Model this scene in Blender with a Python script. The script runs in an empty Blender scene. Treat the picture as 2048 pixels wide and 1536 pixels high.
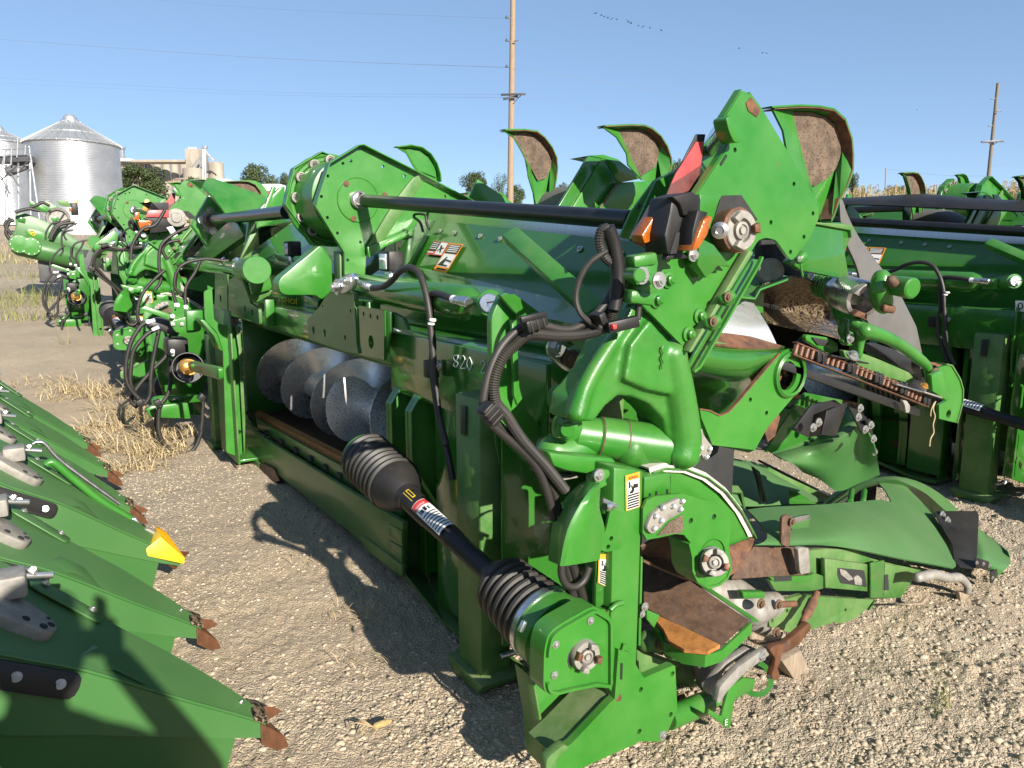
import bpy, bmesh, math, random
import numpy as np
from mathutils import Vector, Matrix, noise as mnoise
from mathutils.geometry import tessellate_polygon
R = math.radians
random.seed(7); rng = np.random.default_rng(7)
sc = bpy.context.scene
COL = sc.collection
# ---------------------------------------------------------------- camera, sky, sun, exposure
F, PIT, H, AZ = 1500.0, R(9.8), 1.6, R(32.7)      # focal length (px of the 2048 px photograph), pitch, eye height, row direction
cam = bpy.data.cameras.new('camera'); camo = bpy.data.objects.new('camera', cam); COL.objects.link(camo)
cam.sensor_width = 36; cam.lens = 36*F/2048; cam.clip_start = .02; cam.clip_end = 6000
camo.location = (0, 0, H); camo.rotation_euler = (math.pi/2-PIT, 0, 0); sc.camera = camo
SUN_EL, SUN_LEFT = R(24.5), R(31.5)                 # light travels forward and 31.5 degrees to the left
w = bpy.data.worlds.new('World'); sc.world = w; w.use_nodes = True
nt = w.node_tree; bg = nt.nodes['Background']
sky = nt.nodes.new('ShaderNodeTexSky'); sky.sky_type = 'NISHITA'; sky.sun_disc = False
sky.sun_elevation = SUN_EL; sky.sun_rotation = math.pi-SUN_LEFT; sky.altitude = 200
sky.air_density = .5; sky.dust_density = .2; sky.ozone_density = 4.5
gm = nt.nodes.new('ShaderNodeGamma'); gm.inputs[1].default_value = .52            # hazy even sky: softer gradient than clear Nishita
hs_ = nt.nodes.new('ShaderNodeHueSaturation'); hs_.inputs['Saturation'].default_value = 1.15
nt.links.new(sky.outputs[0], gm.inputs[0]); nt.links.new(gm.outputs[0], hs_.inputs['Color'])
nt.links.new(hs_.outputs[0], bg.inputs[0]); bg.inputs[1].default_value = 0.15
sl = bpy.data.lights.new('sun', 'SUN'); sl.energy = 3.6; sl.angle = R(.53); sl.color = (1, .93, .82)
so = bpy.data.objects.new('sun', sl); COL.objects.link(so)
d = Vector((-math.sin(SUN_LEFT)*math.cos(SUN_EL), math.cos(SUN_LEFT)*math.cos(SUN_EL), -math.sin(SUN_EL)))
so.rotation_euler = d.to_track_quat('-Z', 'Y').to_euler()
sc.view_settings.view_transform = 'Standard'; sc.view_settings.look = 'None'; sc.view_settings.gamma = 1
sc.view_settings.exposure = 1.38
sc.render.engine = 'CYCLES'; sc.cycles.max_bounces = 8; sc.cycles.transparent_max_bounces = 8
# ---------------------------------------------------------------- materials
def mat(name, col, rough=.5, metal=0., var=.12, vscale=9., bump=0., bscale=60., col2=None, c2=(.55, .75), c2scale=6., c2detail=6.,
        dust=0., soft=0, coat=0., spec=.5, bdist=.01, trans=0., stretch=None, dustcol=(.33, .27, .18, 1)):
    m = bpy.data.materials.new(name); m.use_nodes = True; n = m.node_tree.nodes; l = m.node_tree.links; b = n['Principled BSDF']
    tc = n.new('ShaderNodeTexCoord'); src = tc.outputs['Object']
    if stretch:
        mp = n.new('ShaderNodeMapping'); mp.inputs['Scale'].default_value = stretch; l.new(src, mp.inputs[0]); src = mp.outputs[0]
    def nz(s, de=4, ro=.6):
        t = n.new('ShaderNodeTexNoise'); t.inputs['Scale'].default_value = s; t.inputs['Detail'].default_value = de
        t.inputs['Roughness'].default_value = ro; l.new(src, t.inputs['Vector']); return t.outputs['Fac']
    def ramp(f, lo, hi, a=0., bb=1.):
        r = n.new('ShaderNodeMapRange'); r.inputs[1].default_value = lo; r.inputs[2].default_value = hi
        r.inputs[3].default_value = a; r.inputs[4].default_value = bb; l.new(f, r.inputs[0]); return r.outputs[0]
    def mix(f, a, bb):
        x = n.new('ShaderNodeMix'); x.data_type = 'RGBA'
        if isinstance(f, float): x.inputs[0].default_value = f
        else: l.new(f, x.inputs[0])
        for s, v in ((x.inputs[6], a), (x.inputs[7], bb)):
            if isinstance(v, tuple): s.default_value = v
            else: l.new(v, s)
        return x.outputs[2]
    c = tuple(col)+(1,)
    lo = tuple(max(0, k*(1-var)) for k in col)+(1,); hi = tuple(min(1, k*(1+var)) for k in col)+(1,)
    out = mix(ramp(nz(vscale), .3, .7), lo, hi)
    if col2: out = mix(ramp(nz(c2scale, c2detail, .7), *c2), out, tuple(col2)+(1,))
    rg = None
    if dust:
        g = n.new('ShaderNodeNewGeometry'); sx = n.new('ShaderNodeSeparateXYZ'); l.new(g.outputs['Normal'], sx.inputs[0])
        up = ramp(sx.outputs[2], -.2, .9, .35, 1.)
        mu = n.new('ShaderNodeMath'); mu.operation = 'MULTIPLY'; l.new(up, mu.inputs[0]); l.new(ramp(nz(3, 3, .5), .15, .85, dust*.45, dust) if soft else ramp(nz(6, 9, .7), .32, .8, 0, dust), mu.inputs[1])
        out = mix(mu.outputs[0], out, dustcol)
        ad = n.new('ShaderNodeMath'); ad.operation = 'MULTIPLY_ADD'; l.new(mu.outputs[0], ad.inputs[0]); ad.inputs[1].default_value = .6; ad.inputs[2].default_value = rough
        rg = ad.outputs[0]
    l.new(out, b.inputs['Base Color'])
    if rg is not None: l.new(rg, b.inputs['Roughness'])
    else: l.new(ramp(nz(14), .3, .7, max(.03, rough*.8), min(1, rough*1.2)), b.inputs['Roughness'])
    b.inputs['Metallic'].default_value = metal; b.inputs['Coat Weight'].default_value = coat; b.inputs['Coat Roughness'].default_value = .06
    b.inputs['Specular IOR Level'].default_value = spec; b.inputs['Transmission Weight'].default_value = trans
    if bump:
        bp = n.new('ShaderNodeBump'); bp.inputs['Strength'].default_value = bump; bp.inputs['Distance'].default_value = bdist
        l.new(nz(bscale, 5), bp.inputs['Height']); l.new(bp.outputs[0], b.inputs['Normal'])
    return m
G = (.021, .172, .0125)
M = dict(
 green=mat('green_paint', G, .32, var=.12, vscale=3, dust=.24, coat=.22, bump=.06, bscale=7, bdist=.02, col2=(.07, .12, .04), c2=(.64, .76), c2scale=26),
 gloss=mat('glossy_green_paint', (.023, .135, .014), .17, var=.08, vscale=3, dust=.1, coat=.5, bump=.04, bscale=6, bdist=.02),
 worn=mat('dusty_green_paint', (.034, .15, .02), .42, var=.16, vscale=6, dust=.75, bump=.1, bscale=30, bdist=.004),
 scuff=mat('scuffed_green_paint', (.03, .135, .02), .35, var=.15, dust=.35, col2=(.1, .085, .045), c2=(.6, .72), c2scale=7, coat=.15),
 cast=mat('green_cast_iron', (.021, .165, .013), .36, var=.14, dust=.3, coat=.15, bump=.6, bscale=140, bdist=.0012),
 poly=mat('green_plastic', (.02, .12, .02), .33, var=.08, vscale=2.5, dust=.42, dustcol=(.2, .25, .13, 1), soft=1, bump=.12, bscale=180, bdist=.0008),
 black=mat('black_plastic', (.011, .011, .012), .45, var=.3, spec=.35, dust=.07, bump=.15, bscale=90, bdist=.001),
 tubep=mat('black_gloss_paint', (.006, .006, .008), .3, var=.2, dust=.06, coat=.1),
 rubber=mat('black_rubber', (.014, .0135, .013), .5, var=.3, dust=.16, bump=.2, bscale=160, bdist=.001),
 rust=mat('rusty_steel', (.105, .05, .03), .8, var=.45, vscale=22, col2=(.2, .085, .035), c2=(.45, .7), c2scale=25, bump=.5, bscale=120, bdist=.002),
 deck=mat('brown_rusted_plate', (.085, .05, .032), .7, var=.35, vscale=25, col2=(.17, .085, .04), c2=(.5, .75), c2scale=60, bump=.4, bscale=200, bdist=.001),
 orust=mat('orange_rust', (.33, .135, .03), .85, var=.3, vscale=30, col2=(.2, .09, .04), c2=(.55, .75), c2scale=22, bump=.4, bscale=160, bdist=.001),
 chaff=mat('dried_chaff_crust', (.125, .088, .06), .95, var=.45, vscale=18, col2=(.045, .028, .018), c2=(.53, .6), c2scale=150, bump=.9, bscale=190, bdist=.004),
 speck=mat('speckled_metal', (.27, .2, .125), .42, metal=.5, var=.3, vscale=14, col2=(.018, .013, .01), c2=(.47, .53), c2scale=75, c2detail=3, bump=.25, bscale=120, bdist=.001),
 steel=mat('bare_steel', (.52, .51, .5), .3, metal=.9, var=.2, vscale=30, bump=.15, bscale=90, bdist=.001),
 auger=mat('auger_metal', (.78, .79, .8), .28, metal=.6, var=.12, vscale=3),
 augsp=mat('speckled_auger_metal', (.75, .75, .74), .38, metal=.45, var=.2, col2=(.02, .018, .015), c2=(.57, .62), c2scale=100, c2detail=3),
 alu=mat('cast_aluminium', (.27, .255, .23), .6, metal=.3, var=.25, vscale=30, dust=.35, bump=.6, bscale=90, bdist=.001),
 zinc=mat('zinc_plate', (.62, .63, .65), .25, metal=.95, var=.15, vscale=40),
 inox=mat('stainless_sheet', (.6, .58, .54), .22, metal=1., var=.1, stretch=(1, 20, 1), bump=.05, bscale=20),
 grey=mat('grey_plastic', (.105, .102, .097), .55, var=.12, dust=.1, bump=.05, bscale=90, bdist=.001),
 white=mat('white_print', (.78, .77, .74), .45, var=.04),
 ink=mat('black_print', (.015, .015, .016), .45, var=.1),
 orange=mat('orange_print', (.85, .3, .03), .45, var=.05),
 redp=mat('red_print', (.6, .05, .045), .4, var=.05),
 yellow=mat('yellow_print', (.8, .55, .02), .4, var=.05),
 yplas=mat('yellow_plastic', (.75, .46, .012), .4, var=.06, dust=.15),
 reflect=mat('red_reflective_sheet', (.4, .05, .055), .4, var=.2, vscale=12, coat=.2, dust=.25),
 amber=mat('amber_lens', (.34, .085, .006), .18, var=.25, vscale=40, coat=.6, bump=.6, bscale=160, bdist=.002),
 lens=mat('clear_lens', (.75, .77, .8), .12, metal=.4, var=.2, vscale=60, bump=.5, bscale=110, bdist=.003),
 gold=mat('yellow_zinc', (.6, .33, .08), .35, metal=.7, var=.2, dust=.2),
 bolt=mat('zinc_bolt', (.55, .55, .53), .32, metal=.85, var=.15),
 dull=mat('brown_bolt', (.16, .1, .06), .6, metal=.3, var=.3),
 chalk=mat('chalk_writing', (.55, .6, .55), .9, var=.2),
 pale=mat('scraped_pale_rim', (.5, .46, .4), .8, var=.25, vscale=60, bump=.5, bscale=150, bdist=.002),
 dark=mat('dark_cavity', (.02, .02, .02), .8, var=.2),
 chain=mat('rusty_chain', (.13, .06, .035), .5, metal=.35, var=.4, vscale=60, dust=.1),
 shoe=mat('rusty_point', (.13, .055, .026), .6, metal=.3, var=.35, vscale=18, col2=(.06, .05, .045), c2=(.56, .66), c2scale=14, bump=.3, bscale=90, bdist=.002),
 wood=mat('weathered_wood', (.26, .2, .14), .9, var=.25, vscale=12, stretch=(4, 4, 1), bump=.4, bscale=30, bdist=.005),
)
# ---------------------------------------------------------------- geometry helpers; local axes: x = v (across the rows), y = u (along the rows), z = up
NEAR = False
def at(px, py, u=None, v=None, z=None, pl=None):
    if NEAR and u is not None: u -= .17*min(1, max(0, (2.3-u)/.5))*(min(1, max(0, (1750-px)/300)) if py > 900 else 1)
    x = px-1024; y = py-768; c, s = math.cos(PIT), math.sin(PIT)
    X, Y, Z = x, F*c-y*s, -(y*c+F*s)
    rv, ru = X*math.cos(AZ)+Y*math.sin(AZ), -X*math.sin(AZ)+Y*math.cos(AZ)
    if pl is not None:
        p0, nn = pl; t = (Vector(p0)-Vector((0, 0, H))).dot(Vector(nn))/Vector((rv, ru, Z)).dot(Vector(nn))
    elif u is not None: t = u/ru
    elif v is not None: t = v/rv
    else: t = (z-H)/Z
    return Vector((rv*t, ru*t, Z*t+H))
def L(v, u, z): return Vector((v, u, z))
ORG = Vector((0, 0, 0))
def world(p): return Vector((p[0]*math.cos(AZ)-p[1]*math.sin(AZ), p[0]*math.sin(AZ)+p[1]*math.cos(AZ), p[2]))
def tag(o, label=None, cat=None, group=None, kind=None):
    if label: o['label'] = label
    if cat: o['category'] = cat
    if group: o['group'] = group
    if kind: o['kind'] = kind
    return o
def thing(name, label, cat, org, group=None, rot=AZ):
    global ORG
    o = bpy.data.objects.new(name, None); COL.objects.link(o); o.empty_display_size = .2
    ORG = Vector(org); o.location = world(org); o.rotation_euler = (0, 0, rot)
    return tag(o, label, cat, group)
def mk(name, V, Fc, m, par=None, smooth=True, ang=32, bev=0, seg=2, org=None):
    me = bpy.data.meshes.new(name)
    bm = bmesh.new(); o0 = ORG if org is None else org
    vs = [bm.verts.new(Vector(p)-o0) for p in V]
    for f in Fc:
        try: bm.faces.new([vs[i] for i in f])
        except ValueError: pass
    bmesh.ops.remove_doubles(bm, verts=bm.verts, dist=1e-5)
    bmesh.ops.recalc_face_normals(bm, faces=bm.faces)
    if bev:
        ed = [e for e in bm.edges if len(e.link_faces) == 2 and e.calc_face_angle(0) > R(28)]
        try: bmesh.ops.bevel(bm, geom=ed, offset=bev, segments=seg, affect='EDGES', clamp_overlap=True, profile=.5)
        except Exception: pass
    bm.to_mesh(me); bm.free()
    if smooth:
        me.polygons.foreach_set('use_smooth', [True]*len(me.polygons)); me.set_sharp_from_angle(angle=R(ang))
    me.materials.append(M[m] if isinstance(m, str) else m)
    o = bpy.data.objects.new(name, me); COL.objects.link(o)
    if par is not None: o.parent = par
    return o
def rnd(P, r, n=3):
    out = []; k = len(P)
    for i in range(k):
        a, b, c = P[i-1], P[i], P[(i+1) % k]; d1 = a-b; d2 = c-b
        if d1.length < 1e-6 or d2.length < 1e-6: out.append(b); continue
        rr = min(r, d1.length*.45, d2.length*.45); s, e = b+d1.normalized()*rr, b+d2.normalized()*rr
        for j in range(n+1):
            t = j/n; out.append(s*(1-t)**2+b*2*t*(1-t)+e*t*t)
    return out
def circ(c, a, b, r, n=24): return [c+a*(r*math.cos(2*math.pi*i/n))+b*(r*math.sin(2*math.pi*i/n)) for i in range(n)]
def plate3(name, P, ex, m, par, holes=(), bev=.003, rad=0, smooth=True):
    P = [Vector(p) for p in P]; ex = Vector(ex)
    if rad: P = rnd(P, rad)
    loops = [P]+[list(h) for h in holes]; V = []; Fc = []
    n = sum(len(q) for q in loops); flat = [p for q in loops for p in q]
    V = flat+[p+ex for p in flat]
    if holes:
        for t in tessellate_polygon(loops): Fc += [tuple(t), tuple(i+n for i in t)]
    else: Fc += [tuple(range(n)), tuple(n+i for i in range(n))]
    k = 0
    for q in loops:
        for i in range(len(q)):
            a, b = k+i, k+(i+1) % len(q); Fc.append((a, b, b+n, a+n))
        k += len(q)
    return mk(name, V, Fc, m, par, smooth, bev=0 if holes else bev)
def ax(u=None, v=None, z=None):
    return (L(0, 1, 0) if u is not None else L(1, 0, 0) if v is not None else L(0, 0, -1))
def plate(name, px, th, m, par, u=None, v=None, z=None, holes=(), bev=.003, rad=0):
    P = [at(a, b, u, v, z) for a, b in px]; e = ax(u, v, z)*th
    A, B = (L(1, 0, 0), L(0, 0, 1)) if u is not None else (L(0, 1, 0), L(0, 0, 1)) if v is not None else (L(1, 0, 0), L(0, 1, 0))
    hs = []
    for h in holes:                      # a hole that would break the edge is left out
        c = at(h[0], h[1], u, v, z)
        if all((c-(p+(q-p)*min(1, max(0, (c-p).dot(q-p)/max(1e-9, (q-p).length_squared))))).length > h[2]*1.12 for p, q in zip(P, P[1:]+P[:1])): hs.append(circ(c, A, B, h[2], 14))
        else: print('hole left out', name, h)
    return plate3(name, P, e, m, par, hs, bev, rad)
def box(name, lo, hi, m, par, bev=.004):
    V = [(x, y, z) for x in (lo[0], hi[0]) for y in (lo[1], hi[1]) for z in (lo[2], hi[2])]
    return mk(name, V, [(0, 1, 3, 2), (4, 6, 7, 5), (0, 4, 5, 1), (2, 3, 7, 6), (0, 2, 6, 4), (1, 5, 7, 3)], m, par, bev=bev)
def beam(name, a, b, w, h, m, par, up=(0, 0, 1), bev=.004, taper=1.):
    a, b = Vector(a), Vector(b); t = (b-a).normalized(); s = t.cross(Vector(up)).normalized(); q = s.cross(t)
    V = [];
    for p, k in ((a, 1.), (b, taper)):
        V += [p+s*(i*w/2*k)+q*(j*h/2*k) for i, j in ((-1, -1), (1, -1), (1, 1), (-1, 1))]
    return mk(name, V, [(0, 1, 2, 3), (7, 6, 5, 4)]+[(i, (i+1) % 4, (i+1) % 4+4, i+4) for i in range(4)], m, par, bev=bev)
def spline(P, n=6):
    P = [Vector(p) for p in P]; out = []
    for i in range(len(P)-1):
        p0, p1, p2, p3 = P[max(i-1, 0)], P[i], P[i+1], P[min(i+2, len(P)-1)]
        for j in range(n):
            t = j/n; out.append(.5*((2*p1)+(p2-p0)*t+(2*p0-5*p1+4*p2-p3)*t*t+(3*p1-p0-3*p2+p3)*t**3))
    return out+[P[-1]]
def sweep(P, rad, n=10):
    V, Fc = [], []; P = [Vector(p) for p in P]; nrm = None; k = len(P)
    for i, p in enumerate(P):
        t = (P[min(i+1, k-1)]-P[max(i-1, 0)]).normalized()
        if nrm is None:
            nrm = t.orthogonal().normalized()
        nrm = (nrm-t*nrm.dot(t)).normalized(); bn = t.cross(nrm); r = rad[i] if hasattr(rad, '__len__') else rad
        V += [p+nrm*(r*math.cos(2*math.pi*j/n))+bn*(r*math.sin(2*math.pi*j/n)) for j in range(n)]
    for i in range(k-1):
        for j in range(n): Fc.append((i*n+j, i*n+(j+1) % n, (i+1)*n+(j+1) % n, (i+1)*n+j))
    Fc += [tuple(range(n)), tuple((k-1)*n+j for j in range(n))]
    return V, Fc
def tube(name, P, r, m, par, n=10, sub=6, corr=0, smooth=True):
    Q = spline(P, sub) if sub else [Vector(p) for p in P]; rad = r
    if corr:                                    # corrugated loom: resample evenly, ribs every corr metres
        ln = [0]
        for a, b in zip(Q, Q[1:]): ln.append(ln[-1]+(b-a).length)
        N = max(4, int(ln[-1]/corr)*2); s = np.linspace(0, ln[-1], N)
        A = np.array([list(q) for q in Q]); Q = [Vector((np.interp(x, ln, A[:, 0]), np.interp(x, ln, A[:, 1]), np.interp(x, ln, A[:, 2]))) for x in s]
        rad = [r if i % 2 else r*.84 for i in range(N)]
    V, Fc = sweep(Q, rad, n); return mk(name, V, Fc, m, par, smooth, ang=80 if not corr else 25)
def lathe(name, a, b, prof, m, par, n=28, ang=30, caps=(1, 1), ring=False):
    """prof: (metres along a->b, radius)"""
    a, b = Vector(a), Vector(b); t = (b-a).normalized(); s = t.orthogonal().normalized(); q = t.cross(s); V, Fc = [], []
    for d0, r in prof: V += [a+t*d0+s*(max(r, 1e-4)*math.cos(2*math.pi*j/n))+q*(max(r, 1e-4)*math.sin(2*math.pi*j/n)) for j in range(n)]
    k = len(prof)
    for i in range(k-1):
        for j in range(n): Fc.append((i*n+j, i*n+(j+1) % n, (i+1)*n+(j+1) % n, (i+1)*n+j))
    if ring: Fc += [((k-1)*n+j, (k-1)*n+(j+1) % n, (j+1) % n, j) for j in range(n)]
    else:
        if caps[0]: Fc.append(tuple(range(n)))
        if caps[1]: Fc.append(tuple((k-1)*n+j for j in range(n)))
    return mk(name, V, Fc, m, par, ang=ang)
def cyl(name, a, b, r, m, par, n=24, bev=.003):
    ln = (Vector(b)-Vector(a)).length; e = min(bev, r*.3)
    return lathe(name, a, b, [(0, r-e), (e, r), (ln-e, r), (ln, r-e)], m, par, n)
_bm = {}
def bolt(p, nrm, r, par, m='bolt', washer=True, name='bolt'):
    key = (m, washer)
    if key not in _bm:
        V, Fc = [], []
        def ring(z0, z1, rr, n):
            k = len(V); V.extend([(rr*math.cos(2*math.pi*j/n), rr*math.sin(2*math.pi*j/n), z) for z in (z0, z1) for j in range(n)])
            Fc.extend([(k+j, k+(j+1) % n, k+n+(j+1) % n, k+n+j) for j in range(n)]); Fc.append(tuple(k+n+j for j in range(n)))
        if washer: ring(-.05, .22, 1.35, 14)
        ring(.2, .85, .85, 6); ring(.84, 1.1, .45, 8)
        _bm[key] = mk('bolt', V, Fc, m, None, smooth=False, org=Vector((0, 0, 0))); ob = _bm[key]; me = ob.data; bpy.data.objects.remove(ob); _bm[key] = me
    o = bpy.data.objects.new(name, _bm[key]); COL.objects.link(o); o.parent = par
    o.location = Vector(p)-ORG; q = Vector(nrm).to_track_quat('Z', 'Y'); o.rotation_mode = 'QUATERNION'; o.rotation_quaternion = q; o.scale = (r, r, r)
    return o
def grid(name, rows, m, par, th=0., sub=0, ang=50):
    """smooth sheet through rows of points"""
    if sub:
        rows = [spline(r, sub) for r in rows]; cols = [spline([r[i] for r in rows], sub) for i in range(len(rows[0]))]
        rows = [[c[j] for c in cols] for j in range(len(cols[0]))]
    n, k = len(rows), len(rows[0]); V = [Vector(p) for r in rows for p in r]
    Fc = [(i*k+j, i*k+j+1, (i+1)*k+j+1, (i+1)*k+j) for i in range(n-1) for j in range(k-1)]
    if th:
        nn = [Vector((0, 0, 0)) for _ in V]
        for f in Fc:
            q = (V[f[2]]-V[f[0]]).cross(V[f[3]]-V[f[1]])
            for i in f: nn[i] += q
        W = [p+(q.normalized()*th if q.length > 0 else q) for p, q in zip(V, nn)]; o = len(V)
        Fc += [tuple(i+o for i in f) for f in Fc]
        bd = [i for i in range(k)]+[i*k+k-1 for i in range(1, n)]+[(n-1)*k+j for j in range(k-2, -1, -1)]+[i*k for i in range(n-2, 0, -1)]
        Fc += [(a, b, b+o, a+o) for a, b in zip(bd, bd[1:]+bd[:1])]; V += W
    return mk(name, V, Fc, m, par, ang=ang)
def strip(name, P, wv, m, par, th=.005):
    """bent flat strip: polyline P carried along wv"""
    return grid(name, [[Vector(p) for p in P], [Vector(p)+Vector(wv) for p in P]], m, par, th, ang=25)
def casting(name, limbs, m, par, vox=.011, it=6, slabs=()):
    """one cast lump: sphere-swept limbs fused by voxel remesh"""
    V, Fc = [], []
    for P, rr in limbs:
        Q = spline(P, 5); A = np.interp(np.linspace(0, len(rr)-1, len(Q)), range(len(rr)), rr)
        t0 = (Q[1]-Q[0]).normalized(); t1 = (Q[-1]-Q[-2]).normalized()
        Q2 = [Q[0]-t0*A[0]*.6, Q[0]-t0*A[0]*.3]+Q+[Q[-1]+t1*A[-1]*.3, Q[-1]+t1*A[-1]*.6]; A2 = [A[0]*.35, A[0]*.8]+list(A)+[A[-1]*.8, A[-1]*.35]
        v, f = sweep(Q2, A2, 12); k = len(V); V += v; Fc += [tuple(i+k for i in q) for q in f]
    for P, ex in slabs:
        k = len(V); n = len(P); V += [Vector(q) for q in P]+[Vector(q)+Vector(ex) for q in P]; Fc += [tuple(k+i for i in range(n)), tuple(k+n+i for i in range(n))]+[(k+i, k+(i+1) % n, k+n+(i+1) % n, k+n+i) for i in range(n)]
    o = mk(name, V, Fc, m, par)
    md = o.modifiers.new('r', 'REMESH'); md.mode = 'VOXEL'; md.voxel_size = vox; md.use_smooth_shade = True
    ms = o.modifiers.new('s', 'SMOOTH'); ms.iterations = it; ms.factor = .5
    dg = bpy.context.evaluated_depsgraph_get(); me = bpy.data.meshes.new_from_object(o.evaluated_get(dg)); o.modifiers.clear(); o.data = me
    me.polygons.foreach_set('use_smooth', [True]*len(me.polygons))
    return o
def text(name, s, o0, xd, yd, h, m, par, wid=None, out=.0012):
    cu = bpy.data.curves.new(name, 'FONT'); cu.body = s; cu.size = 1; ob = bpy.data.objects.new(name, cu); COL.objects.link(ob)
    dg = bpy.context.evaluated_depsgraph_get(); dg.update(); me = bpy.data.meshes.new_from_object(ob.evaluated_get(dg)); bpy.data.objects.remove(ob)
    xs = [v.co.x for v in me.vertices]; ys = [v.co.y for v in me.vertices]; x0, x1, y0, y1 = min(xs), max(xs), min(ys), max(ys)
    xd, yd = Vector(xd).normalized(), Vector(yd).normalized(); sy = h/(y1-y0); sx = (wid/(x1-x0)) if wid else sy; nn = xd.cross(yd)
    for v in me.vertices: v.co = Vector(o0)+xd*((v.co.x-x0)*sx)+yd*((v.co.y-y0)*sy)+nn*out-ORG
    me.materials.clear(); me.materials.append(M[m]); o = bpy.data.objects.new(name, me); COL.objects.link(o); o.parent = par; return o
def flat(name, polys, m, par, P, out):
    """flat print: polygons in unit coordinates on the quad P (tl, tr, br, bl), lifted by out"""
    tl, tr, br, bl = P; nn = (tr-tl).cross(bl-tl).normalized(); nn = nn if nn.dot(-tl+Vector((0, 0, H))) > 0 else -nn; V, Fc = [], []
    for q in polys:
        k = len(V); V += [(tl*(1-y)+bl*y)*(1-x)+(tr*(1-y)+br*y)*x+nn*out for x, y in q]; Fc.append(tuple(range(k, k+len(q))))
    return mk(name, V, Fc, m, par, smooth=False)
def rect(x0, y0, x1, y1): return [(x0, y0), (x1, y0), (x1, y1), (x0, y1)]
def copy_tree(o, parent=None):
    c = o.copy(); COL.objects.link(c); c.parent = parent
    for ch in list(o.children): copy_tree(ch, c)
    return c
# ---------------------------------------------------------------- terrain
def hgt(x, y):
    d0 = np.hypot(x, y); s = np.maximum(0, d0-5.5)
    h = .062*np.minimum(s, 45)*np.minimum(1, s/6)+.085*np.clip(d0-60, 0, 100)
    return h
def vnoise(x, y, sd):
    xi, yi = np.floor(x).astype(np.int64), np.floor(y).astype(np.int64); fx, fy = x-xi, y-yi
    def hh(a, b):
        q = (a*374761393+b*668265263+sd*974711) & 0xFFFFFFFF; q = ((q ^ (q >> 13))*1274126177) & 0xFFFFFFFF; return ((q ^ (q >> 16)) & 0xFFFF)/65535.
    fx = fx*fx*(3-2*fx); fy = fy*fy*(3-2*fy)
    return (hh(xi, yi)*(1-fx)+hh(xi+1, yi)*fx)*(1-fy)+(hh(xi, yi+1)*(1-fx)+hh(xi+1, yi+1)*fx)*fy-.5
def fbm(x, y, s, o=4, sd=1): return sum(vnoise(x*s*2**i, y*s*2**i, sd+i)/2**i for i in range(o))
def fast(name, V, Fc, m, par=None, smooth=False, attr=None):
    """Fc: (n,3) or (n,4) array"""
    me = bpy.data.meshes.new(name); V = np.asarray(V, np.float32); Fc = np.asarray(Fc, np.int32); k = Fc.shape[1]
    me.vertices.add(len(V)); me.vertices.foreach_set('co', V.ravel()); me.loops.add(Fc.size); me.loops.foreach_set('vertex_index', Fc.ravel())
    me.polygons.add(len(Fc)); me.polygons.foreach_set('loop_start', np.arange(0, Fc.size, k, dtype=np.int32))
    if smooth: me.polygons.foreach_set('use_smooth', np.ones(len(Fc), bool))
    if attr is not None:
        a = me.attributes.new('tone', 'FLOAT', 'POINT'); a.data.foreach_set('value', np.asarray(attr, np.float32))
    me.update(); me.validate(); me.materials.append(M[m] if isinstance(m, str) else m)
    o = bpy.data.objects.new(name, me); COL.objects.link(o)
    if par is not None: o.parent = par
    return o
def thingw(name, label, cat, loc, group=None):
    global ORG
    o = bpy.data.objects.new(name, None); COL.objects.link(o); o.location = loc; ORG = Vector((0, 0, 0)); return tag(o, label, cat, group)
def wpt(px, py, dep):
    """point of the world seen at a photograph pixel, dep metres ahead of the camera"""
    x = px-1024; y = py-768; c, s = math.cos(PIT), math.sin(PIT); v = Vector((x, F*c-y*s, -(y*c+F*s)))
    return v*(dep/v.y)+Vector((0, 0, H))
def gz(x, y): return float(hgt(np.float64(x), np.float64(y)))
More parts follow.
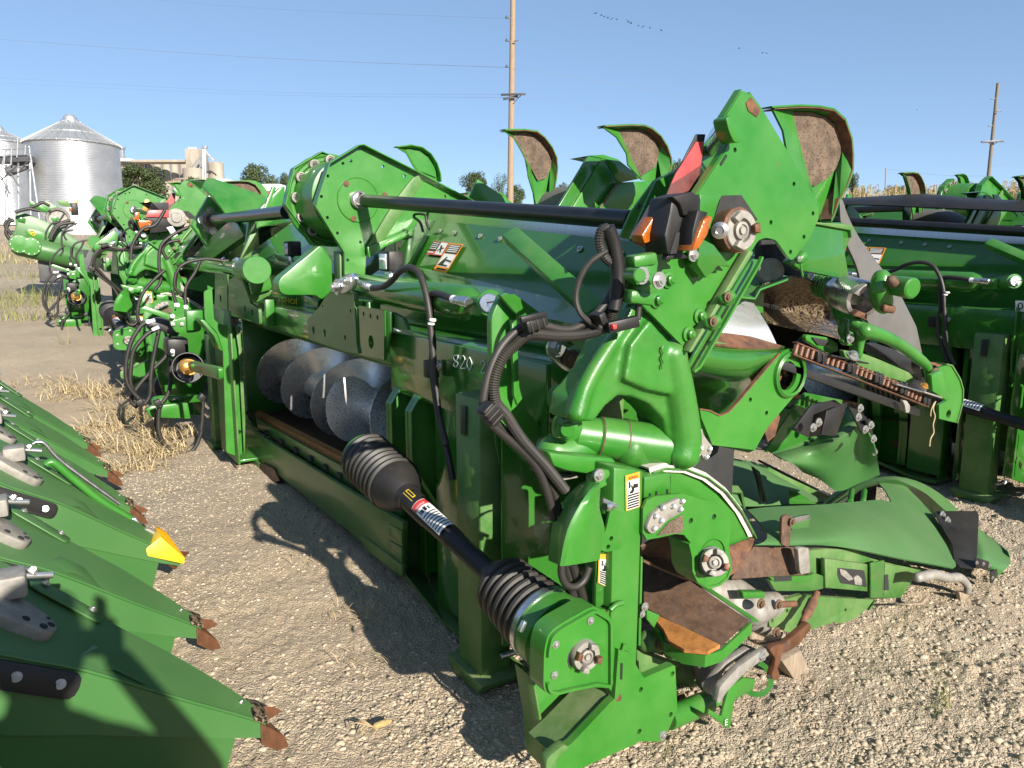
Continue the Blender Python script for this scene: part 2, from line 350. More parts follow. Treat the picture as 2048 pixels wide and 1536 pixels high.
# ---------------------------------------------------------------- ground
def ground_mat():
    m = bpy.data.materials.new('dirt_and_gravel'); m.use_nodes = True; n = m.node_tree.nodes; l = m.node_tree.links; b = n['Principled BSDF']
    tc = n.new('ShaderNodeTexCoord')
    def nz(s, de=6, ro=.65):
        t = n.new('ShaderNodeTexNoise'); t.inputs['Scale'].default_value = s; t.inputs['Detail'].default_value = de; t.inputs['Roughness'].default_value = ro
        l.new(tc.outputs['Object'], t.inputs['Vector']); return t.outputs['Fac']
    def vor(s, f='F1', o='Distance'):
        t = n.new('ShaderNodeTexVoronoi'); t.feature = f; t.inputs['Scale'].default_value = s
        wv = n.new('ShaderNodeMix'); wv.data_type = 'VECTOR'; wv.inputs[0].default_value = .35/s
        w2 = n.new('ShaderNodeTexNoise'); w2.inputs['Scale'].default_value = s*1.1; l.new(tc.outputs['Object'], w2.inputs['Vector'])
        l.new(tc.outputs['Object'], wv.inputs[4]); va = n.new('ShaderNodeVectorMath'); va.operation = 'ADD'; l.new(tc.outputs['Object'], va.inputs[0]); l.new(w2.outputs['Color'], va.inputs[1])
        l.new(va.outputs[0], wv.inputs[5]); l.new(wv.outputs[1], t.inputs['Vector']); return t.outputs[o]
    def rp(f, lo, hi, a=0., c=1.):
        r = n.new('ShaderNodeMapRange'); r.inputs[1].default_value = lo; r.inputs[2].default_value = hi; r.inputs[3].default_value = a; r.inputs[4].default_value = c; l.new(f, r.inputs[0]); return r.outputs[0]
    def mix(f, a, c):
        x = n.new('ShaderNodeMix'); x.data_type = 'RGBA'; l.new(f, x.inputs[0])
        for s, v in ((x.inputs[6], a), (x.inputs[7], c)):
            if isinstance(v, tuple): s.default_value = v
            else: l.new(v, s)
        return x.outputs[2]
    def ma(op, a, c):
        x = n.new('ShaderNodeMath'); x.operation = op
        for i, v in enumerate((a, c)):
            if isinstance(v, float): x.inputs[i].default_value = v
            else: l.new(v, x.inputs[i])
        return x.outputs[0]
    base = mix(rp(nz(.9), .35, .65), (.56, .45, .315, 1), (.44, .345, .235, 1))
    stone = mix(vor(48, 'F1', 'Color'), (.37, .3, .215, 1), (.6, .51, .385, 1))
    msk = ma('MULTIPLY', rp(nz(.55, 5), .4, .56), rp(vor(48), .12, .5, 1., .3))
    c = mix(msk, base, stone); c = mix(ma('MULTIPLY', rp(nz(.35, 7), .55, .7), .65), c, (.34, .27, .185, 1)); c = mix(ma('MULTIPLY', rp(nz(.24, 4), .44, .6), .6), c, (.37, .325, .265, 1)); c = mix(rp(nz(160, 3), .35, .7, .0, .35), c, (.36, .29, .2, 1))
    l.new(c, b.inputs['Base Color']); b.inputs['Roughness'].default_value = .95; b.inputs['Specular IOR Level'].default_value = .15
    e = rp(vor(48, 'DISTANCE_TO_EDGE'), 0, .22); e2 = rp(vor(130, 'DISTANCE_TO_EDGE'), 0, .3)
    hh = ma('ADD', ma('MULTIPLY', e, rp(nz(.55, 5), .36, .6, .15, 1.)), ma('MULTIPLY', e2, .35)); hh = ma('ADD', hh, nz(40, 6)); hh = ma('ADD', hh, ma('MULTIPLY', nz(170, 4), .35))
    bp = n.new('ShaderNodeBump'); bp.inputs['Strength'].default_value = .75; bp.inputs['Distance'].default_value = .012; l.new(hh, bp.inputs['Height']); l.new(bp.outputs[0], b.inputs['Normal'])
    return m
M['ground'] = ground_mat()
def relief(x, y):
    d0 = np.hypot(x, y); k = np.clip(1.3-d0/14, .0, 1)
    z = .05*fbm(x, y, .7, 3, 3)*np.clip(d0/6, .2, 1)+k*(.016*fbm(x, y, 5, 3, 9)+.013*np.abs(fbm(x, y, 17, 3, 21))+.008*fbm(x, y, 45, 2, 31))
    lump = np.clip(fbm(x, y, 1.1, 2, 77)-.02, 0, 1)*np.clip((x-.2)/.8, 0, 1); return z+k*lump*.09*np.abs(fbm(x, y, 14, 4, 55))
th = np.concatenate([np.linspace(-180, -46, 36)[:-1], np.linspace(-46, 46, 800), np.linspace(46, 180, 36)[1:]])*math.pi/180
rr = np.concatenate([np.linspace(.02, .9, 14)[:-1], np.geomspace(.9, 22, 620)[:-1], np.geomspace(22, 3500, 70)])
T, RR = np.meshgrid(th, rr); X, Y = RR*np.sin(T), RR*np.cos(T); Z = hgt(X, Y)+relief(X, Y)
n0, k0 = X.shape; I = np.arange(n0*k0).reshape(n0, k0)
Fq = np.stack([I[:-1, :-1], I[1:, :-1], I[1:, 1:], I[:-1, 1:]], -1).reshape(-1, 4)
tag(fast('ground', np.stack([X, Y, Z], -1).reshape(-1, 3), Fq[:, ::-1], 'ground', smooth=True), kind='structure')
# gravel: loose limestone on the dirt
def tone_mat(name, ca, cb, rough=.9, trans=0.):
    m = mat(name, ca, rough, var=.1); n = m.node_tree.nodes; l = m.node_tree.links; b = n['Principled BSDF']
    a = n.new('ShaderNodeAttribute'); a.attribute_name = 'tone'; x = n.new('ShaderNodeMix'); x.data_type = 'RGBA'; l.new(a.outputs['Fac'], x.inputs[0])
    x.inputs[6].default_value = tuple(ca)+(1,); x.inputs[7].default_value = tuple(cb)+(1,); l.new(x.outputs[2], b.inputs['Base Color']); return m
M['pebble'] = tone_mat('limestone', (.36, .29, .2), (.5, .415, .3)); M['straw'] = tone_mat('dry_straw', (.36, .27, .15), (.6, .48, .28), .7)
M['weed'] = tone_mat('weed_green', (.1, .13, .03), (.3, .28, .09), .7); M['corn'] = tone_mat('ripe_corn', (.16, .15, .05), (.42, .32, .16), .8)
M['leaf'] = tone_mat('tree_leaves', (.03, .05, .014), (.085, .115, .03), .7); M['clod'] = tone_mat('dirt_clods', (.28, .225, .155), (.42, .345, .25))
bm = bmesh.new(); bmesh.ops.create_icosphere(bm, subdivisions=1, radius=1); bm.verts.ensure_lookup_table(); IV = np.array([v.co[:] for v in bm.verts]); IF = np.array([[v.index for v in f.verts] for f in bm.faces]); bm.free()
def pebbles(name, N, smin, smax, dmin, dmax, keep, m, flatn=.6, seed=1):
    g = np.random.default_rng(seed); dd = dmin*(dmax/dmin)**g.random(N*3); a = R(1)*(g.random(N*3)*84-42); x, y = dd*np.sin(a), dd*np.cos(a)
    ok = keep(x, y, g.random(N*3)); x, y = x[ok][:N], y[ok][:N]; N = len(x)
    s = smin*(smax/smin)**(g.random(N)**1.8); sc3 = np.stack([s*(.7+.6*g.random(N)), s*(.7+.6*g.random(N)), s*flatn*(.7+.6*g.random(N))], -1)
    V = IV[None]*(1+.28*(g.random((N, len(IV), 1))-.5)*2)*sc3[:, None]
    r = g.random(N)*6.283; tl = (g.random(N)-.5)*.9; c, sn = np.cos(tl)[:, None], np.sin(tl)[:, None]; vx, vz = V[..., 0]*c-V[..., 2]*sn, V[..., 0]*sn+V[..., 2]*c
    c, sn = np.cos(r)[:, None], np.sin(r)[:, None]; vx, vy = vx*c-V[..., 1]*sn, vx*sn+V[..., 1]*c
    z = hgt(x, y)+relief(x, y)+s*flatn*(.4*g.random(N)-.35)
    W = np.stack([vx+x[:, None], vy+y[:, None], vz+z[:, None]], -1).reshape(-1, 3); Fc = (IF[None]+np.arange(N)[:, None, None]*len(IV)).reshape(-1, 3)
    return tag(fast(name, W, Fc, m, attr=np.repeat(g.random(N), len(IV))), kind='stuff')
dens = lambda x, y, q: q < np.clip(.35+1.6*fbm(x, y, .6, 4, 5)+.35*np.clip(x+.6, 0, 1), .05, 1)
pebbles('gravel', 52000, .004, .013, 1.1, 8, dens, 'pebble', .42, seed=2)
pebbles('coarse_gravel', 700, .010, .019, 1.2, 7, dens, 'pebble', .4, seed=3)
pebbles('dirt_clods', 8000, .004, .015, 1.3, 7, lambda x, y, q: q < np.clip((x-.1)*1.0, 0.03, .9)*np.clip(.6+1.5*fbm(x, y, .9, 3, 8), 0, 1), 'clod', .75, seed=4)
# blades of straw, grass and weeds
def blades(name, spots, m, seed=1, flat_=0.):
    """spots: (x, y, spread, count, length, width, lean)"""
    g = np.random.default_rng(seed); V, Fc, A = [], [], []
    for x, y, sp, N, ln, wd, lean in spots:
        for i in range(N):
            r = sp*math.sqrt(g.random()); a = g.random()*6.283; px, py = x+r*math.cos(a), y+r*math.sin(a)*.7; b = g.random()*6.283; l0 = ln*(.4+.8*g.random()); le = lean*(.4+g.random()); w0 = wd*(.6+.7*g.random())
            z0 = gz(px, py)+.004+flat_*g.random(); dx, dy = math.cos(b), math.sin(b); k = len(V); t0 = g.random(); cu = g.random()*.8-.4
            for j in range(5):
                t = j/4; e = min(1.5, le*(.5+t)); hx = l0*t*math.sin(e); hz = l0*t*math.cos(e)
                qx, qy = px+dx*hx-dy*hx*t*cu, py+dy*hx+dx*hx*t*cu; ww = w0*(1-t*.8)
                V += [(qx-dy*ww, qy+dx*ww, max(z0+hz, z0)), (qx+dy*ww, qy-dx*ww, max(z0+hz, z0)+ww*.4)]; A += [t0, t0]
            Fc += [(k+2*j, k+2*j+1, k+2*j+3, k+2*j+2) for j in range(4)]
    return tag(fast(name, V, np.array(Fc), m, attr=A), kind='stuff')
def gp(px, py):
    q = wpt(px, py, 1); dr = Vector((q.x, q.y, q.z-H)); t = .5
    for _ in range(400):
        if H+dr.z*t < gz(dr.x*t, dr.y*t): break
        t *= 1.015
    return dr.x*t, dr.y*t
S = []
for px, py, sp, N, ln in ((170, 785, .3, 110, .22), (215, 800, .3, 120, .24), (240, 830, .25, 110, .25), (275, 850, .22, 130, .26), (300, 880, .2, 130, .26), (205, 865, .25, 110, .22), (130, 800, .3, 60, .2), (310, 915, .2, 90, .22), (260, 900, .22, 90, .2), (350, 870, .2, 70, .22), (100, 770, .4, 60, .2),
                         (225, 945, .2, 70, .18), (190, 895, .18, 70, .2), (330, 905, .2, 60, .2), (290, 940, .2, 40, .15)):
    x, y = gp(px, py); S.append((x, y, sp, int(N*1.9), ln*1.05, .0042, 1.15))
for px, py, N in ((740, 1330, 30), (700, 1235, 30), (790, 1110, 25), (620, 1120, 12), (870, 1180, 25), (770, 1080, 20), (420, 1090, 8), (660, 1420, 8), (1700, 1400, 12), (1900, 1330, 10), (1640, 1460, 10), (560, 1010, 10), (1850, 1250, 10)):
    x, y = gp(px, py); S.append((x, y, .13, N, .1, .0018, 1.5))
blades('dry_straw', S, 'straw', 3)
S = []
for px, py, sp, N, ln in ((20, 615, .8, 160, .35), (70, 600, .7, 150, .4), (40, 560, 1., 90, .5), (110, 560, .6, 80, .45), (15, 640, .5, 70, .3), (100, 640, .3, 40, .3), (60, 530, 1.2, 100, .6), (10, 520, 1.2, 90, .6), (130, 690, .12, 8, .3), (95, 500, 1.5, 120, .7)):
    x, y = gp(px, py); S.append((x, y, sp, N, ln, .006, .55))
for px, py, N in ((1885, 1425, 16), (1330, 1520, 4), (1300, 1490, 3)):
    x, y = gp(px, py); S.append((x, y, .05, N, .14, .0022, .7))
blades('weeds', S, 'weed', 5)
S = []
g = np.random.default_rng(4)
for i in range(70):
    px, py = g.uniform(0, 170), g.uniform(470, 530); x, y = gp(px, py); S.append((x, y, .9, 12, .4, .01, .8))
blades('dry_grass', S, 'straw', 6)
# ---------------------------------------------------------------- corn field beyond the yard on the right
g = np.random.default_rng(11); V, Fc, A = [], [], []
for i in range(3400):
    dep = 32+g.random()**1.6*40; px = g.uniform(1330, 2230); p = wpt(px, 400, dep); x, y = p.x, p.y; z = gz(x, y); h = 2.0+.7*g.random()
    def leaf(b, z0, ln, up, wd, t0, n=4):
        k = len(V); dx, dy = math.cos(b), math.sin(b)
        for j in range(n):
            t = j/(n-1); e = ln*t; q = wd*(1-t*.85); zz = z0+up*t-1.1*up*t*t*(1.5 if up > .2 else 1); V.extend([(x+dx*e-dy*q, y+dy*e+dx*q, zz), (x+dx*e+dy*q, y+dy*e-dx*q, zz)]); A.extend([t0, t0])
        Fc.extend([(k+2*j, k+2*j+1, k+2*j+3, k+2*j+2) for j in range(n-1)])
    t0 = .3+.7*g.random(); k = len(V)
    V += [(x-.012, y, z), (x+.012, y, z), (x+.006, y, z+h), (x-.006, y, z+h)]; A += [t0]*4; Fc.append((k, k+1, k+2, k+3))
    for j in range(7): leaf(g.random()*6.283, z+h*(.35+.6*j/7), .45+.35*g.random(), .3+.2*g.random(), .035, g.random()*.75)
    for j in range(5): leaf(g.random()*6.283, z+h-.1, .04+.1*g.random(), .3+.2*g.random(), .012, .75+.25*g.random(), 3)
tag(fast('corn_field', V, np.array(Fc), 'corn', attr=A), kind='stuff')
# ---------------------------------------------------------------- trees on the skyline
M['bark'] = mat('bark', (.09, .07, .05), .9, var=.3)
def tree_mesh(seed, n=5200, airy=0.):
    g = np.random.default_rng(seed); cl = []
    for i in range(26):
        a, el = g.random()*6.283, g.random(); r = .36*(g.random()**.5); cl.append((r*math.cos(a)*(1.05-.35*el), r*math.sin(a)*(1.05-.35*el), .24+.62*el, .10+.09*g.random()))
    cl = np.array(cl); j = g.integers(0, len(cl), n); dr = g.normal(size=(n, 3)); dr /= np.linalg.norm(dr, axis=1)[:, None]; q = cl[j, :3]+dr*(cl[j, 3]*(.55+.5*g.random(n)))[:, None]
    s = .012+.012*g.random(n); e1 = g.normal(size=(n, 3)); e1 /= np.linalg.norm(e1, axis=1)[:, None]; e2 = np.cross(e1, dr); e2 /= np.linalg.norm(e2, axis=1)[:, None]+1e-6
    if airy: kp = g.random(n) > airy; q, s, e1, e2, dr, j = q[kp], s[kp], e1[kp], e2[kp], dr[kp], j[kp]; n = len(q)
    V = np.stack([q+e1*s[:, None], q+e2*s[:, None]*.7, q-e1*s[:, None], q-e2*s[:, None]*.7], 1).reshape(-1, 3)
    return V, np.arange(n*4).reshape(n, 4), np.repeat(np.clip(.45*g.random(n)+.4*g.random(len(cl))[j], 0, 1), 4), cl
_tm = {}
def tree(px, ptop, dep, wpx, label, kind=0, base=400):
    p = wpt(px, ptop, dep); z = gz(p.x, p.y); h = p.z-z; wd = wpx/F*dep*1.12
    t = thingw('tree', label, 'tree', (p.x, p.y, z), 'trees along the skyline')
    if kind not in _tm:
        V, Fc, A, cl = tree_mesh(31+kind, 6000, .62 if kind == 3 else 0.)
        cr = fast('crown', V, Fc, 'leaf', t, attr=A); Vt, Ft = sweep([L(0, 0, -.01), L(.005, 0, .2), L(-.01, .01, .45), L(0, 0, .7)], [.03, .022, .016, .006], 8); n = 0
        for c in cl[:10]:
            v, f = sweep([L(0, 0, .18+.3*random.random()), L(c[0]*.5, c[1]*.5, c[2]*.7), L(*c[:3])], [.012, .008, .003], 6); k = len(Vt); Vt += v; Ft += [tuple(i+k for i in q) for q in f]
        tr = mk('trunk', Vt, Ft, 'bark', t); _tm[kind] = (cr.data, tr.data)
    else:
        for nm, me in zip(('crown', 'trunk'), _tm[kind]): o = bpy.data.objects.new(nm, me); COL.objects.link(o); o.parent = t
    t.scale = (wd, wd, h); t.rotation_euler.z = random.random()*6; return t
tree(513, 325, 150, 85, 'rounded dark green tree right of the concrete grain elevator', 0)
tree(285, 330, 120, 118, 'broad bushy tree in front of the concrete grain silos', 1)
tree(243, 335, 125, 40, 'small dark tree hard against the right edge of the big steel bin', 2)
tree(390, 352, 130, 62, 'low round tree under the silo leg tower', 0)
tree(570, 338, 170, 50, 'pale tree half hidden behind the folded octagonal end plates', 2)
tree(947, 342, 140, 62, 'leafy green tree just left of the tall utility pole', 1)
tree(998, 345, 150, 36, 'thin see-through tree beside the tall utility pole', 3)
tree(1032, 366, 170, 44, 'low dark tree right behind the tall utility pole foot', 0)
tree(1130, 362, 180, 40, 'small dark round tree right of the first brown scoop', 2)
tree(1350, 314, 120, 40, 'dark tree peeping out behind the red reflector panel', 0)
tree(1705, 342, 110, 34, 'tree edge showing right of the largest brown scoop', 1)
tree(1928, 355, 190, 36, 'small dark tree on the skyline beside the leaning utility pole', 2)
tree(880, 372, 180, 30, 'small bush between the green scoop and the leafy tree', 0)
tree(1800, 368, 230, 60, 'low far tree line just above the corn tassels', 1)
tree(690, 360, 170, 90, 'far tree behind the octagonal plates, mostly hidden', 1)
# ---------------------------------------------------------------- steel grain bins
M['galv'] = mat('galvanised_steel', (.55, .56, .57), .34, metal=.8, var=.12, vscale=1.2, dust=.1)
M['roofm'] = mat('galvanised_roof', (.42, .43, .44), .45, metal=.6, var=.15, vscale=2)
M['conc'] = mat('concrete', (.33, .29, .235), .95, var=.2, vscale=.25, col2=(.22, .19, .155), c2=(.5, .75), c2scale=.18, stretch=(1, 1, .25), bump=.2, bscale=4)
M['siding'] = mat('white_siding', (.72, .73, .74), .5, var=.05); M['redroof'] = mat('red_roof', (.36, .06, .05), .5, var=.1)
M['dsteel'] = mat('painted_steel_dark', (.08, .08, .085), .5, metal=.3, var=.2)
def grain_bin(px0, px1, peave, ptop, dep, label):
    c = wpt((px0+px1)/2, peave, dep); r = (px1-px0)/2/F*dep*.86; z0 = gz(c.x, c.y)-.1; hw = c.z-z0; top = wpt((px0+px1)/2, ptop, dep).z-z0
    t = thingw('grain_bin', label, 'grain bin', (c.x, c.y, z0)); n = 72; nr = int(hw/.1)
    prof = []
    for i in range(nr*4): prof.append((hw*i/(nr*4), r+.012*math.sin(i*math.pi/2)))
    prof.append((hw, r)); lathe('bin_wall', (0, 0, 0), (0, 0, hw), prof, 'galv', t, n, ang=60)
    r2 = .17*r; zc = top-.45; N = 30
    for i in range(N):
        a = 2*math.pi*i/N
        if i == 0:
            w0, w1 = (r+.12)*math.tan(math.pi/N), r2*math.tan(math.pi/N); ra, za = r+.12, hw-.1; mid = .52; V = []
            def q(f, s, dz): rr2 = ra+(r2-ra)*f; ww = w0+(w1-w0)*f; return (rr2, s*ww, za+(zc-za)*f+dz)
            V = [q(0, -1, 0), q(0, 1, 0), q(mid, 1, 0), q(mid, -1, 0), q(mid, -1, .05), q(mid, 1, .05), q(1, 1, .03), q(1, -1, .03)]
            k = 8; V += [q(0, -1.02, .0), q(0, -.86, .0), q(0, -.9, .11), q(0, -1.02, .11), q(1, -1.02, .03), q(1, -.7, .03), q(1, -.75, .12), q(1, -1.02, .12)]
            o = mk('roof_panel', V, [(0, 1, 2, 3), (4, 5, 6, 7), (3, 2, 5, 4), (8, 9, 10, 11), (15, 14, 13, 12), (8, 9, 13, 12), (9, 10, 14, 13), (10, 11, 15, 14), (11, 8, 12, 15)], 'roofm', t, smooth=False); me = o.data
        else: o = bpy.data.objects.new('roof_panel', me); COL.objects.link(o); o.parent = t; o.rotation_euler.z = a
    lathe('roof_collar', (0, 0, zc-.05), (0, 0, zc+1), [(0, r2+.05), (.22, r2+.05), (.22, r2-.04), (.3, r2-.04)], 'roofm', t, 28)
    lathe('cap', (0, 0, zc+.25), (0, 0, zc+2), [(0, r2*.86), (.1, r2*.86), (.1, r2*.8), (.24, r2*.5), (.26, .02)], 'roofm', t, 28)
    for i in range(8):
        a = 2*math.pi*(i+.5)/8; f = .1; box('eave_bracket', (math.cos(a)*r2*1.25-.08, math.sin(a)*r2*1.25-.08, zc-.12), (math.cos(a)*r2*1.25+.08, math.sin(a)*r2*1.25+.08, zc+.1), 'galv', t, .02)
    return t, r, hw
t, r, hw = grain_bin(52, 238, 288, 231, 50, 'large corrugated steel grain bin with a conical roof of ribbed panels')
t2, r2_, hw2 = grain_bin(-62, 62, 285, 252, 62, 'second steel grain bin cut off by the left edge of the picture')
# catwalk and ladder tower between the bins
cw = thingw('bin_catwalk', 'steel catwalk with railings and stairs between the two grain bins', 'catwalk', tuple(wpt(25, 460, 47)))
org = cw.location.copy()
def wl(px, py, dep=47): return wpt(px, py, dep)-org
for a, b, rr2 in (((62, 470), (60, 318), .07), ((38, 470), (36, 310), .07), ((10, 480), (12, 330), .05), ((84, 470), (58, 292), .05), ((18, 470), (14, 345), .05)):
    cyl('post', wl(*a), wl(*b), rr2, 'galv', cw, 8)
for a, b in (((-5, 300), (60, 296)), ((-5, 312), (60, 308)), ((0, 345), (12, 300)), ((14, 340), (56, 330)), ((8, 330), (12, 290)), ((34, 315), (36, 275)), ((50, 310), (51, 290)), ((22, 328), (24, 296))):
    cyl('rail', wl(*a, 46.5), wl(*b, 46.5), .04, 'galv', cw, 8)
beam('deck', wl(-10, 322), wl(62, 318), .8, .35, 'dsteel', cw); beam('deck', wl(14, 345), wl(58, 326, 47.5), .6, .5, 'dsteel', cw)
for a, b in (((38, 345), (58, 318)), ((38, 372), (20, 345)), ((2, 360), (36, 330)), ((0, 350), (20, 388))): cyl('brace', wl(*a, 46), wl(*b, 46), .04, 'dsteel', cw, 6)
# concrete grain elevator far away
DE = 250
el = thingw('grain_elevator', 'far pale concrete grain elevator with a row of round silos and a headhouse', 'grain elevator', tuple(wpt(340, 400, DE))); org = el.location.copy()
def we(px, py, dep=DE): return wpt(px, py, dep)-org
def silo(x0, x1, yt, dep=DE):
    a, b = we(x0, yt, dep), we(x1, yt, dep); c = (a+b)/2; cyl('silo', (c.x, c.y, -20), (c.x, c.y, c.z), (b.x-a.x)/2, 'conc', el, 28, .2)
for i in range(9): silo(219+i*17.4, 234.4+i*17.4, 321, DE+i*1.5)
for x0, x1, y, dd in ((366, 404, 337, DE-12), (416, 446, 325, DE-4), (398, 420, 330, DE+6)): silo(x0, x1, y, dd)
def bx(n, x0, x1, y0, y1, dep, dp, m='conc'):
    a, b = we(x0, y1, dep), we(x1, y0, dep); return box(n, (a.x, a.y, a.z), (b.x, a.y+dp, b.z), m, el, .05)
bx('headhouse', 372, 396, 297, 338, DE-3, 8); bx('gallery', 262, 376, 319, 324, DE-2, 6, 'conc'); bx('gallery', 236, 262, 317, 322, DE-2, 4, 'siding')
bx('bin_vent', 238, 245, 294, 318, DE, 1.2, 'galv'); bx('vent_cap', 237, 246, 293, 298, DE-.3, 1.8, 'galv')
for i in range(3): bx('roof_unit', 377+6*i, 379+6*i, 294, 298, DE, 1, 'siding')
bx('shed', 432, 456, 358, 372, DE-20, 6, 'siding')
for a, b, rr2 in (((411, 365), (410, 292), .35), ((406, 365), (406, 296), .25)): cyl('leg_tower', we(*a, 238), we(*b, 238), rr2, 'galv', el, 8)
for a, b in (((410, 300), (428, 322)), ((410, 303), (382, 336)), ((408, 306), (390, 337)), ((410, 310), (398, 338)), ((410, 306), (440, 326))): cyl('spout', we(*a, 238), we(*b, 238), .2, 'galv', el, 8)
bx('leg_head', 403, 412, 291, 297, 237.5, 1.5, 'galv')
sh = thingw('shed', 'far white metal shed with a red lower wall behind the headers', 'shed', tuple(wpt(515, 395, 120))); org = sh.location.copy()
a, b = we(455, 400, 120), we(545, 374, 120); box('wall', (a.x, a.y, a.z), (b.x, a.y+8, b.z+.0), 'redroof', sh); a, b = we(452, 386, 119.8), we(560, 372, 119.8); box('roof', (a.x, a.y, a.z+.3), (b.x, a.y+9, b.z+.3), 'siding', sh)
mp = thingw('marker_post', 'thin pale post with two cross boards standing behind the headers', 'post', tuple(wpt(348, 420, 40))); org = mp.location.copy()
cyl('post', we(349, 420, 40), we(347, 358, 40), .05, 'wood', mp, 8); beam('cross_board', we(336, 364, 39.9), we(362, 362, 39.9), .04, .1, 'wood', mp); beam('cross_board', we(350, 358, 39.9), we(376, 357, 39.9), .04, .08, 'wood', mp)
# ---------------------------------------------------------------- utility poles, wires, birds
M['polew'] = mat('pole_wood', (.3, .22, .15), .9, var=.2, vscale=3, col2=(.16, .11, .07), c2=(.5, .7), c2scale=3, stretch=(6, 6, .6), bump=.4, bscale=10)
M['wire'] = mat('wire', (.2, .21, .23), .5, var=.1)
def pole(label, foot, top, dep, wpx, ext=0):
    a, b = wpt(*foot, dep), wpt(*top, dep); b = b+(b-a)*ext; base = Vector((a.x+(a.x-b.x)*.3, a.y, gz(a.x, a.y)-.2)); o = thingw('utility_pole', label, 'utility pole', tuple(base)); rr2 = wpx/2/F*dep
    lathe('pole', (0, 0, 0), b-base, [(0, rr2*1.12), ((b-base).length, rr2*.8)], 'polew', o, 14); return o, base
p1, bs = pole('tall brown utility pole rising out of the top of the picture', (1021, 400), (1026, 0), 38, 11.5, .25); org = bs
DP = 37.75
beam('crossarm', we(1002, 189.5, DP), we(1051, 188, DP-.2), .09, .09, 'dsteel', p1); beam('crossarm', we(1006, 198, DP), we(1036, 193, DP), .09, .1, 'dsteel', p1); cyl('brace', we(1029, 204, DP), we(1042, 191, DP), .02, 'dsteel', p1, 6)
for y in (36, 82, 134): beam('insulator_pin', we(1014, y, DP), we(1022, y+1, DP), .04, .05, 'dsteel', p1); lathe('insulator', we(1013, y+1, DP), we(1013, y-4, DP), [(0, .05), (.06, .06), (.08, .03), (.12, .04)], 'dsteel', p1, 8)
beam('insulator_pin', we(1028, 83, DP), we(1038, 80, DP), .04, .05, 'dsteel', p1)
M['poleg'] = mat('grey_pole_wood', (.17, .145, .12), .9, var=.25, vscale=3, stretch=(6, 6, .6))
p2, bs = pole('leaning grey utility pole on the right with one crossarm', (1975, 374), (1996, 166), 60, 7, 0); org = bs; DQ = 59.6; p2.children[0].data.materials[0] = M['poleg']
beam('crossarm', we(1963, 284, DQ), we(2007, 282, DQ), .12, .14, 'dsteel', p2)
for x0, x1, y in ((1981, 1991, 198), (1992, 2003, 223), (1976, 1986, 252)): beam('insulator_pin', we(x0, y, DQ), we(x1, y-1, DQ), .06, .07, 'dsteel', p2)
for a, b in (((1977, 285), (1984, 289)), ((1996, 284), (1987, 289))): cyl('brace', we(*a, DQ-.1), we(*b, DQ-.1), .03, 'dsteel', p2, 6)
p3, bs = pole('short far utility pole standing in the corn', (1770, 400), (1772, 335), 110, 2.6, 0)
def wire(label, pts, r=.012):
    t = thingw('power_line', label, 'power line', (0, 0, 0), 'power lines across the sky'); t2_ = tube('wire', [wpt(*p) for p in pts], r*.55, 'wire', t, 5, 8)
    return t
wire('sagging power line from the top left edge down to the tall pole', [(-60, 74, 75), (480, 113, 55), (1014, 135, 37.8)], .016)
wire('upper of two thin power lines running left from the crossarm', [(-60, 152, 80), (480, 182, 58), (1003, 189, 37.8)], .009)
wire('lower of two thin power lines running left from the crossarm', [(-60, 163, 80), (480, 188, 58), (1007, 195, 37.8)], .009)
wire('power line from the tall pole running right above the scoops', [(1028, 136, 37.8), (1400, 195, 47), (1991, 290, 59.5)], .009)
wire('power line from the crossarm dipping right behind the scoops', [(1050, 188, 37.6), (1400, 262, 48), (1700, 300, 54)], .008)
wire('power line from the right pole leaving to the right edge', [(2003, 283, 59.5), (2100, 300, 65), (2200, 296, 70)], .014)
wire('power line hanging low between the short pole and the leaning pole', [(1772, 338, 110), (1880, 350, 80), (1979, 352, 60)], .014)
wire('lowest power line rising to the right edge behind the leaning pole', [(1979, 330, 60), (2060, 322, 62), (2150, 300, 64)], .014)
wire('thin faint line from the tall pole top to the top left', [(1014, 37, 37.8), (500, 15, 55), (100, -20, 75)], .008)
wire('thin line from the tall pole top to the right pole top', [(1036, 82, 37.8), (1480, 150, 47), (1986, 200, 59.5)], .005)
bird0 = None
for i, (px, py, s) in enumerate(((1191, 27, 1.), (1203, 31, .9), (1208, 34, .9), (1216, 36, 1.), (1224, 38, .9), (1233, 39, 1.1), (1256, 44, 1.2), (1262, 47, 1.), (1277, 52, .9), (1286, 54, .9), (1300, 56, .8), (1322, 61, 1.), (1478, 97, .8), (1525, 106, .8), (1533, 107, .8), (1834, 220, .7))):
    p = wpt(px, py, 60)
    b = thingw('bird', 'small dark bird in the loose flock flying over the yard', 'bird', tuple(p), 'birds flying over the yard')
    if bird0 is None:
        bo, bf = sweep([L(-.11, 0, 0), L(-.03, 0, .01), L(.05, 0, .005), L(.11, 0, 0)], [.012, .04, .03, .01], 8)
        bird0 = mk('body', bo, bf, 'ink', b).data; ws = [mk('wing', [(.05, 0, .02), (-.05, 0, .02), (-.06, s_*.13, .09), (.02, s_*.13, .1), (-.03, s_*.24, .03)], [(0, 1, 2, 3), (3, 2, 4)], 'ink', b).data for s_ in (-1, 1)]
    else:
        for nm, me in (('body', bird0), ('wing', ws[0]), ('wing', ws[1])): o = bpy.data.objects.new(nm, me); COL.objects.link(o); o.parent = b
    b.rotation_euler = (random.uniform(-.6, .6), random.uniform(-.4, .4), random.random()*6.3); b.scale = (s*.75,)*3
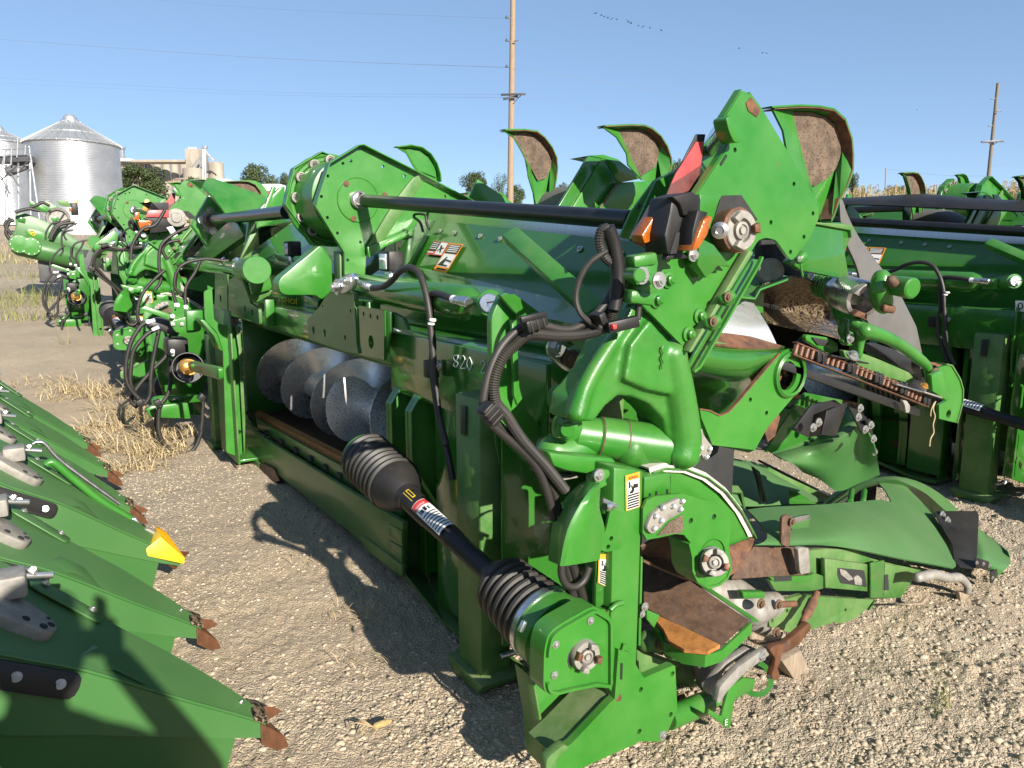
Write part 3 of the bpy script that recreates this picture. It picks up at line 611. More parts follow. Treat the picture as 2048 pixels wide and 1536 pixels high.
# ================================================================ the folded corn header (model for the whole row)
A = thing('corn_header', 'nearest folded green corn header, with the big bright triangular end plate and drive shaft', 'corn header', (2, 4, 0), 'folded corn headers parked in rows')
def PX(l, **k): return [at(a, b, **k) for a, b in l]
nU = L(0, -1, 0); nV = L(-1, 0, 0)
# ---- frame beams
box('main_beam', (1.40, 1.95, 1.09), (1.58, 6.7, 1.255), 'gloss', A, .012)
box('rear_beam', (1.6, 1.95, 1.0), (1.72, 6.7, 1.16), 'worn', A, .01)
box('beam_doubler', (1.385, 1.95, .98), (1.40, 3.2, 1.252), 'gloss', A, .004)
def stroke(nm, cs, par, m='chalk', r=.0022):
    V, Fc = [], []
    for c in cs:
        v, f = sweep(spline(c, 5), r, 5); k = len(V); V += v; Fc += [tuple(i+k for i in q) for q in f]
    return mk(nm, V, Fc, m, par)
def hand(seq, x, y, w_, h_, dx, dy):
    sh = {'8': [[(.8, .1), (.2, .15), (.3, .45), (.8, .7), (.5, 1), (.15, .8), (.7, .4), (.8, .1)]], '2': [[(.15, .25), (.5, 0), (.8, .3), (.2, .95), (.9, .95)]], '0': [[(.5, 0), (.15, .5), (.5, 1), (.85, .5), (.5, 0)]]}
    out = []
    for i, ch in enumerate(seq):
        if ch == ' ': continue
        for s in sh[ch]: out.append([at(x+dx*i+a*w_, y+dy*i+b*h_, v=1.382) for a, b in s])
    return out
# bracket plates on the beam
plate('bracket_plate', [(430, 545), (454, 549), (455, 622), (429, 618)], .014, 'scuff', A, v=1.325, holes=((434, 557, .012), (440, 557, .012), (447, 558, .012), (441, 597, .03)), rad=.01)
plate('bracket_plate', [(457, 560), (478, 548), (488, 552), (500, 606), (517, 618), (519, 649), (457, 622)], .02, 'scuff', A, v=1.32, holes=((490, 617, .025), (505, 625, .025)), rad=.015)
plate('bracket_plate', [(614, 640), (640, 612), (652, 590), (672, 577), (708, 586), (713, 690), (717, 708), (688, 703), (616, 678)], .022, 'scuff', A, v=1.32, holes=((627, 660, .022), (649, 666, .022), (690, 675, .014), (701, 622, .01), (645, 612, .008)), rad=.015)
plate('bracket_plate', [(717, 611), (768, 621), (768, 720), (718, 709)], .014, 'gloss', A, v=1.33, holes=((727, 628, .011), (741, 632, .011), (755, 635, .011), (742, 684, .032)), rad=.006)
plate('bracket_flange', [(768, 621), (781, 624), (781, 662), (768, 720)], .012, 'green', A, v=1.34)
plate('bracket_plate', [(783, 624), (805, 636), (815, 660), (785, 655)], .02, 'worn', A, v=1.36)
box('cross_tie', (1.34, 3.33, 1.17), (1.4, 3.36, 1.38), 'green', A); box('cross_tie', (1.34, 5.16, 1.12), (1.4, 5.2, 1.3), 'green', A)
# ---- support legs
def leg(u0, u1, v0, v1, zt):
    o = box('support_leg', (v0, u0, .025), (v1, u1, zt), 'worn', A, .01); fp = mk('foot', [(v0-.03, u1+.04, .05), (v0-.03, u0-.06, .05), (v0-.03, u0-.02, .0), (v0-.03, u1, .0), (v1+.05, u1+.04, .05), (v1+.05, u0-.06, .05), (v1+.05, u0-.02, 0), (v1+.05, u1, 0)], [(0, 1, 2, 3), (4, 5, 6, 7), (0, 1, 5, 4), (1, 2, 6, 5), (2, 3, 7, 6), (3, 0, 4, 7)], 'worn', o, bev=.004)
    return o
lg = leg(2.22, 2.4, 1.29, 1.42, 1.1)
tube('pin_clip', [L(1.40, 2.2, .11), L(1.43, 2.19, .12), L(1.45, 2.19, .105), L(1.47, 2.19, .13), L(1.44, 2.19, .15), L(1.46, 2.18, .17)], .004, 'zinc', lg, 8)
cyl('pin', L(1.36, 2.2, .12), L(1.5, 2.2, .12), .012, 'steel', lg); plate3('serial_plate', PX([(921, 810), (933, 812), (933, 872), (922, 868)], v=1.285), nV*.003, 'ink', lg)
leg(6.42, 6.6, 1.2, 1.33, .95)
# near guide post: two bent ribs, side walls, tray
box('post_wall', (1.56, 2.62, .03), (1.58, 3.25, 1.1), 'gloss', A); box('post_side', (1.43, 3.24, .03), (1.57, 3.26, 1.08), 'worn', A); box('post_side', (1.43, 2.6, .03), (1.57, 2.62, 1.08), 'gloss', A)
box('post_wall', (1.425, 2.6, .06), (1.445, 2.84, 1.08), 'gloss', A, .01)
mk('post_tray', [(1.40, 3.27, .12), (1.40, 2.75, .02), (1.40, 2.6, .03), (1.58, 2.6, .03), (1.58, 3.27, .02), (1.40, 3.27, .1), (1.40, 2.75, 0), (1.40, 2.6, .01), (1.58, 2.6, .01), (1.58, 3.27, 0)], [(0, 1, 2, 3, 4), (5, 6, 7, 8, 9), (0, 1, 6, 5), (1, 2, 7, 6), (2, 3, 8, 7), (3, 4, 9, 8), (4, 0, 5, 9)], 'scuff', A, smooth=False)
lathe('plug', L(1.565, 3.0, .2), L(1.5, 3.0, .2), [(0, .03), (.012, .03), (.014, .02)], 'deck', A)
def rib(u0, pts, wd=.05, th=.016):
    prof = [L(v, u0, z) for v, z in pts]; bk = [L(v+wd, u0, z) for v, z in pts]
    return plate3('rib', prof+bk[::-1], L(0, th, 0), 'green', A, bev=.003)
ribp = [(1.40, 1.2), (1.40, 1.02), (1.34, .93), (1.34, .72), (1.40, .6), (1.47, .48), (1.5, .3), (1.5, .06)]
rib(3.13, ribp, .2); rib(2.92, ribp, .16); rib(2.75, [(1.40, 1.15), (1.40, 1.04), (1.43, .95), (1.43, .06)], .14)
for u0 in (3.13, 2.92): strip('rib_flange', [L(v, u0-.03, z) for v, z in ribp], L(0, .062, 0), 'green', A, .006)
# far guide post
box('post', (1.2, 5.62, .06), (1.215, 6.2, 1.2), 'worn', A); plate('post_face', [(408, 582), (424, 577), (428, 640), (444, 650), (478, 652), (476, 700), (488, 905), (474, 912), (453, 905), (446, 700), (434, 665), (410, 640)], .02, 'green', A, u=5.72, rad=.02, holes=((478, 864, .016),))
plate('post_face', [(470, 650), (481, 655), (491, 840), (490, 905), (488, 907), (477, 700)], .015, 'worn', A, u=5.66); box('post_web', (1.22, 5.72, .05), (1.5, 6.1, .07), 'green', A)
plate('post_side', [(400, 640), (410, 640), (434, 668), (446, 702), (440, 700), (428, 672)], .25, 'green', A, u=5.7)
# ---- sill, floor, trough and cross auger
sill = plate('sill', [(489, 900), (487, 836), (520, 872), (660, 958), (805, 1045), (803, 1150), (720, 1082), (600, 985)], .03, 'scuff', A, v=1.37, bev=.006)
plate('sill_patch', [(497, 903), (520, 930), (519, 938), (492, 922)], .02, 'worn', A, v=1.35); plate('sill_patch', [(521, 926), (545, 938), (556, 962), (548, 967), (524, 950)], .02, 'deck', A, v=1.35); plate('sill_patch', [(723, 1072), (803, 1130), (803, 1152), (728, 1098)], .02, 'worn', A, v=1.36)
for i in range(3): plate('sill_bar', [(776, 1048+33*i), (803, 1062+33*i), (803, 1088+33*i), (776, 1068+33*i)], .02, 'scuff', A, v=1.362)
plate('cutter_rail', [(516, 858), (512, 838), (782, 988), (800, 998), (803, 1035), (780, 1024)], .02, 'scuff', A, v=1.42)
for i in range(9):
    t = i/8.5; x, y = 527+(775-527)*t, 878+(1022-878)*t-18; plate('rail_tooth', [(x, y), (x+7, y+4), (x+8, y+12), (x+3, y+13), (x+1, y+6)], .02, 'dark', A, v=1.405, bev=0)
mk('floor_edge', PX([(510, 826), (800, 975), (800, 988), (511, 838)], v=1.45)+PX([(518, 820), (806, 966)], v=1.5), [(0, 1, 2, 3), (0, 1, 5, 4)], 'orust', A, smooth=False)
mk('trough_floor', [L(1.45, 2.6, .41), L(1.45, 6.6, .27), L(1.75, 6.6, .24), L(1.75, 2.6, .3), L(2.1, 6.6, .3), L(2.1, 2.6, .34), L(2.3, 6.6, .6), L(2.3, 2.6, .6), L(2.3, 6.6, 1.1), L(2.3, 2.6, 1.1)], [(0, 1, 2, 3), (3, 2, 4, 5), (5, 4, 6, 7), (7, 6, 8, 9)], 'deck', A)
box('trough_end', (1.5, 6.55, .05), (2.3, 6.6, 1.1), 'green', A); box('trough_back', (2.32, 2.0, .1), (2.34, 6.6, 1.5), 'green', A)
ua0, ua1, av, az = 3.4, 6.5, 1.83, .62
cyl('auger_tube', L(av, ua0, az), L(av, ua1, az), .12, 'auger', A, 32)
def flight(u0, u1, turns, r0, r1, hand, m, ph=0):
    n = int(40*turns); rows = []
    for i in range(n+1):
        a = ph+hand*2*math.pi*turns*i/n; u = u0+(u1-u0)*i/n; rows.append([L(av+r*math.cos(a), u, az+r*math.sin(a)) for r in (r0, (r0+r1)/2, r1)])
    return grid('flighting', rows, m, A, .006)
flight(4.6, 6.5, 2.7, .11, .3, 1, 'auger', .6); flight(3.4, 4.35, 1.3, .11, .27, -1, 'augsp', 1.2)
plate('flight_end', [(650, 800), (672, 760), (706, 750), (742, 768), (752, 800), (762, 838), (748, 866), (712, 887), (680, 880), (655, 850)], .006, 'augsp', A, u=4.42, rad=.06)
box('trough_near_wall', (1.46, 2.5, .05), (2.32, 2.53, 1.2), 'gloss', A); box('trough_cover', (1.60, 2.3, 1.18), (2.32, 6.6, 1.2), 'gloss', A)
# ---- back sheet of the folded wing above the cylinder, with decals
def bsh(u): k = .085*(u-3.6); return [L(1.99, u, 1.765+k), L(1.80, u, 1.52+k), L(1.63, u, 1.43+k*.6), L(1.62, u, 1.2)]
for u0, u1 in ((1.95, 4.1), (4.3, 7.2)):
    grid('back_sheet', [bsh(u0), bsh(u1)], 'gloss', A, .004, ang=20)
    grid('stainless_cover', [[L(2.03, u, 1.70+.085*(u-3.6)), L(2.06, u, 1.84+.085*(u-3.6)), L(2.2, u, 1.86+.085*(u-3.6))] for u in (u0+.1, u1)], 'inox', A, .004, ang=20)
pb0 = (L(1.895-.004, 3.6, 1.6425+.003), L(-.19, 0, -.245).cross(L(0, 1, .085)))
for p in ((880, 462), (909, 466), (961, 472), (1000, 478), (1042, 484), (1160, 498), (1242, 508), (548, 470)): bolt(at(*p, pl=pb0), L(-.8, 0, .6), .011, A)
pn = (L(1.895-.008, 3.6, 1.6425+.006), L(-.19, 0, -.245).cross(L(0, 1, .085)))
PA = [at(x, y, pl=pn) for x, y in ((868, 482), (899, 486), (884, 512), (850, 508))]; PB = [at(x, y, pl=pn) for x, y in ((900, 487), (928, 489), (893, 547), (866, 541))]
def warn(nm, P, head, lines, orient='h'):
    b = flat(nm, [rect(0, 0, 1, 1)], head, A, P, .002); flat('label_panel', [rect(.05, .05, .95, .95)], 'white', b, P, .003); return b
b = flat('warning_decal', [rect(0, 0, 1, 1)], 'redp', A, PA, .002); flat('text_panel', [rect(.04, .05, .52, .72)], 'ink', b, PA, .003); flat('picture_panel', [rect(.54, .05, .96, .95)], 'white', b, PA, .003)
flat('text_line', [rect(.08, .12+.14*i, .48, .17+.14*i) for i in range(4)], 'white', b, PA, .004); flat('pictogram', [[(.62, .3), (.7, .25), (.8, .45), (.9, .4), (.92, .47), (.8, .55), (.86, .8), (.78, .8), (.73, .6), (.62, .75), (.58, .7), (.68, .5)]], 'ink', b, PA, .004)
flat('signal_word', [rect(.1, .8, .46, .88)], 'white', b, PA, .004)
b = flat('warning_decal', [rect(0, 0, 1, 1)], 'orange', A, PB, .0022); flat('text_panel', [rect(.07, .04, .93, .36)], 'ink', b, PB, .0032); flat('picture_panel', [rect(.07, .38, .93, .82)], 'white', b, PB, .0032)
flat('text_line', [rect(.14, .08+.065*i, .86, .11+.065*i) for i in range(4)], 'white', b, PB, .0042); flat('pictogram', [[(.1, .8), (.4, .48), (.5, .5), (.45, .56), (.9, .6), (.9, .66), (.5, .62), (.46, .74), (.8, .76), (.8, .8)]], 'ink', b, PB, .0042); flat('signal_word', [rect(.2, .88, .8, .93)], 'ink', b, PB, .0042)
# hood lettering of the folded wing, upside down behind the small cover
b = plate('lettered_panel', [(540, 588), (600, 588), (636, 600), (634, 622), (560, 612), (536, 604)], .02, 'gloss', A, v=1.55)
q0, q1, q2 = at(595, 596, v=1.545), at(541, 590, v=1.545), at(596, 610, v=1.545); text('lettering', 'JOHN DEERE', q0, q1-q0, q2-q0, .045, 'yellow', b, wid=(q1-q0).length*1.35)
# ---- hydraulic fold cylinder
ca, cb = at(700, 572, v=1.42), at(944, 607, v=1.40); dc = (cb-ca).normalized()
cl = lathe('hydraulic_cylinder', ca, cb, [(-.06, .03), (0, .06), (.02, .067), ((cb-ca).length-.04, .067), ((cb-ca).length, .05), ((cb-ca).length+.02, .03), ((cb-ca).length+.12, .03)], 'gloss', A, 32)
cyl('eye', at(979, 606, v=1.33), at(1000, 612, v=1.47), .046, 'green', cl); cyl('pin_face', at(978, 605.5, v=1.322), at(979, 606, v=1.34), .033, 'zinc', cl); beam('pin_slot', at(968, 606, v=1.318), at(990, 603, v=1.318), .006, .004, 'ink', cl)
bolt(at(1004, 604, v=1.33), nV, .012, cl); box('port_block', at(950, 612, v=1.36)-L(0, .04, .035), at(950, 612, v=1.36)+L(.05, .05, .03), 'green', cl)
for a, b_, rr2, m in (((905, 598), (916, 601), .016, 'white'), ((912, 600), (926, 603), .017, 'steel'), ((924, 602), (938, 606), .02, 'zinc'), ((722, 568), (736, 573), .017, 'zinc'), ((734, 572), (744, 576), .013, 'white')): cyl('fitting', at(*a, v=1.33), at(*b_, v=1.33), rr2, m, cl, 12)
box('port_boss', at(727, 575, v=1.36)-L(0, .03, .04), at(727, 575, v=1.36)+L(.04, .03, .02), 'zinc', cl)
kp = plate('knuckle_plate', [(664, 575), (672, 560), (690, 553), (706, 545), (711, 556), (706, 575), (690, 586), (670, 588)], .02, 'zinc', A, v=1.29, rad=.03)
bolt(at(675, 574, v=1.29), nV, .03, kp); bolt(at(698, 562, v=1.29), nV, .026, kp)
ca, cb = at(400, 530, v=1.42), at(520, 548, v=1.42); lathe('hydraulic_cylinder', ca, cb, [(-.5, .067), (-.48, .067), ((cb-ca).length-.02, .067), ((cb-ca).length, .04)], 'gloss', A, 28)
cyl('rod_end', at(490, 540, v=1.36), at(514, 540, v=1.2), .085, 'green', A, 24); bolt(at(494, 536, v=1.22), nU, .022, A)
plate('knuckle_plate', [(463, 520), (472, 514), (481, 518), (483, 538), (474, 551), (464, 548)], .02, 'zinc', A, v=1.3, rad=.02); bolt(at(473, 533, v=1.3), nV, .03, A)
plate('clevis', [(520, 548), (535, 528), (541, 560), (545, 578), (505, 590), (498, 560)], .02, 'green', A, u=5.05, rad=.03); plate('clevis', [(480, 548), (490, 556), (500, 590), (545, 580), (540, 590), (515, 604), (500, 600)], .03, 'worn', A, u=5.1)
tube('hose', PX([(744, 576), (765, 574), (785, 560), (800, 543), (820, 535), (838, 547), (850, 580), (858, 620), (862, 660), (867, 720), (872, 780), (880, 840), (893, 890)], v=1.31), .0135, 'rubber', A, 10)
tube('hose', PX([(905, 598), (885, 590), (868, 587), (861, 598), (862, 640), (866, 690), (864, 735), (872, 800), (884, 860), (898, 920), (905, 960)], v=1.33), .0135, 'rubber', A, 10)
for p in ((863, 647), (866, 640)): cyl('hose_band', at(p[0], p[1]-3, v=1.31), at(p[0], p[1]+3, v=1.31), .016, 'white', A, 12)
bolt(at(879, 731, v=1.33), nV, .016, A); box('hose_clip', at(866, 740, v=1.35)-L(.03, .02, .03), at(866, 725, v=1.35)+L(.02, .03, .01), 'black', A)
# ---- work lights
def worklight(px, py, v, s=1.):
    c = at(px, py, v=v); o = box('work_light', c-L(.02, .11, .05), c+L(.07, .03, .055), 'black', A, .012); plate3('light_lens', [c+L(-.021, q*.045+.03-.07, r_*.04) for q, r_ in ((-1, -1), (1, -1), (1, 1), (-1, 1))], nV*.006, 'lens', o)
    for q in (-1, 0, 1): cyl('diode', c+L(-.027, -.04+q*.025, .01), c+L(-.032, -.04+q*.025, .01), .01, 'white', o, 10)
    box('light_bracket', c+L(0, -.06, -.12), c+L(.03, 0, -.05), 'zinc', o)
    bolt(c+L(-.005, -.03, -.1), nV, .014, o); return o
worklight(575, 498, 1.62); worklight(768, 523, 1.60)
plate('light_tray', [(545, 505), (600, 528), (595, 535), (560, 530)], .03, 'green', A, v=1.64)
plate('fin', [(805, 545), (848, 470), (856, 472), (815, 545)], .05, 'green', A, v=1.75); tube('wire_loop', PX([(846, 463), (840, 445), (828, 434), (832, 428), (850, 430), (853, 445), (858, 458)], v=1.9), .008, 'rubber', A, 8)
# ---- small rounded triangular cover between the cylinders
cv = plate('hinge_cover', [(556, 566), (562, 555), (640, 491), (647, 495), (664, 522), (665, 580), (643, 600), (634, 590), (572, 590), (560, 584)], .12, 'green', A, u=4.1, rad=.02, bev=.012)
# ---- wing end plates (octagonal gear housings)
OP = [(712, 292), (722, 291), (830, 345), (935, 402), (930, 440), (860, 452), (770, 490), (732, 515), (724, 640), (700, 650), (688, 590), (687, 505), (627, 408), (653, 327)]
op = plate('octagonal_end_plate', OP, .02, 'green', A, u=4.15, holes=((702, 322, .009), (686, 327, .009), (656, 352, .009), (643, 393, .009), (655, 435, .009), (675, 466, .009), (766, 333, .009), (809, 352, .009), (721, 484, .009), (695, 520, .009), (890, 393, .009)))
for a, b in zip(OP[:4], OP[1:4]): pass
strip('rim', PX([(627, 408), (653, 327), (712, 291), (722, 290), (830, 344), (937, 401)], u=4.15), L(0, -.05, 0), 'green', op, .006)
strip('rim', PX([(627, 408), (687, 505), (688, 590)], u=4.15), L(0, -.03, 0), 'green', op, .006)
cc = at(716, 400, u=4.15); lathe('bearing_ring', cc+L(0, .004, 0), cc+L(0, -.1, 0), [(0, .125), (.008, .125), (.011, .122), (.008, .119), (.0075, .02)], 'green', op, 40)
lathe('tube_flange', cc, cc+L(0, -.2, 0), [(0, .05), (.03, .05), (.034, .045), (.03, .04), (.01, .036)], 'steel', op)
for p in ((693, 367), (707, 437), (770, 390)): lathe('plug', at(*p, u=4.143), at(*p, u=4.1), [(0, .016), (.006, .016), (.007, .01)], 'rust', op, 14)
plate('housing_brace', [(826, 356), (838, 350), (846, 365), (760, 492), (735, 494), (795, 395)], .02, 'worn', A, u=4.12); plate('housing_lip', [(735, 494), (775, 478), (860, 440), (862, 452), (770, 494), (738, 516)], .02, 'green', A, u=4.1)
plate('slot_post', [(679, 502), (687, 505), (688, 578), (681, 590)], .1, 'worn', A, u=4.17)
Q = [(639, 304), (668, 316), (720, 340), (720, 480), (640, 492), (622, 490), (566, 409), (583, 337)]
oq = plate('octagonal_end_plate', Q, .03, 'green', A, u=4.55); strip('rim', PX([(622, 490), (566, 409), (583, 337), (639, 304), (668, 316)], u=4.55), L(0, -.05, 0), 'green', oq, .006)
qc = at(660, 402, u=4.55); lathe('gear_ring', qc, qc+L(0, -.1, 0), [(0, .275), (.03, .275), (.04, .262), (.03, .25), (.03, .235), (.0, .2)], 'cast', oq, 48)
for p in ((656, 322), (625, 331), (598, 356), (589, 396), (600, 435), (621, 462)):
    b = at(*p, u=4.54); lathe('bolt_boss', b, b+L(0, -.1, 0), [(0, .035), (.05, .03), (.052, .024), (.045, .018)], 'alu', oq, 16); cyl('bolt_hole', b+L(0, -.046, 0), b+L(0, -.05, 0), .015, 'ink', oq, 12)
lathe('drum', qc+L(0, -.001, 0), qc+L(0, -.4, 0), [(0, .23), (.3, .21), (.32, .1)], 'green', A, 40)
# ---- cross shafts
ta, tb = at(722, 401, u=4.14), at(1262, 440, u=2.06); tq = (tb-ta).normalized(); cyl('tube_shaft', ta, tb, .035, 'tubep', A, 28); cyl('shaft_sleeve', ta-tq*.01, ta+tq*.05, .0365, 'steel', A, 28)
fa, fb = at(574, 424, u=5.0), at(416, 441, u=7.55); cyl('tube_shaft', fa, fb, .045, 'tubep', A, 28)
wp = plate('bearing_plate', [(398, 437), (417, 416), (440, 428), (437, 446), (423, 468), (415, 466)], .02, 'alu', A, u=7.4, rad=.03); cyl('shaft_collar', at(419, 441, u=7.38), at(424, 441, u=7.3), .055, 'chaff', A)
for p in ((421, 421), (403, 440), (427, 463)): bolt(at(*p, u=7.4), nU, .025, wp)
# ---- far wing: hood shells, brackets (behind the shaft)
plate('wing_frame', [(383, 450), (428, 372), (446, 395), (470, 450), (420, 500)], .1, 'green', A, u=7.5, bev=.01)
grid('wing_hood', [PX([(412, 358), (425, 356), (530, 392)], u=7.2), PX([(405, 372), (428, 378), (545, 420)], u=7.0), PX([(428, 392), (450, 425), (545, 470)], u=6.8)], 'green', A, .01)
plate('wing_bracket', [(352, 545), (398, 500), (430, 466), (462, 440), (475, 448), (488, 472), (470, 484), (420, 520), (380, 555)], .08, 'green', A, v=1.45, rad=.03, bev=.01)
plate('wing_bracket', [(462, 500), (480, 480), (497, 500), (510, 520), (500, 545), (450, 530)], .06, 'worn', A, v=1.6, bev=.01)
plate('wing_frame', [(498, 438), (560, 375), (570, 372), (568, 430), (500, 470), (490, 500)], .05, 'green', A, u=6.0, bev=.008); beam('edge_rail', at(497, 500, u=6), at(548, 374, u=6), .04, .03, 'green', A)
plate('wing_frame', [(500, 470), (590, 440), (585, 450), (520, 455), (500, 520), (480, 520)], .05, 'worn', A, u=5.6)
# diagonal strut, arm boxes, gussets of the near wing
sa, sb = at(1022, 470, v=1.62), at(1195, 626, v=1.55); beam('diagonal_strut', sa, sb, .07, .05, 'green', A, up=(-.6, -.4, .7), bev=.008)
st = at(1024, 459, v=1.6)
ar = plate('row_arm', [(1206, 316), (1236, 366), (1197, 415), (1100, 575), (1068, 560), (1145, 415)], .02, 'green', A, u=2.95, bev=.004)
plate('row_arm_side', [(1178, 311), (1207, 315), (1145, 415), (1068, 562), (1048, 545), (1118, 412)], .02, 'gloss', A, u=2.96)
plate('arm_cap', [(1178, 311), (1207, 309), (1236, 318), (1284, 357), (1236, 366), (1208, 318)], .16, 'green', A, u=2.955)
plate('gusset', [(1236, 365), (1312, 361), (1258, 424), (1195, 418)], .012, 'green', A, u=2.93); plate('gusset', [(1284, 356), (1236, 366), (1212, 318), (1240, 322)], .01, 'gloss', A, u=2.9)
strip('weld_lip', PX([(1234, 366), (1196, 418)], u=2.925), L(.012, 0, 0), 'chaff', A, .003)
plate('wing_skin', [(1347, 342), (1405, 338), (1330, 500), (1290, 487), (1241, 474), (1263, 424), (1310, 360)], .012, 'green', A, u=1.98, rad=.01); plate('skin_slot', [(1276, 415), (1280, 407), (1283, 409), (1279, 418)], .003, 'ink', A, u=1.977, bev=0)
# ---- gatherer scoops of the folded wing (curved hoods with a dried crust inside)
def scoop(u0, rim, left, inn, mi='chaff', dep=.05):
    s = plate('scoop', inn, .006, 'green', A, u=u0+dep, bev=0, rad=.01); R0 = PX(rim, u=u0); R1 = PX(rim, u=u0+dep)
    c = sum(R0, Vector())/len(R0); W = [(p*.94+c*.06) for p in R0]
    plate('scoop_shell', left+rim[::-1], .004, 'green', s, u=u0+dep+.006, bev=0)
    strip('scoop_rim', [p+(c-p)*.03 for p in R0], L(0, dep+.01, 0), 'rust' if mi == 'chaff' else 'green', s, .003)
    strip('scoop_lip', [p+(p-c)*.012 for p in R0], L(0, dep, 0), 'green', s, .004)
    I0 = PX(left, u=u0+.01); I1 = [at(*inn[i], u=u0+dep) for i in (0, -1)]
    grid('scoop_back', [R0, [at(*p, u=u0+dep) for p in [inn[min(int(i*len(inn)*.62/len(rim)), len(inn)-1)] for i in range(len(rim))]]], 'green', s, .004)
    grid('scoop_cheek', [I0, [I1[0]+(I1[1]-I1[0])*(i/(len(left)-1)) for i in range(len(left))]], 'green', s, .004)
    plate('crust' if mi == 'chaff' else 'scoop_face', inn, .004, mi, s, u=u0+dep-.006, bev=0, rad=.01); return s
def sc4(x0, y0, k, l): return [(x0+a*k, y0+b*k) for a, b in l]
Z4 = .3164
scoop(1.72, sc4(1400, 160, Z4, [(460, 175), (640, 165), (760, 170), (850, 188), (920, 250), (962, 370), (970, 480), (968, 570), (930, 680), (880, 760), (850, 850), (830, 890)]), sc4(1400, 160, Z4, [(455, 190), (520, 320), (550, 480), (640, 620), (700, 700), (760, 890)]),
      sc4(1400, 160, Z4, [(585, 200), (700, 203), (800, 235), (870, 300), (905, 370), (900, 450), (860, 560), (810, 620), (730, 670), (690, 665), (650, 540), (605, 340)]))
scoop(2.62, sc4(900, 160, .25, [(1240, 370), (1440, 360), (1560, 365), (1620, 390), (1690, 450), (1740, 530), (1770, 620), (1775, 680), (1750, 760), (1700, 830)]), sc4(900, 160, .25, [(1225, 382), (1330, 460), (1410, 590), (1420, 680), (1530, 800)]),
      sc4(900, 160, .25, [(1350, 398), (1480, 388), (1570, 400), (1650, 470), (1672, 560), (1665, 640), (1640, 700), (1545, 755), (1535, 780), (1450, 640)]))
scoop(3.5, sc4(900, 160, .25, [(440, 400), (600, 398), (700, 412), (760, 460), (820, 540), (855, 620), (862, 700), (850, 800), (835, 880), (790, 990)]), sc4(900, 160, .25, [(425, 410), (500, 450), (580, 590), (620, 680), (620, 760), (670, 920), (680, 990)]),
      sc4(900, 160, .25, [(490, 428), (600, 418), (690, 440), (760, 500), (808, 590), (812, 660), (800, 730), (770, 785), (720, 800), (705, 810), (640, 690)]))
plate('scoop_neck', sc4(900, 160, .25, [(640, 690), (720, 800), (760, 820), (790, 900), (780, 1000), (680, 1000), (665, 900), (625, 770)]), .01, 'green', A, u=3.64)
scoop(4.75, sc4(400, 270, .25, [(1575, 95), (1690, 80), (1780, 98), (1850, 150), (1900, 230), (1925, 310), (1930, 370)]), sc4(400, 270, .25, [(1565, 98), (1650, 150), (1705, 255), (1760, 310), (1880, 368)]), sc4(400, 270, .25, [(1640, 110), (1760, 120), (1840, 180), (1885, 260), (1890, 340), (1740, 280)]), 'green')
tube('black_hood', [L(2.55, 3.2, 1.72), L(2.6, 3.35, 1.8), L(2.6, 3.6, 1.82)], .16, 'grey', A, 20)
# wing top ridge seen between the scoops
beam('wing_ridge', L(2.35, 4.1, 2.0), L(2.9, 4.12, 1.72), .03, .12, 'green', A); box('wing_core', (2.16, 2.0, 1.25), (2.5, 7.0, 1.6), 'green', A, .02)
NEAR = True
# ================================================================ near end of the header
def Z(x0, y0, k, l): return [(x0+a*k, y0+b*k) for a, b in l]
K3 = .2988
def z3(l): return Z(950, 850, K3, l)
def z4(l): return Z(950, 1120, K3, l)
def zc(l): return Z(1200, 480, .25, l)
def zb(l): return Z(1536, 560, .25, l)
def zr(l): return Z(1400, 160, Z4, l)
def zd(l): return Z(1400, 880, Z4, l)
def gw(p): q = world(p); return gz(q.x, q.y)+float(relief(np.float64(q.x), np.float64(q.y)))
plate('side_sheet', [(1004, 850), (1210, 850), (1215, 1300), (1005, 1292)], .01, 'gloss', A, u=2.19); plate('side_sheet', [(990, 700), (1120, 720), (1200, 930), (1000, 930), (990, 880)], .01, 'gloss', A, u=2.21)
# square end post with the cut-out foot plate
pb = [at(1228, 932, u=1.72), at(1288, 940, u=1.72)]
ep = plate('end_post', [(1228, 934), (1288, 941), (1274, 1340), (1262, 1480), (1231, 1400), (1219, 1380)], .13, 'green', A, u=1.715, bev=.01)
plate('end_post_side', [(1193, 1120), (1222, 940), (1229, 934), (1220, 1380), (1190, 1370)], .02, 'gloss', A, u=1.75)
plate('post_bracket', z3([(1135, 350), (1290, 320), (1310, 330), (1315, 460), (1180, 480), (1130, 520)]), .1, 'green', A, u=1.74, bev=.006)
for x, y, h_ in ((1172, 478, 20), (1215, 465, 20), (1288, 452, 20)): plate('slot', z3([(x-6, y-h_), (x+6, y-h_-2), (x+6, y+h_-6), (x-6, y+h_-4)]), .002, 'ink', A, u=1.738, bev=0)
FP = z4([(935, 930), (905, 955), (650, 1225), (560, 1290), (475, 1340), (470, 1392), (500, 1440), (540, 1475), (820, 1345), (1060, 1238), (1100, 1215), (1240, 1215), (1290, 1150), (1355, 1000), (1340, 708), (1325, 706), (1130, 788), (1085, 715), (1040, 620), (960, 600)])
plate('box_web', z4([(640, 330), (900, 330), (900, 860), (640, 850), (560, 700), (560, 480)]), .02, 'gloss', A, u=1.72); fp = plate('foot_plate', FP, .025, 'green', A, u=1.70, holes=[(*z4([q])[0], .0085) for q in ((1322, 762), (1110, 868), (1310, 1035), (1100, 1148))])
bolt(at(*z4([(1255, 1170)])[0], u=1.70), nU, .011, fp); plate('toe', z4([(475, 1335), (600, 1235), (640, 1260), (545, 1330), (545, 1480), (480, 1480)]), .03, 'worn', A, u=1.685, rad=.02, bev=.01)
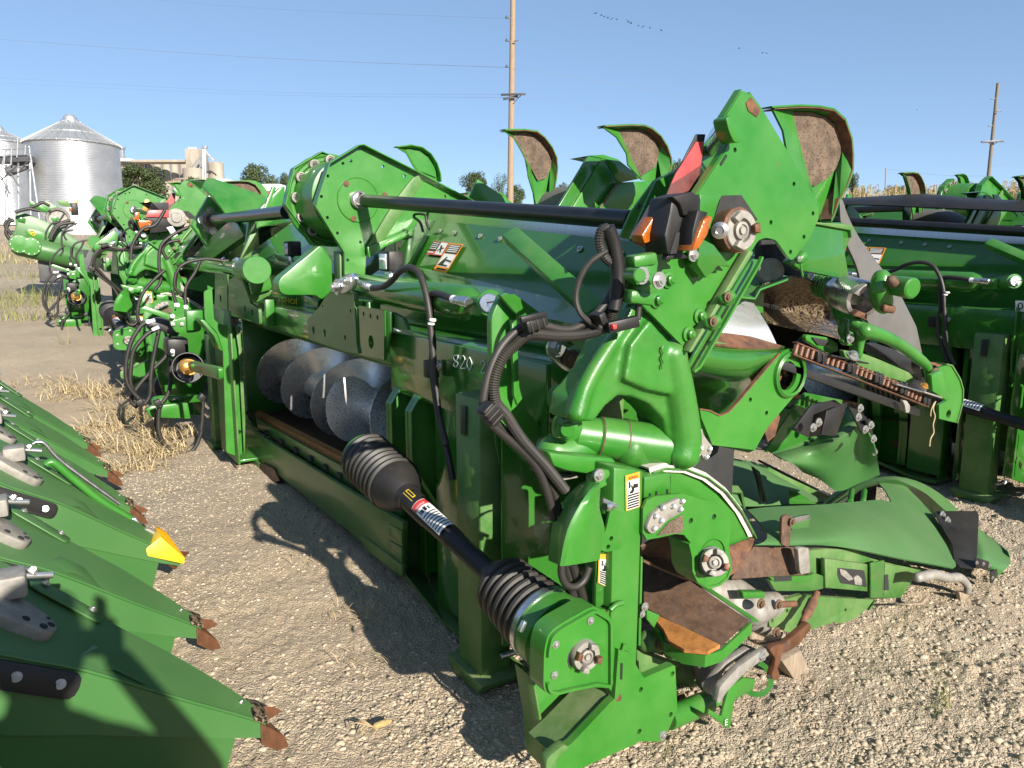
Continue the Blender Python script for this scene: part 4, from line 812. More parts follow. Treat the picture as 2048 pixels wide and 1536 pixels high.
plate('foot_web', z4([(380, 780), (480, 860), (780, 850), (900, 880), (905, 960), (560, 1230), (480, 1300), (470, 1420), (440, 1100)]), .012, 'green', A, u=1.86); plate('foot_web', z4([(385, 790), (400, 800), (490, 1290), (480, 1392), (462, 1400), (440, 1120)]), .1, 'worn', A, u=1.84)
strip('foot_flange', PX(z4([(935, 930), (650, 1230), (545, 1330)]), u=1.705), L(0, .14, 0), 'worn', A, .006); plate('foot_gusset', z4([(1085, 600), (1130, 630), (1330, 700), (1130, 785), (1085, 715)]), .01, 'worn', A, u=1.85)
tube('weld_bead', PX(z4([(1000, 560), (985, 620), (985, 680)]), u=1.708), .006, 'green', A, 6); plate('slot', z4([(976, 692), (990, 692), (986, 800), (974, 800)]), .003, 'ink', A, u=1.698, bev=0)
tube('weld_bead', PX(z4([(905, 335), (945, 300), (990, 285)]), u=1.70), .008, 'green', A, 6); lathe('rusty_pin_hole', at(*z4([(955, 918)])[0], u=1.703), at(*z4([(955, 918)])[0], u=1.69), [(0, .012), (.006, .011), (.004, .006)], 'rust', A)
# lower coupler box
CB = z4([(475, 600), (500, 500), (560, 450), (760, 335), (800, 325), (830, 345), (905, 390), (905, 848), (800, 830), (760, 842), (640, 865), (530, 893), (485, 880), (470, 840)])
BORE = z4([(700, 645)])[0]
cb_ = plate('coupler_box', CB, .008, 'green', A, u=1.65, rad=.02, holes=((BORE[0], BORE[1], .042),)); C0 = rnd(PX(CB, u=1.65), .02)
strip('box_rim', C0+[C0[0]], L(0, .065, 0), 'green', cb_, .006); strip('box_lip', [p for p in C0], L(0, -.012, 0), 'green', cb_, .008)
for q in ((773, 405), (540, 565), (532, 768)): bolt(at(*z4([q])[0], u=1.648), nU, .0085, cb_)
bc = at(*BORE, u=1.65); lathe('bore', bc+L(0, .005, 0), bc+L(0, .2, 0), [(0, .043), (.1, .043), (.1, .001)], 'dark', cb_)
def coupler(c, ax_, r, par, m='alu', lugs=4, depth=.05):
    a = Vector(ax_).normalized(); s = a.orthogonal().normalized(); q = a.cross(s)
    o = lathe('drive_coupler', c, c+a, [(-depth*1.6, r*.8), (-depth*.6, r*.8), (-depth*.6, r), (0, r), (.003, r*.96), (.003, r*.62), (-.012, r*.58), (-.012, r*.48), (.004, r*.44), (.006, r*.3), (.0, r*.26), (.0, r*.2), (.008, r*.18)], m, par, 32)
    for i in range(lugs):
        A0 = 2*math.pi*i/lugs+.4; V = []
        for d0 in (.001, .02):
            for rr2, da in ((r*.62, -.28), (r, -.28), (r, .28), (r*.62, .28)): V.append(c+a*d0+s*(rr2*math.cos(A0+da))+q*(rr2*math.sin(A0+da)))
        mk('coupler_lug', V, [(0, 1, 2, 3), (7, 6, 5, 4), (0, 1, 5, 4), (1, 2, 6, 5), (2, 3, 7, 6), (3, 0, 4, 7)], 'shoe' if i % 2 else m, o, bev=.002)
    return o
coupler(at(*z4([(748, 645)])[0], u=1.63), (-.12, -1, .05), .041, A)
# telescoping drive shaft with its two bellows
s0, s1 = at(1112, 1268, u=1.80), at(742, 925, v=1.17); sd = (s1-s0).normalized(); SL = (s1-s0).length
def bellows(nm, a, dirn, r0, r1, ln, n, par):
    prof = [(0, r0*.9)]
    for i in range(n):
        t = i/n; r = r0+(r1-r0)*t; d0 = ln*t; st = ln/n; prof += [(d0+st*.06, r*.87), (d0+st*.3, r), (d0+st*.62, r), (d0+st*.86, r*.87)]
    return lathe(nm, a, a+dirn, prof, 'rubber', par, 40, ang=50)
be = bellows('bellows', s0+sd*.05, sd, .118, .098, .24, 7, A); lathe('bellows_neck', s0+sd*.285, s1, [(0, .088), (.02, .08), (.045, .06), (.05, .042), (.08, .038)], 'black', A, 32)
lathe('shield_ring', s0+sd*.05, s0-sd, [(0, .112), (.03, .116), (.06, .116), (.065, .10), (.11, .09), (.2, .06)], 'green', A, 40)
lathe('hose_clamp', s0+sd*.045, s0+sd, [(0, .113), (0, .1185), (.02, .1185), (.02, .113)], 'zinc', A, 40)
for q in z3([(325, 1345)]): p = at(*q, v=1.2); beam('clamp_screw', at(*z3([(335, 1310)])[0], u=1.72), at(*z3([(300, 1385)])[0], u=1.72), .014, .014, 'zinc', A)
lathe('drive_shaft', s0+sd*.22, s1, [(0, .034), (SL*.27, .036), (SL*.275, .038), (SL*.3, .039), (SL*.42, .043), (SL*.43, .046), (SL*.8, .046)], 'black', A, 32)
e0 = s0+sd*(SL*.80); bellows('bellows', s1+sd*.05, -sd, .118, .114, .30, 8, A); lathe('bellows_cone', s1-sd*.25, s0, [(0, .108), (.02, .104), (.09, .062), (.1, .054), (.13, .05)], 'black', A, 36); lathe('collar_ring', s1+sd*.03, s1+sd*9, [(0, .09), (.02, .1), (.05, .1), (.055, .07)], 'green', A)
cyl('shaft_band', e0-sd*.005, e0+sd*.012, .05, 'zinc', A)
# danger label wrapped half round the shaft, yellow print above it
def wrap(nm, d0, d1, a0, a1, r, m, par, n=10):
    s_ = sd.cross(L(0, 0, 1)).normalized(); q_ = s_.cross(sd); rows = []
    for i in range(n+1):
        a = a0+(a1-a0)*i/n; k = s_*math.cos(a)+q_*math.sin(a); rows.append([s0+sd*d0+k*r, s0+sd*d1+k*r])
    return grid(nm, rows, m, par)
_vd = (L(0, 0, H)-(s0+sd*SL*.55)).normalized(); _s = sd.cross(L(0, 0, 1)).normalized(); _q = _s.cross(sd); ac = math.atan2(_vd.dot(_q), _vd.dot(_s)); tw = 1 if True else -1
lb = wrap('danger_label', SL*.475, SL*.64, ac-.95, ac+.55, .0468, 'white', A); wrap('danger_band', SL*.61, SL*.638, ac-.93, ac+.53, .0472, 'redp', lb)
for i in range(7): wrap('text_line', SL*(.485+.0135*i), SL*(.490+.0135*i), ac-.85, ac+.45, .0472, 'ink', lb, 6)
for i, (a, b) in enumerate(((-.6, -.45), (-.35, -.1), (-.05, .2), (.25, .35))): wrap('pictogram', SL*.582, SL*(.598+.004*(i % 2)), ac+a, ac+b, .0472, 'ink', lb, 3)
def wtext(nm, s, d0, a0, h_, m, par, r=.0474, wid=None):
    """lettering bent round the shaft"""
    cu = bpy.data.curves.new(nm, 'FONT'); cu.body = s; ob = bpy.data.objects.new(nm, cu); COL.objects.link(ob); dg = bpy.context.evaluated_depsgraph_get(); dg.update(); me = bpy.data.meshes.new_from_object(ob.evaluated_get(dg)); bpy.data.objects.remove(ob)
    x1 = max(v.co.x for v in me.vertices); y1 = max(v.co.y for v in me.vertices); k = h_/y1; kw = (wid/x1) if wid else k
    for v in me.vertices:
        a = a0-v.co.x*kw/r; v.co = s0+sd*(d0+v.co.y*k)+(_s*math.cos(a)+_q*math.sin(a))*r-ORG
    me.materials.clear(); me.materials.append(M[m]); o = bpy.data.objects.new(nm, me); COL.objects.link(o); o.parent = par; return o
wtext('signal_word', 'DANGER', SL*.614, ac+.36, .012, 'white', lb, .0476, .046)
yb = wrap('maker_label', SL*.665, SL*.715, ac-.5, ac-.2, .0468, 'yellow', A, 4); wrap('maker_line', SL*.67, SL*.71, ac-.44, ac-.26, .0471, 'ink', yb, 3); wrap('print_line', SL*.655, SL*.72, ac+.0, ac+.05, .0468, 'yellow', A, 2)
# rounded shield over the post
SH = [z3([(490, 905), (520, 660), (610, 480), (715, 385), (760, 372)]), z3([(545, 930), (580, 690), (660, 510), (760, 400), (800, 378)]), z3([(600, 944), (650, 720), (740, 540), (815, 420), (835, 392)]), z3([(835, 905), (855, 760), (868, 690), (835, 560), (840, 430)])]
us = (1.82, 1.66, 1.60, 1.64); grid('rounded_shield', [PX(r, u=u0) for r, u0 in zip(SH, us)], 'green', A, .006, sub=3)
plate('shield_lug', z3([(905, 570), (1010, 590), (1030, 640), (1000, 730), (970, 835), (870, 850), (820, 825), (880, 690)]), .008, 'green', A, u=1.69, holes=[(*z3([q])[0], .007) for q in ((912, 760), (892, 816))], rad=.01)
cyl('latch_pin', at(*z3([(850, 500)])[0], u=1.68), at(*z3([(945, 545)])[0], u=1.68), .007, 'zinc', A); cyl('latch_pin', at(*z3([(870, 545)])[0], u=1.68), at(*z3([(905, 540)])[0], u=1.68), .014, 'zinc', A)
plate('shield_hinge', z3([(800, 370), (830, 300), (900, 300), (905, 340), (870, 370), (890, 400), (830, 430)]), .02, 'green', A, u=1.67, rad=.01); bolt(at(*z3([(828, 335)])[0], u=1.67), nU, .013, A)
# warning decals on the post
def crush(P, word=True):
    b = flat('warning_decal', [rect(0, 0, 1, 1)], 'orange', A, P, .0015); flat('picture_panel', [rect(.08, .17, .92, .98)], 'white', b, P, .0025)
    flat('text_line', [rect(.1, .56+.07*i, .9, .61+.07*i) for i in range(6)], 'ink', b, P, .0035)
    flat('pictogram', [rect(.2, .2, .32, .38), [(.55, .3), (.85, .3), (.85, .42), (.55, .42)], [(.3, .54), (.4, .42), (.34, .3), (.38, .29), (.46, .38), (.47, .24), (.51, .24), (.52, .38), (.6, .28), (.63, .3), (.57, .42), (.6, .46), (.5, .54)], [(.22, .54), (.3, .46), (.5, .54)]], 'ink', b, P, .0035)
    if word: t0 = P[0]*.85+P[3]*.15; xd = P[1]-P[0]; text('signal_word', 'WARNING', t0*.8+(t0+xd)*.2, xd, P[0]-P[3], (P[0]-P[3]).length*.09, 'ink', b, wid=xd.length*.66, out=.003)
    return b
crush([at(*q, u=1.712) for q in ((1250, 951), (1279, 943), (1279, 1013), (1251, 1022))]); crush([at(*q, u=1.745) for q in ((1197, 1108), (1222, 1108), (1222, 1178), (1195, 1165))], False)
# ---- trough end with quarter cover
oc = z3([(1165, 300), (1260, 268), (1400, 275), (1540, 330), (1670, 430), (1780, 570), (1850, 700), (1870, 745)])
cov = plate('round_end_cover', oc+z3([(1700, 810), (1690, 600), (1530, 500), (1380, 460), (1310, 470), (1310, 340), (1160, 320)]), .02, 'green', A, u=1.78)
strip('worn_rim', PX(oc, u=1.775), L(0, .16, 0), 'pale', cov, .006); O1 = PX(oc, u=1.772); cO = at(*z3([(1350, 800)])[0], u=1.772)
strip('cover_lip', [p+(p-cO)*-.02 for p in O1], L(0, -.018, 0), 'green', cov, .004)
_e = [at(*q, u=1.765) for q in oc]; mk('scraped_band', _e+[p+(cO-p)*.085 for p in _e], [(i, i+1, i+1+len(_e), i+len(_e)) for i in range(len(_e)-1)], 'pale', cov, smooth=False)
grid('rusty_apron', [PX(z3([(1700, 810), (1872, 745)]), u=1.77), PX(z3([(1690, 900), (1850, 830)]), u=1.73), PX(z3([(1640, 1050), (1740, 990)]), u=1.72)], 'rust', A, .008, sub=2)
HP = z3([(1125, 560), (1150, 505), (1200, 480), (1385, 458), (1530, 500), (1650, 540), (1705, 575), (1712, 660), (1700, 830), (1712, 900), (1715, 960), (1690, 1020), (1640, 1062), (1570, 1080), (1500, 1040), (1468, 970), (1466, 880), (1445, 790), (1400, 735), (1340, 730), (1230, 755), (1150, 768), (1122, 720)])
hp = plate('hanger_plate', HP, .01, 'green', A, u=1.70, holes=[(*z3([q])[0], .0095) for q in ((1445, 642), (1600, 615))]); strip('hanger_edge', PX(z3([(1712, 960), (1690, 1020), (1640, 1062), (1570, 1080), (1500, 1040), (1468, 970), (1466, 880), (1445, 790)]), u=1.695), L(0, .09, 0), 'green', hp, .008)
zp = plate('zinc_plate', z3([(1150, 690), (1180, 610), (1260, 540), (1372, 490), (1390, 510), (1395, 570), (1375, 595), (1290, 640), (1245, 690), (1195, 732), (1165, 720)]), .02, 'alu', A, u=1.685, rad=.01, bev=.004)
for q in ((1258, 555), (1328, 545), (1212, 610), (1248, 640), (1200, 692), (1375, 565), (1388, 510)): lathe('rivet', at(*z3([q])[0], u=1.683), at(*z3([q])[0], u=1.6), [(0, .008), (.006, .008), (.008, .004)], 'bolt', zp, 12)
plate('bare_patch', z3([(1220, 740), (1300, 650), (1390, 600), (1400, 690), (1380, 722)]), .002, 'chaff', A, u=1.697, bev=0)
tc_ = at(*z3([(1545, 900)])[0], u=1.75); td = (at(*z3([(1640, 930)])[0], u=1.60)-tc_).normalized(); lathe('stub_hub', tc_-td*.1, tc_+td, [(0, .05), (.15, .05), (.155, .046), (.2, .046)], 'dsteel', A, 32); coupler(tc_+td*.13, td, .042, A, 'alu', 4, .06)
lathe('hub_bore', at(*z3([(1585, 890)])[0], u=1.697), at(*z3([(1585, 890)])[0], u=1.697)+L(0, 1, 0), [(0, .06), (.006, .06), (.006, .05), (.09, .05)], 'green', A, 32, caps=(0, 1))
grid('brown_trough', [PX(z3([(1115, 820), (1180, 780), (1300, 730), (1400, 735)]), u=1.86), PX(z3([(1120, 880), (1250, 890), (1400, 930), (1468, 960)]), u=1.90), PX(z3([(1130, 900), (1250, 960), (1400, 1020), (1500, 1040)]), u=1.86)], 'deck', A, .008, sub=2)
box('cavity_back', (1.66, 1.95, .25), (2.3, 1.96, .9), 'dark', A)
# ---- deck plate and the row unit below it
dk = [L(*at(*q, z=zz)) for q, zz in zip(z3([(1130, 885), (1420, 1030), (1835, 1310), (1640, 1490), (1540, 1520), (1400, 1505), (1290, 1450), (1260, 1360), (1205, 1290), (1130, 1215)]), (.52, .49, .43, .38, .37, .36, .36, .37, .39, .42))]
mk('deck_plate', [dk[i] for i in range(10)], [(0, 1, 8, 9)[:3]+(9,), (1, 2, 3, 9), (9, 3, 4, 5, 6, 7, 8)][1:]+[(0, 1, 9)], 'deck', A, smooth=False)
os_ = [at(*q, z=zz) for q, zz in zip(z3([(1205, 1262), (1640, 1470), (1560, 1515), (1400, 1500), (1300, 1445), (1262, 1365), (1205, 1300)]), (.408, .392, .385, .378, .378, .385, .402))]; plate3('orange_strip', os_, L(0, 0, -.012), 'orust', A, bev=0)
strip('deck_edge', [at(*q, z=zz) for q, zz in zip(z3([(1840, 1315), (1740, 1410), (1640, 1500), (1540, 1535), (1400, 1515), (1280, 1450), (1250, 1370), (1200, 1300)]), (.42, .4, .375, .365, .355, .355, .365, .385))], L(0, 0, -.04), 'green', A, .008)
strip('deck_edge', [at(*q, z=zz) for q, zz in zip(z3([(1125, 870), (1420, 1020), (1845, 1305), (1870, 1320)]), (.525, .495, .435, .43))], L(.012, -.012, .004), 'green', A, .006)
plate('deck_post', z3([(1112, 880), (1126, 885), (1112, 1480), (1095, 1480)]), .012, 'green', A, u=1.74); bolt(at(*z3([(1135, 1215)])[0], u=1.73), nU, .01, A); bolt(at(*z3([(1120, 1265)])[0], u=1.73), nU, .008, A)
plate('deck_ear', z3([(1150, 1235), (1205, 1260), (1240, 1275), (1200, 1360), (1150, 1300)]), .01, 'green', A, u=1.76)
gb = casting('gearbox', [(PX(z3([(1560, 1110), (1700, 1140), (1800, 1170), (1980, 1200)]), u=1.86), [.05, .07, .07, .05]), (PX(z3([(1700, 1180), (1850, 1260), (1900, 1350)]), u=1.84), [.06, .07, .05]), (PX(z3([(1840, 1240), (2010, 1190)]), u=1.78), [.06, .045])], 'alu', A, .012, 3)
for q in ((1912, 1195), (2030, 1200), (2015, 1385)): bolt(at(*z3([q])[0], u=1.70), nU, .014, A, 'dull')
plate('gearbox_tab', z3([(1795, 1118), (1945, 1118), (1945, 1165), (1800, 1165)]), .03, 'green', A, u=1.74, bev=.006)
plate('frame_plate', zd([(430, 1110), (500, 1020), (640, 980), (900, 1000), (1100, 1010), (1060, 1060), (980, 1130), (890, 1160), (850, 1150), (700, 1200), (560, 1215), (440, 1180)]), .02, 'worn', A, u=1.76, holes=[(*zd([q])[0], .008) for q in ((455, 1145), (920, 1075), (550, 1080))]); cyl('bar', at(*zd([(490, 1040)])[0], u=1.72), at(*zd([(600, 1035)])[0], u=1.72), .012, 'rust', A)
lathe('rusty_link', at(*zd([(740, 965)])[0], u=1.70), at(*zd([(645, 1160)])[0], u=1.66), [(0, .012), (.04, .013), (.05, .018), (.13, .018), (.14, .013), (.2, .013)], 'rust', A)
plate('skid', zd([(880, 1190), (1000, 1190), (1110, 1010), (1090, 1060), (1010, 1170)]), .2, 'worn', A, u=1.80)
# ---- rolls, handle, hub ring, lower bar
cyl('lower_bar', at(*z4([(1290, 1060)])[0], u=1.78), at(*z4([(1560, 950)])[0], u=1.80), .038, 'green', A, 28); cyl('lower_bar_end', at(*z4([(1555, 950)])[0], u=1.80), at(*z4([(1610, 915)])[0], u=1.80), .03, 'green', A)
lv = plate('lever', z4([(1550, 890), (1570, 820), (1680, 680), (1830, 590), (1850, 600), (1700, 700), (1600, 850), (1590, 905)]), .02, 'alu', A, u=1.70, rad=.01, bev=.005); plate('lever', z4([(1620, 950), (1640, 850), (1760, 720), (1900, 620), (2000, 570), (2045, 575), (1950, 650), (1800, 760), (1680, 890), (1640, 960)]), .02, 'alu', A, u=1.64, rad=.01, bev=.005); plate('lever_web', z4([(1590, 905), (1690, 750), (1850, 620), (1900, 630), (1760, 730), (1650, 870), (1630, 940)]), .01, 'steel', A, u=1.67)
bolt(at(*z4([(1915, 645)])[0], u=1.64), nU, .014, A); hr = lathe('hub_ring', at(*z4([(1880, 790)])[0], u=1.74), at(*z4([(1800, 810)])[0], u=1.58), [(0, .045), (0, .062), (.03, .062), (.03, .045)], 'green', A, 32, ring=True)
plate('angle_bracket', z4([(1570, 1000), (1650, 1050), (1700, 860), (1800, 790), (1880, 800), (1860, 870), (1740, 940), (1710, 1120), (1690, 1130), (1560, 1030)]), .012, 'green', A, u=1.68); text('casting_letter', 'E', at(*z4([(1672, 1108)])[0], u=1.676), L(1, 0, -.1), L(0, 0, 1), .022, 'chalk', A)
plate('bent_plate', z4([(1555, 900), (1600, 800), (1560, 690), (1500, 720), (1520, 850)]), .03, 'dsteel', A, u=1.78)
for q0, q1, rr2 in (((1420, 760), (1560, 760), .05), ((1300, 610), (1380, 640), .03), ((1140, 540), (1240, 560), .04)): casting('bearing_block', [(PX(z4([q0, q1]), u=1.88), [rr2, rr2*.8])], 'worn', A, .012, 2)
plate('under_frame', z4([(1090, 590), (1380, 700), (1550, 690), (1540, 900), (1360, 960), (1340, 700), (1130, 780)]), .02, 'worn', A, u=1.96); plate('under_frame', z4([(1110, 400), (1250, 500), (1330, 620), (1250, 640), (1110, 580)]), .02, 'dsteel', A, u=1.94)
for q in ((1320, 615), (1480, 740), (1370, 930), (1250, 560)): bolt(at(*z4([q])[0], u=1.85), nU, .018, A, 'dull')
casting('knurled_roll', [(PX(z4([(1560, 690), (1640, 660), (1720, 600)]), u=1.80), [.03, .04, .03])], 'alu', A, .01, 1)
plate('wood_block', zd([(520, 1400), (640, 1330), (700, 1480), (600, 1520)]), .06, 'wood', A, u=1.72, bev=.004); rl = plate('rusty_arm', zd([(690, 1155), (706, 1180), (690, 1210), (620, 1300), (560, 1335), (515, 1355), (510, 1400), (492, 1440), (505, 1490), (490, 1520), (458, 1515), (452, 1490), (470, 1440), (478, 1385), (440, 1325), (470, 1300), (530, 1290), (610, 1225)]), .022, 'shoe', A, u=1.62, rad=.008, bev=.005)
for q in ((1965, 782), (2010, 850)): lathe('arm_hole', at(*z4([q])[0], u=1.618), at(*z4([q])[0], u=1.66), [(0, .008), (.001, .008), (.002, .004)], 'dark', rl, 12)
plate('back_snout', zd([(300, 130), (420, 160), (620, 250), (840, 350), (820, 440), (300, 440)]), .02, 'worn', A, u=2.5)
casting('hose_bundle', [(PX(zd([(320, 1240), (400, 1270), (500, 1250), (520, 1230)]), u=1.76), [.02, .02, .02, .02])], 'wood', A, .01)
tube('tie_wire', PX(zd([(350, 1270), (430, 1280), (520, 1262)]), u=1.72), .006, 'chaff', A)
# ---- snout hood on the ground at the right
RT = [(300, 440, 1.98), (420, 424, 1.99), (550, 418, 2.0), (760, 408, 2.02), (1000, 388, 2.05), (1140, 378, 2.05), (1210, 392, 2.02)]; BT = [(340, 665, 1.74), (440, 665, 1.73), (570, 668, 1.72), (760, 665, 1.715), (980, 690, 1.71), (1290, 752, 1.67), (1605, 808, 1.63)]
rt = spline([at(*zd([q[:2]])[0], u=q[2]) for q in RT], 5); bt = spline([at(*zd([q[:2]])[0], u=q[2]) for q in BT], 5); rowsH = []
for ta, tb in ((0, 0), (.2, .03), (.42, .08), (.62, .15), (.78, .25), (.89, .4), (.96, .6), (.99, .8), (1, 1)):
    rowsH.append([L(a_.x*(1-t_)+b_.x*t_, a_.y*(1-ta_)+b_.y*ta_, a_.z*(1-tb_)+b_.z*tb_) for i, (a_, b_) in enumerate(zip(rt, bt)) for q in [min(1, max(0, (i/len(rt)-.45)/.55))] for ta_ in [ta*(1-q)+q*(.5*ta+.5*tb)] for tb_ in [tb*(1-q)+q*(.5*ta+.5*tb)] for t_ in [(ta_+tb_)/2]])
sh_ = grid('snout_hood', rowsH, 'poly', A, .008, ang=70)
edge = [r[-1] for r in rowsH]; outer = spline([at(*zd([q[:2]])[0], u=q[2]) for q in ((1125, 268, 2.28), (1250, 262, 2.28), (1320, 310, 2.22), (1480, 480, 2.0), (1600, 680, 1.8), (1612, 806, 1.64))], 4); oi = [outer[int(i*(len(outer)-1)/(len(edge)-1))] for i in range(len(edge))]
grid('hood_side', [oi, [(a_+b_)/2+L(.012, 0, .004) for a_, b_ in zip(oi, edge)], edge], 'poly', A, .006)
dm = zd([(770, 405), (850, 330), (980, 270), (1120, 236), (1240, 230), (1360, 255), (1460, 302), (1560, 372), (1640, 452)]); dome = grid('hood_dome', [PX(dm, u=2.3), PX(zd([(800, 410), (880, 350), (1000, 292), (1130, 258), (1240, 252), (1340, 290), (1430, 340), (1510, 410), (1590, 480)]), u=2.22), PX(zd([(860, 410), (930, 370), (1010, 320), (1110, 290), (1125, 290), (1128, 300), (1300, 330), (1400, 400), (1520, 560)]), u=2.32)], 'poly', A, .006, sub=2)
for x in (960, 1040): cyl('strut', at(*zd([(x, 320)])[0], u=2.2), at(*zd([(x-10, 390)])[0], u=2.1), .014, 'green', A)
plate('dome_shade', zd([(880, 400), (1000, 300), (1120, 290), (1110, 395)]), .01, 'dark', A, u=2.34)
plate('hood_strap', zd([(520, 490), (540, 475), (575, 478), (600, 500), (575, 560), (570, 672), (548, 676), (515, 660)]), .012, 'deck', A, u=1.715, rad=.01); bolt(at(*zd([(583, 516)])[0], u=1.70), nU, .011, A, 'dull'); plate('hood_recess', zd([(585, 490), (690, 470), (698, 490), (690, 555), (575, 565)]), .004, 'poly', A, u=1.712, rad=.008); plate('latch', zd([(600, 490), (690, 472), (695, 500), (605, 525)]), .01, 'zinc', A, u=1.70, rad=.006)
fp0, fp1 = at(*zd([(1500, 460)])[0], u=1.93), at(*zd([(1608, 790)])[0], u=1.655); fpl = (fp0, (fp1-fp0).cross(L(1, .1, 0)))
fl = plate3('black_flap', [at(*q, pl=fpl) for q in zd([(1478, 455), (1500, 448), (1745, 448), (1765, 470), (1748, 800), (1735, 812), (1640, 800), (1608, 760), (1595, 660)])], fpl[1].normalized()*.008*(1 if fpl[1].y > 0 else -1), 'black', A, rad=.01)
for q in ((1528, 472), (1560, 508)): bolt(at(*zd([q])[0], pl=fpl), nU, .016, fl)
grid('snout_cone', [[at(*zd([q])[0], u=uu) for q, uu in r] for r in ([((1660, 460), 2.0), ((1770, 565), 1.9), ((1860, 630), 1.8), ((1945, 705), 1.66)], [((1740, 500), 1.85), ((1790, 620), 1.76), ((1880, 690), 1.7), ((1962, 760), 1.63)], [((1740, 700), 1.7), ((1800, 740), 1.64), ((1860, 790), 1.62), ((1940, 810), 1.6)], [((1735, 750), 1.66), ((1790, 790), 1.64), ((1830, 830), 1.63), ((1860, 880), 1.62)])], 'poly', A, .006, sub=3)
plate('cone_band', zd([(1742, 740), (1830, 770), (1835, 832), (1745, 805)]), .006, 'black', A, u=1.60); plate('cone_band', zd([(1835, 835), (1880, 815), (1885, 850), (1850, 910), (1838, 908)]), .006, 'ink', A, u=1.60)
for q in ((1748, 775), (1790, 782), (1828, 795), (1848, 870)): bolt(at(*zd([q])[0], u=1.60), nU, .007, A)
# carrier beams under the hood
grid('brown_rail', [PX(zd([(200, 870), (340, 672), (500, 672), (690, 680)]), u=1.80), PX(zd([(200, 880), (340, 870), (500, 862), (690, 855)]), u=1.76)], 'deck', A, .01)
plate('rail_end', zd([(620, 690), (640, 680), (688, 684), (698, 840), (640, 850), (632, 830)]), .02, 'alu', A, u=1.70, rad=.008)
plate('carrier_beam', zd([(690, 700), (790, 690), (1000, 690), (1080, 745), (1240, 790), (1420, 820), (1390, 830), (1270, 1000), (1160, 1000), (1060, 950), (790, 940), (780, 880), (690, 860)]), .03, 'worn', A, u=1.76, bev=.004)
plate('carrier_beam', zd([(790, 750), (1080, 790), (1080, 960), (795, 935)]), .02, 'worn', A, u=1.71, holes=()); plate('beam_window', zd([(872, 808), (1040, 825), (1056, 930), (890, 905), (870, 850)]), .004, 'dark', A, u=1.706, rad=.008); plate('window_link', zd([(885, 815), (920, 825), (975, 880), (940, 890), (890, 850)]), .01, 'alu', A, u=1.70, rad=.006); plate('window_link', zd([(975, 870), (1000, 855), (1025, 880), (1025, 920), (980, 915)]), .01, 'alu', A, u=1.70, rad=.008)
plate('carrier_beam', zd([(1080, 780), (1165, 760), (1170, 960), (1150, 1000), (1080, 1000)]), .01, 'scuff', A, u=1.69); plate('carrier_beam', zd([(1170, 780), (1245, 800), (1200, 980), (1165, 985)]), .02, 'worn', A, u=1.69); plate('slot', zd([(1168, 855), (1190, 850), (1195, 950), (1165, 950)]), .003, 'dark', A, u=1.687, bev=0)
plate('low_tray', zd([(440, 890), (700, 880), (720, 840), (780, 860), (780, 940), (700, 955), (480, 955)]), .02, 'scuff', A, u=1.72, rad=.01); plate('tray_slot', zd([(470, 865), (580, 862), (580, 890), (470, 895)]), .003, 'dark', A, u=1.716, bev=0)
plate('tray_top', zd([(440, 870), (690, 858), (720, 850), (700, 905), (470, 900)]), .012, 'green', A, u=1.718, rad=.008)
hk = casting('point_casting', [(PX(zd([(1370, 870), (1480, 850), (1560, 870), (1640, 870), (1690, 920), (1690, 965)]), u=1.63), [.022, .024, .022, .022, .018, .018])], 'alu', A, .008, 2); plate('point_shoe', zd([(1640, 960), (1700, 980), (1698, 1020), (1650, 1020)]), .02, 'wood', A, u=1.62)
plate('tie_rod', zd([(1240, 1040), (1410, 1042), (1450, 990), (1440, 985), (1400, 1030)]), .01, 'wood', A, u=1.66, bev=0)
NEAR = True
# ================================================================ fold joint, wing end plate, lamp and harness
EP = [(1484, 181), (1498, 187), (1522, 220), (1638, 412), (1638, 436), (1620, 474), (1590, 516), (1582, 521), (1572, 508), (1552, 480), (1533, 475), (1517, 480), (1507, 496), (1379, 706), (1281, 606), (1262, 588), (1300, 520), (1400, 381), (1447, 309), (1460, 280), (1451, 233)]
big = plate('wing_end_plate', EP, .012, 'green', A, u=1.74, rad=.012, holes=[(x, y, .0075) for x, y in ((1588, 368), (1626, 427), (1542, 445), (1608, 474), (1581, 504)  , (1470, 300))])
plate('plate_slot', [(1440, 327), (1452, 308), (1455, 312), (1443, 332)], .003, 'ink', A, u=1.738, bev=0)
strip('end_plate_rim', PX([(1262, 588), (1300, 520), (1400, 381), (1447, 309), (1460, 280), (1451, 233), (1484, 181)], u=1.745), L(0, .025, 0), 'green', big, .006)
strip('end_plate_rim', PX([(1498, 187), (1522, 220), (1638, 412)], u=1.745), L(0, .02, 0), 'green', big, .006)
plate('hook_lug', [(1452, 236), (1464, 228), (1478, 260), (1488, 278), (1480, 285), (1468, 284), (1458, 262)], .05, 'green', A, u=1.69, rad=.008, bev=.006)
plate('rusty_pad', [(1492, 206), (1503, 193), (1522, 220), (1515, 235), (1497, 222)], .004, 'rust', A, u=1.737, rad=.006)
# upper box of the wing behind the plate
grid('wing_box', [PX([(1484, 182), (1450, 236)], u=1.78), [at(1420, 262, u=2.3), at(1400, 300, u=2.25)]], 'gloss', A, .01)
cyl('wing_rod', at(1448, 262, u=1.80), at(1400, 330, u=2.1), .02, 'steel', A)
plate('wing_box_wall', [(1400, 300), (1448, 245), (1455, 282), (1445, 310), (1400, 380), (1300, 500), (1260, 480), (1312, 362), (1346, 345)], .01, 'gloss', A, u=1.95)
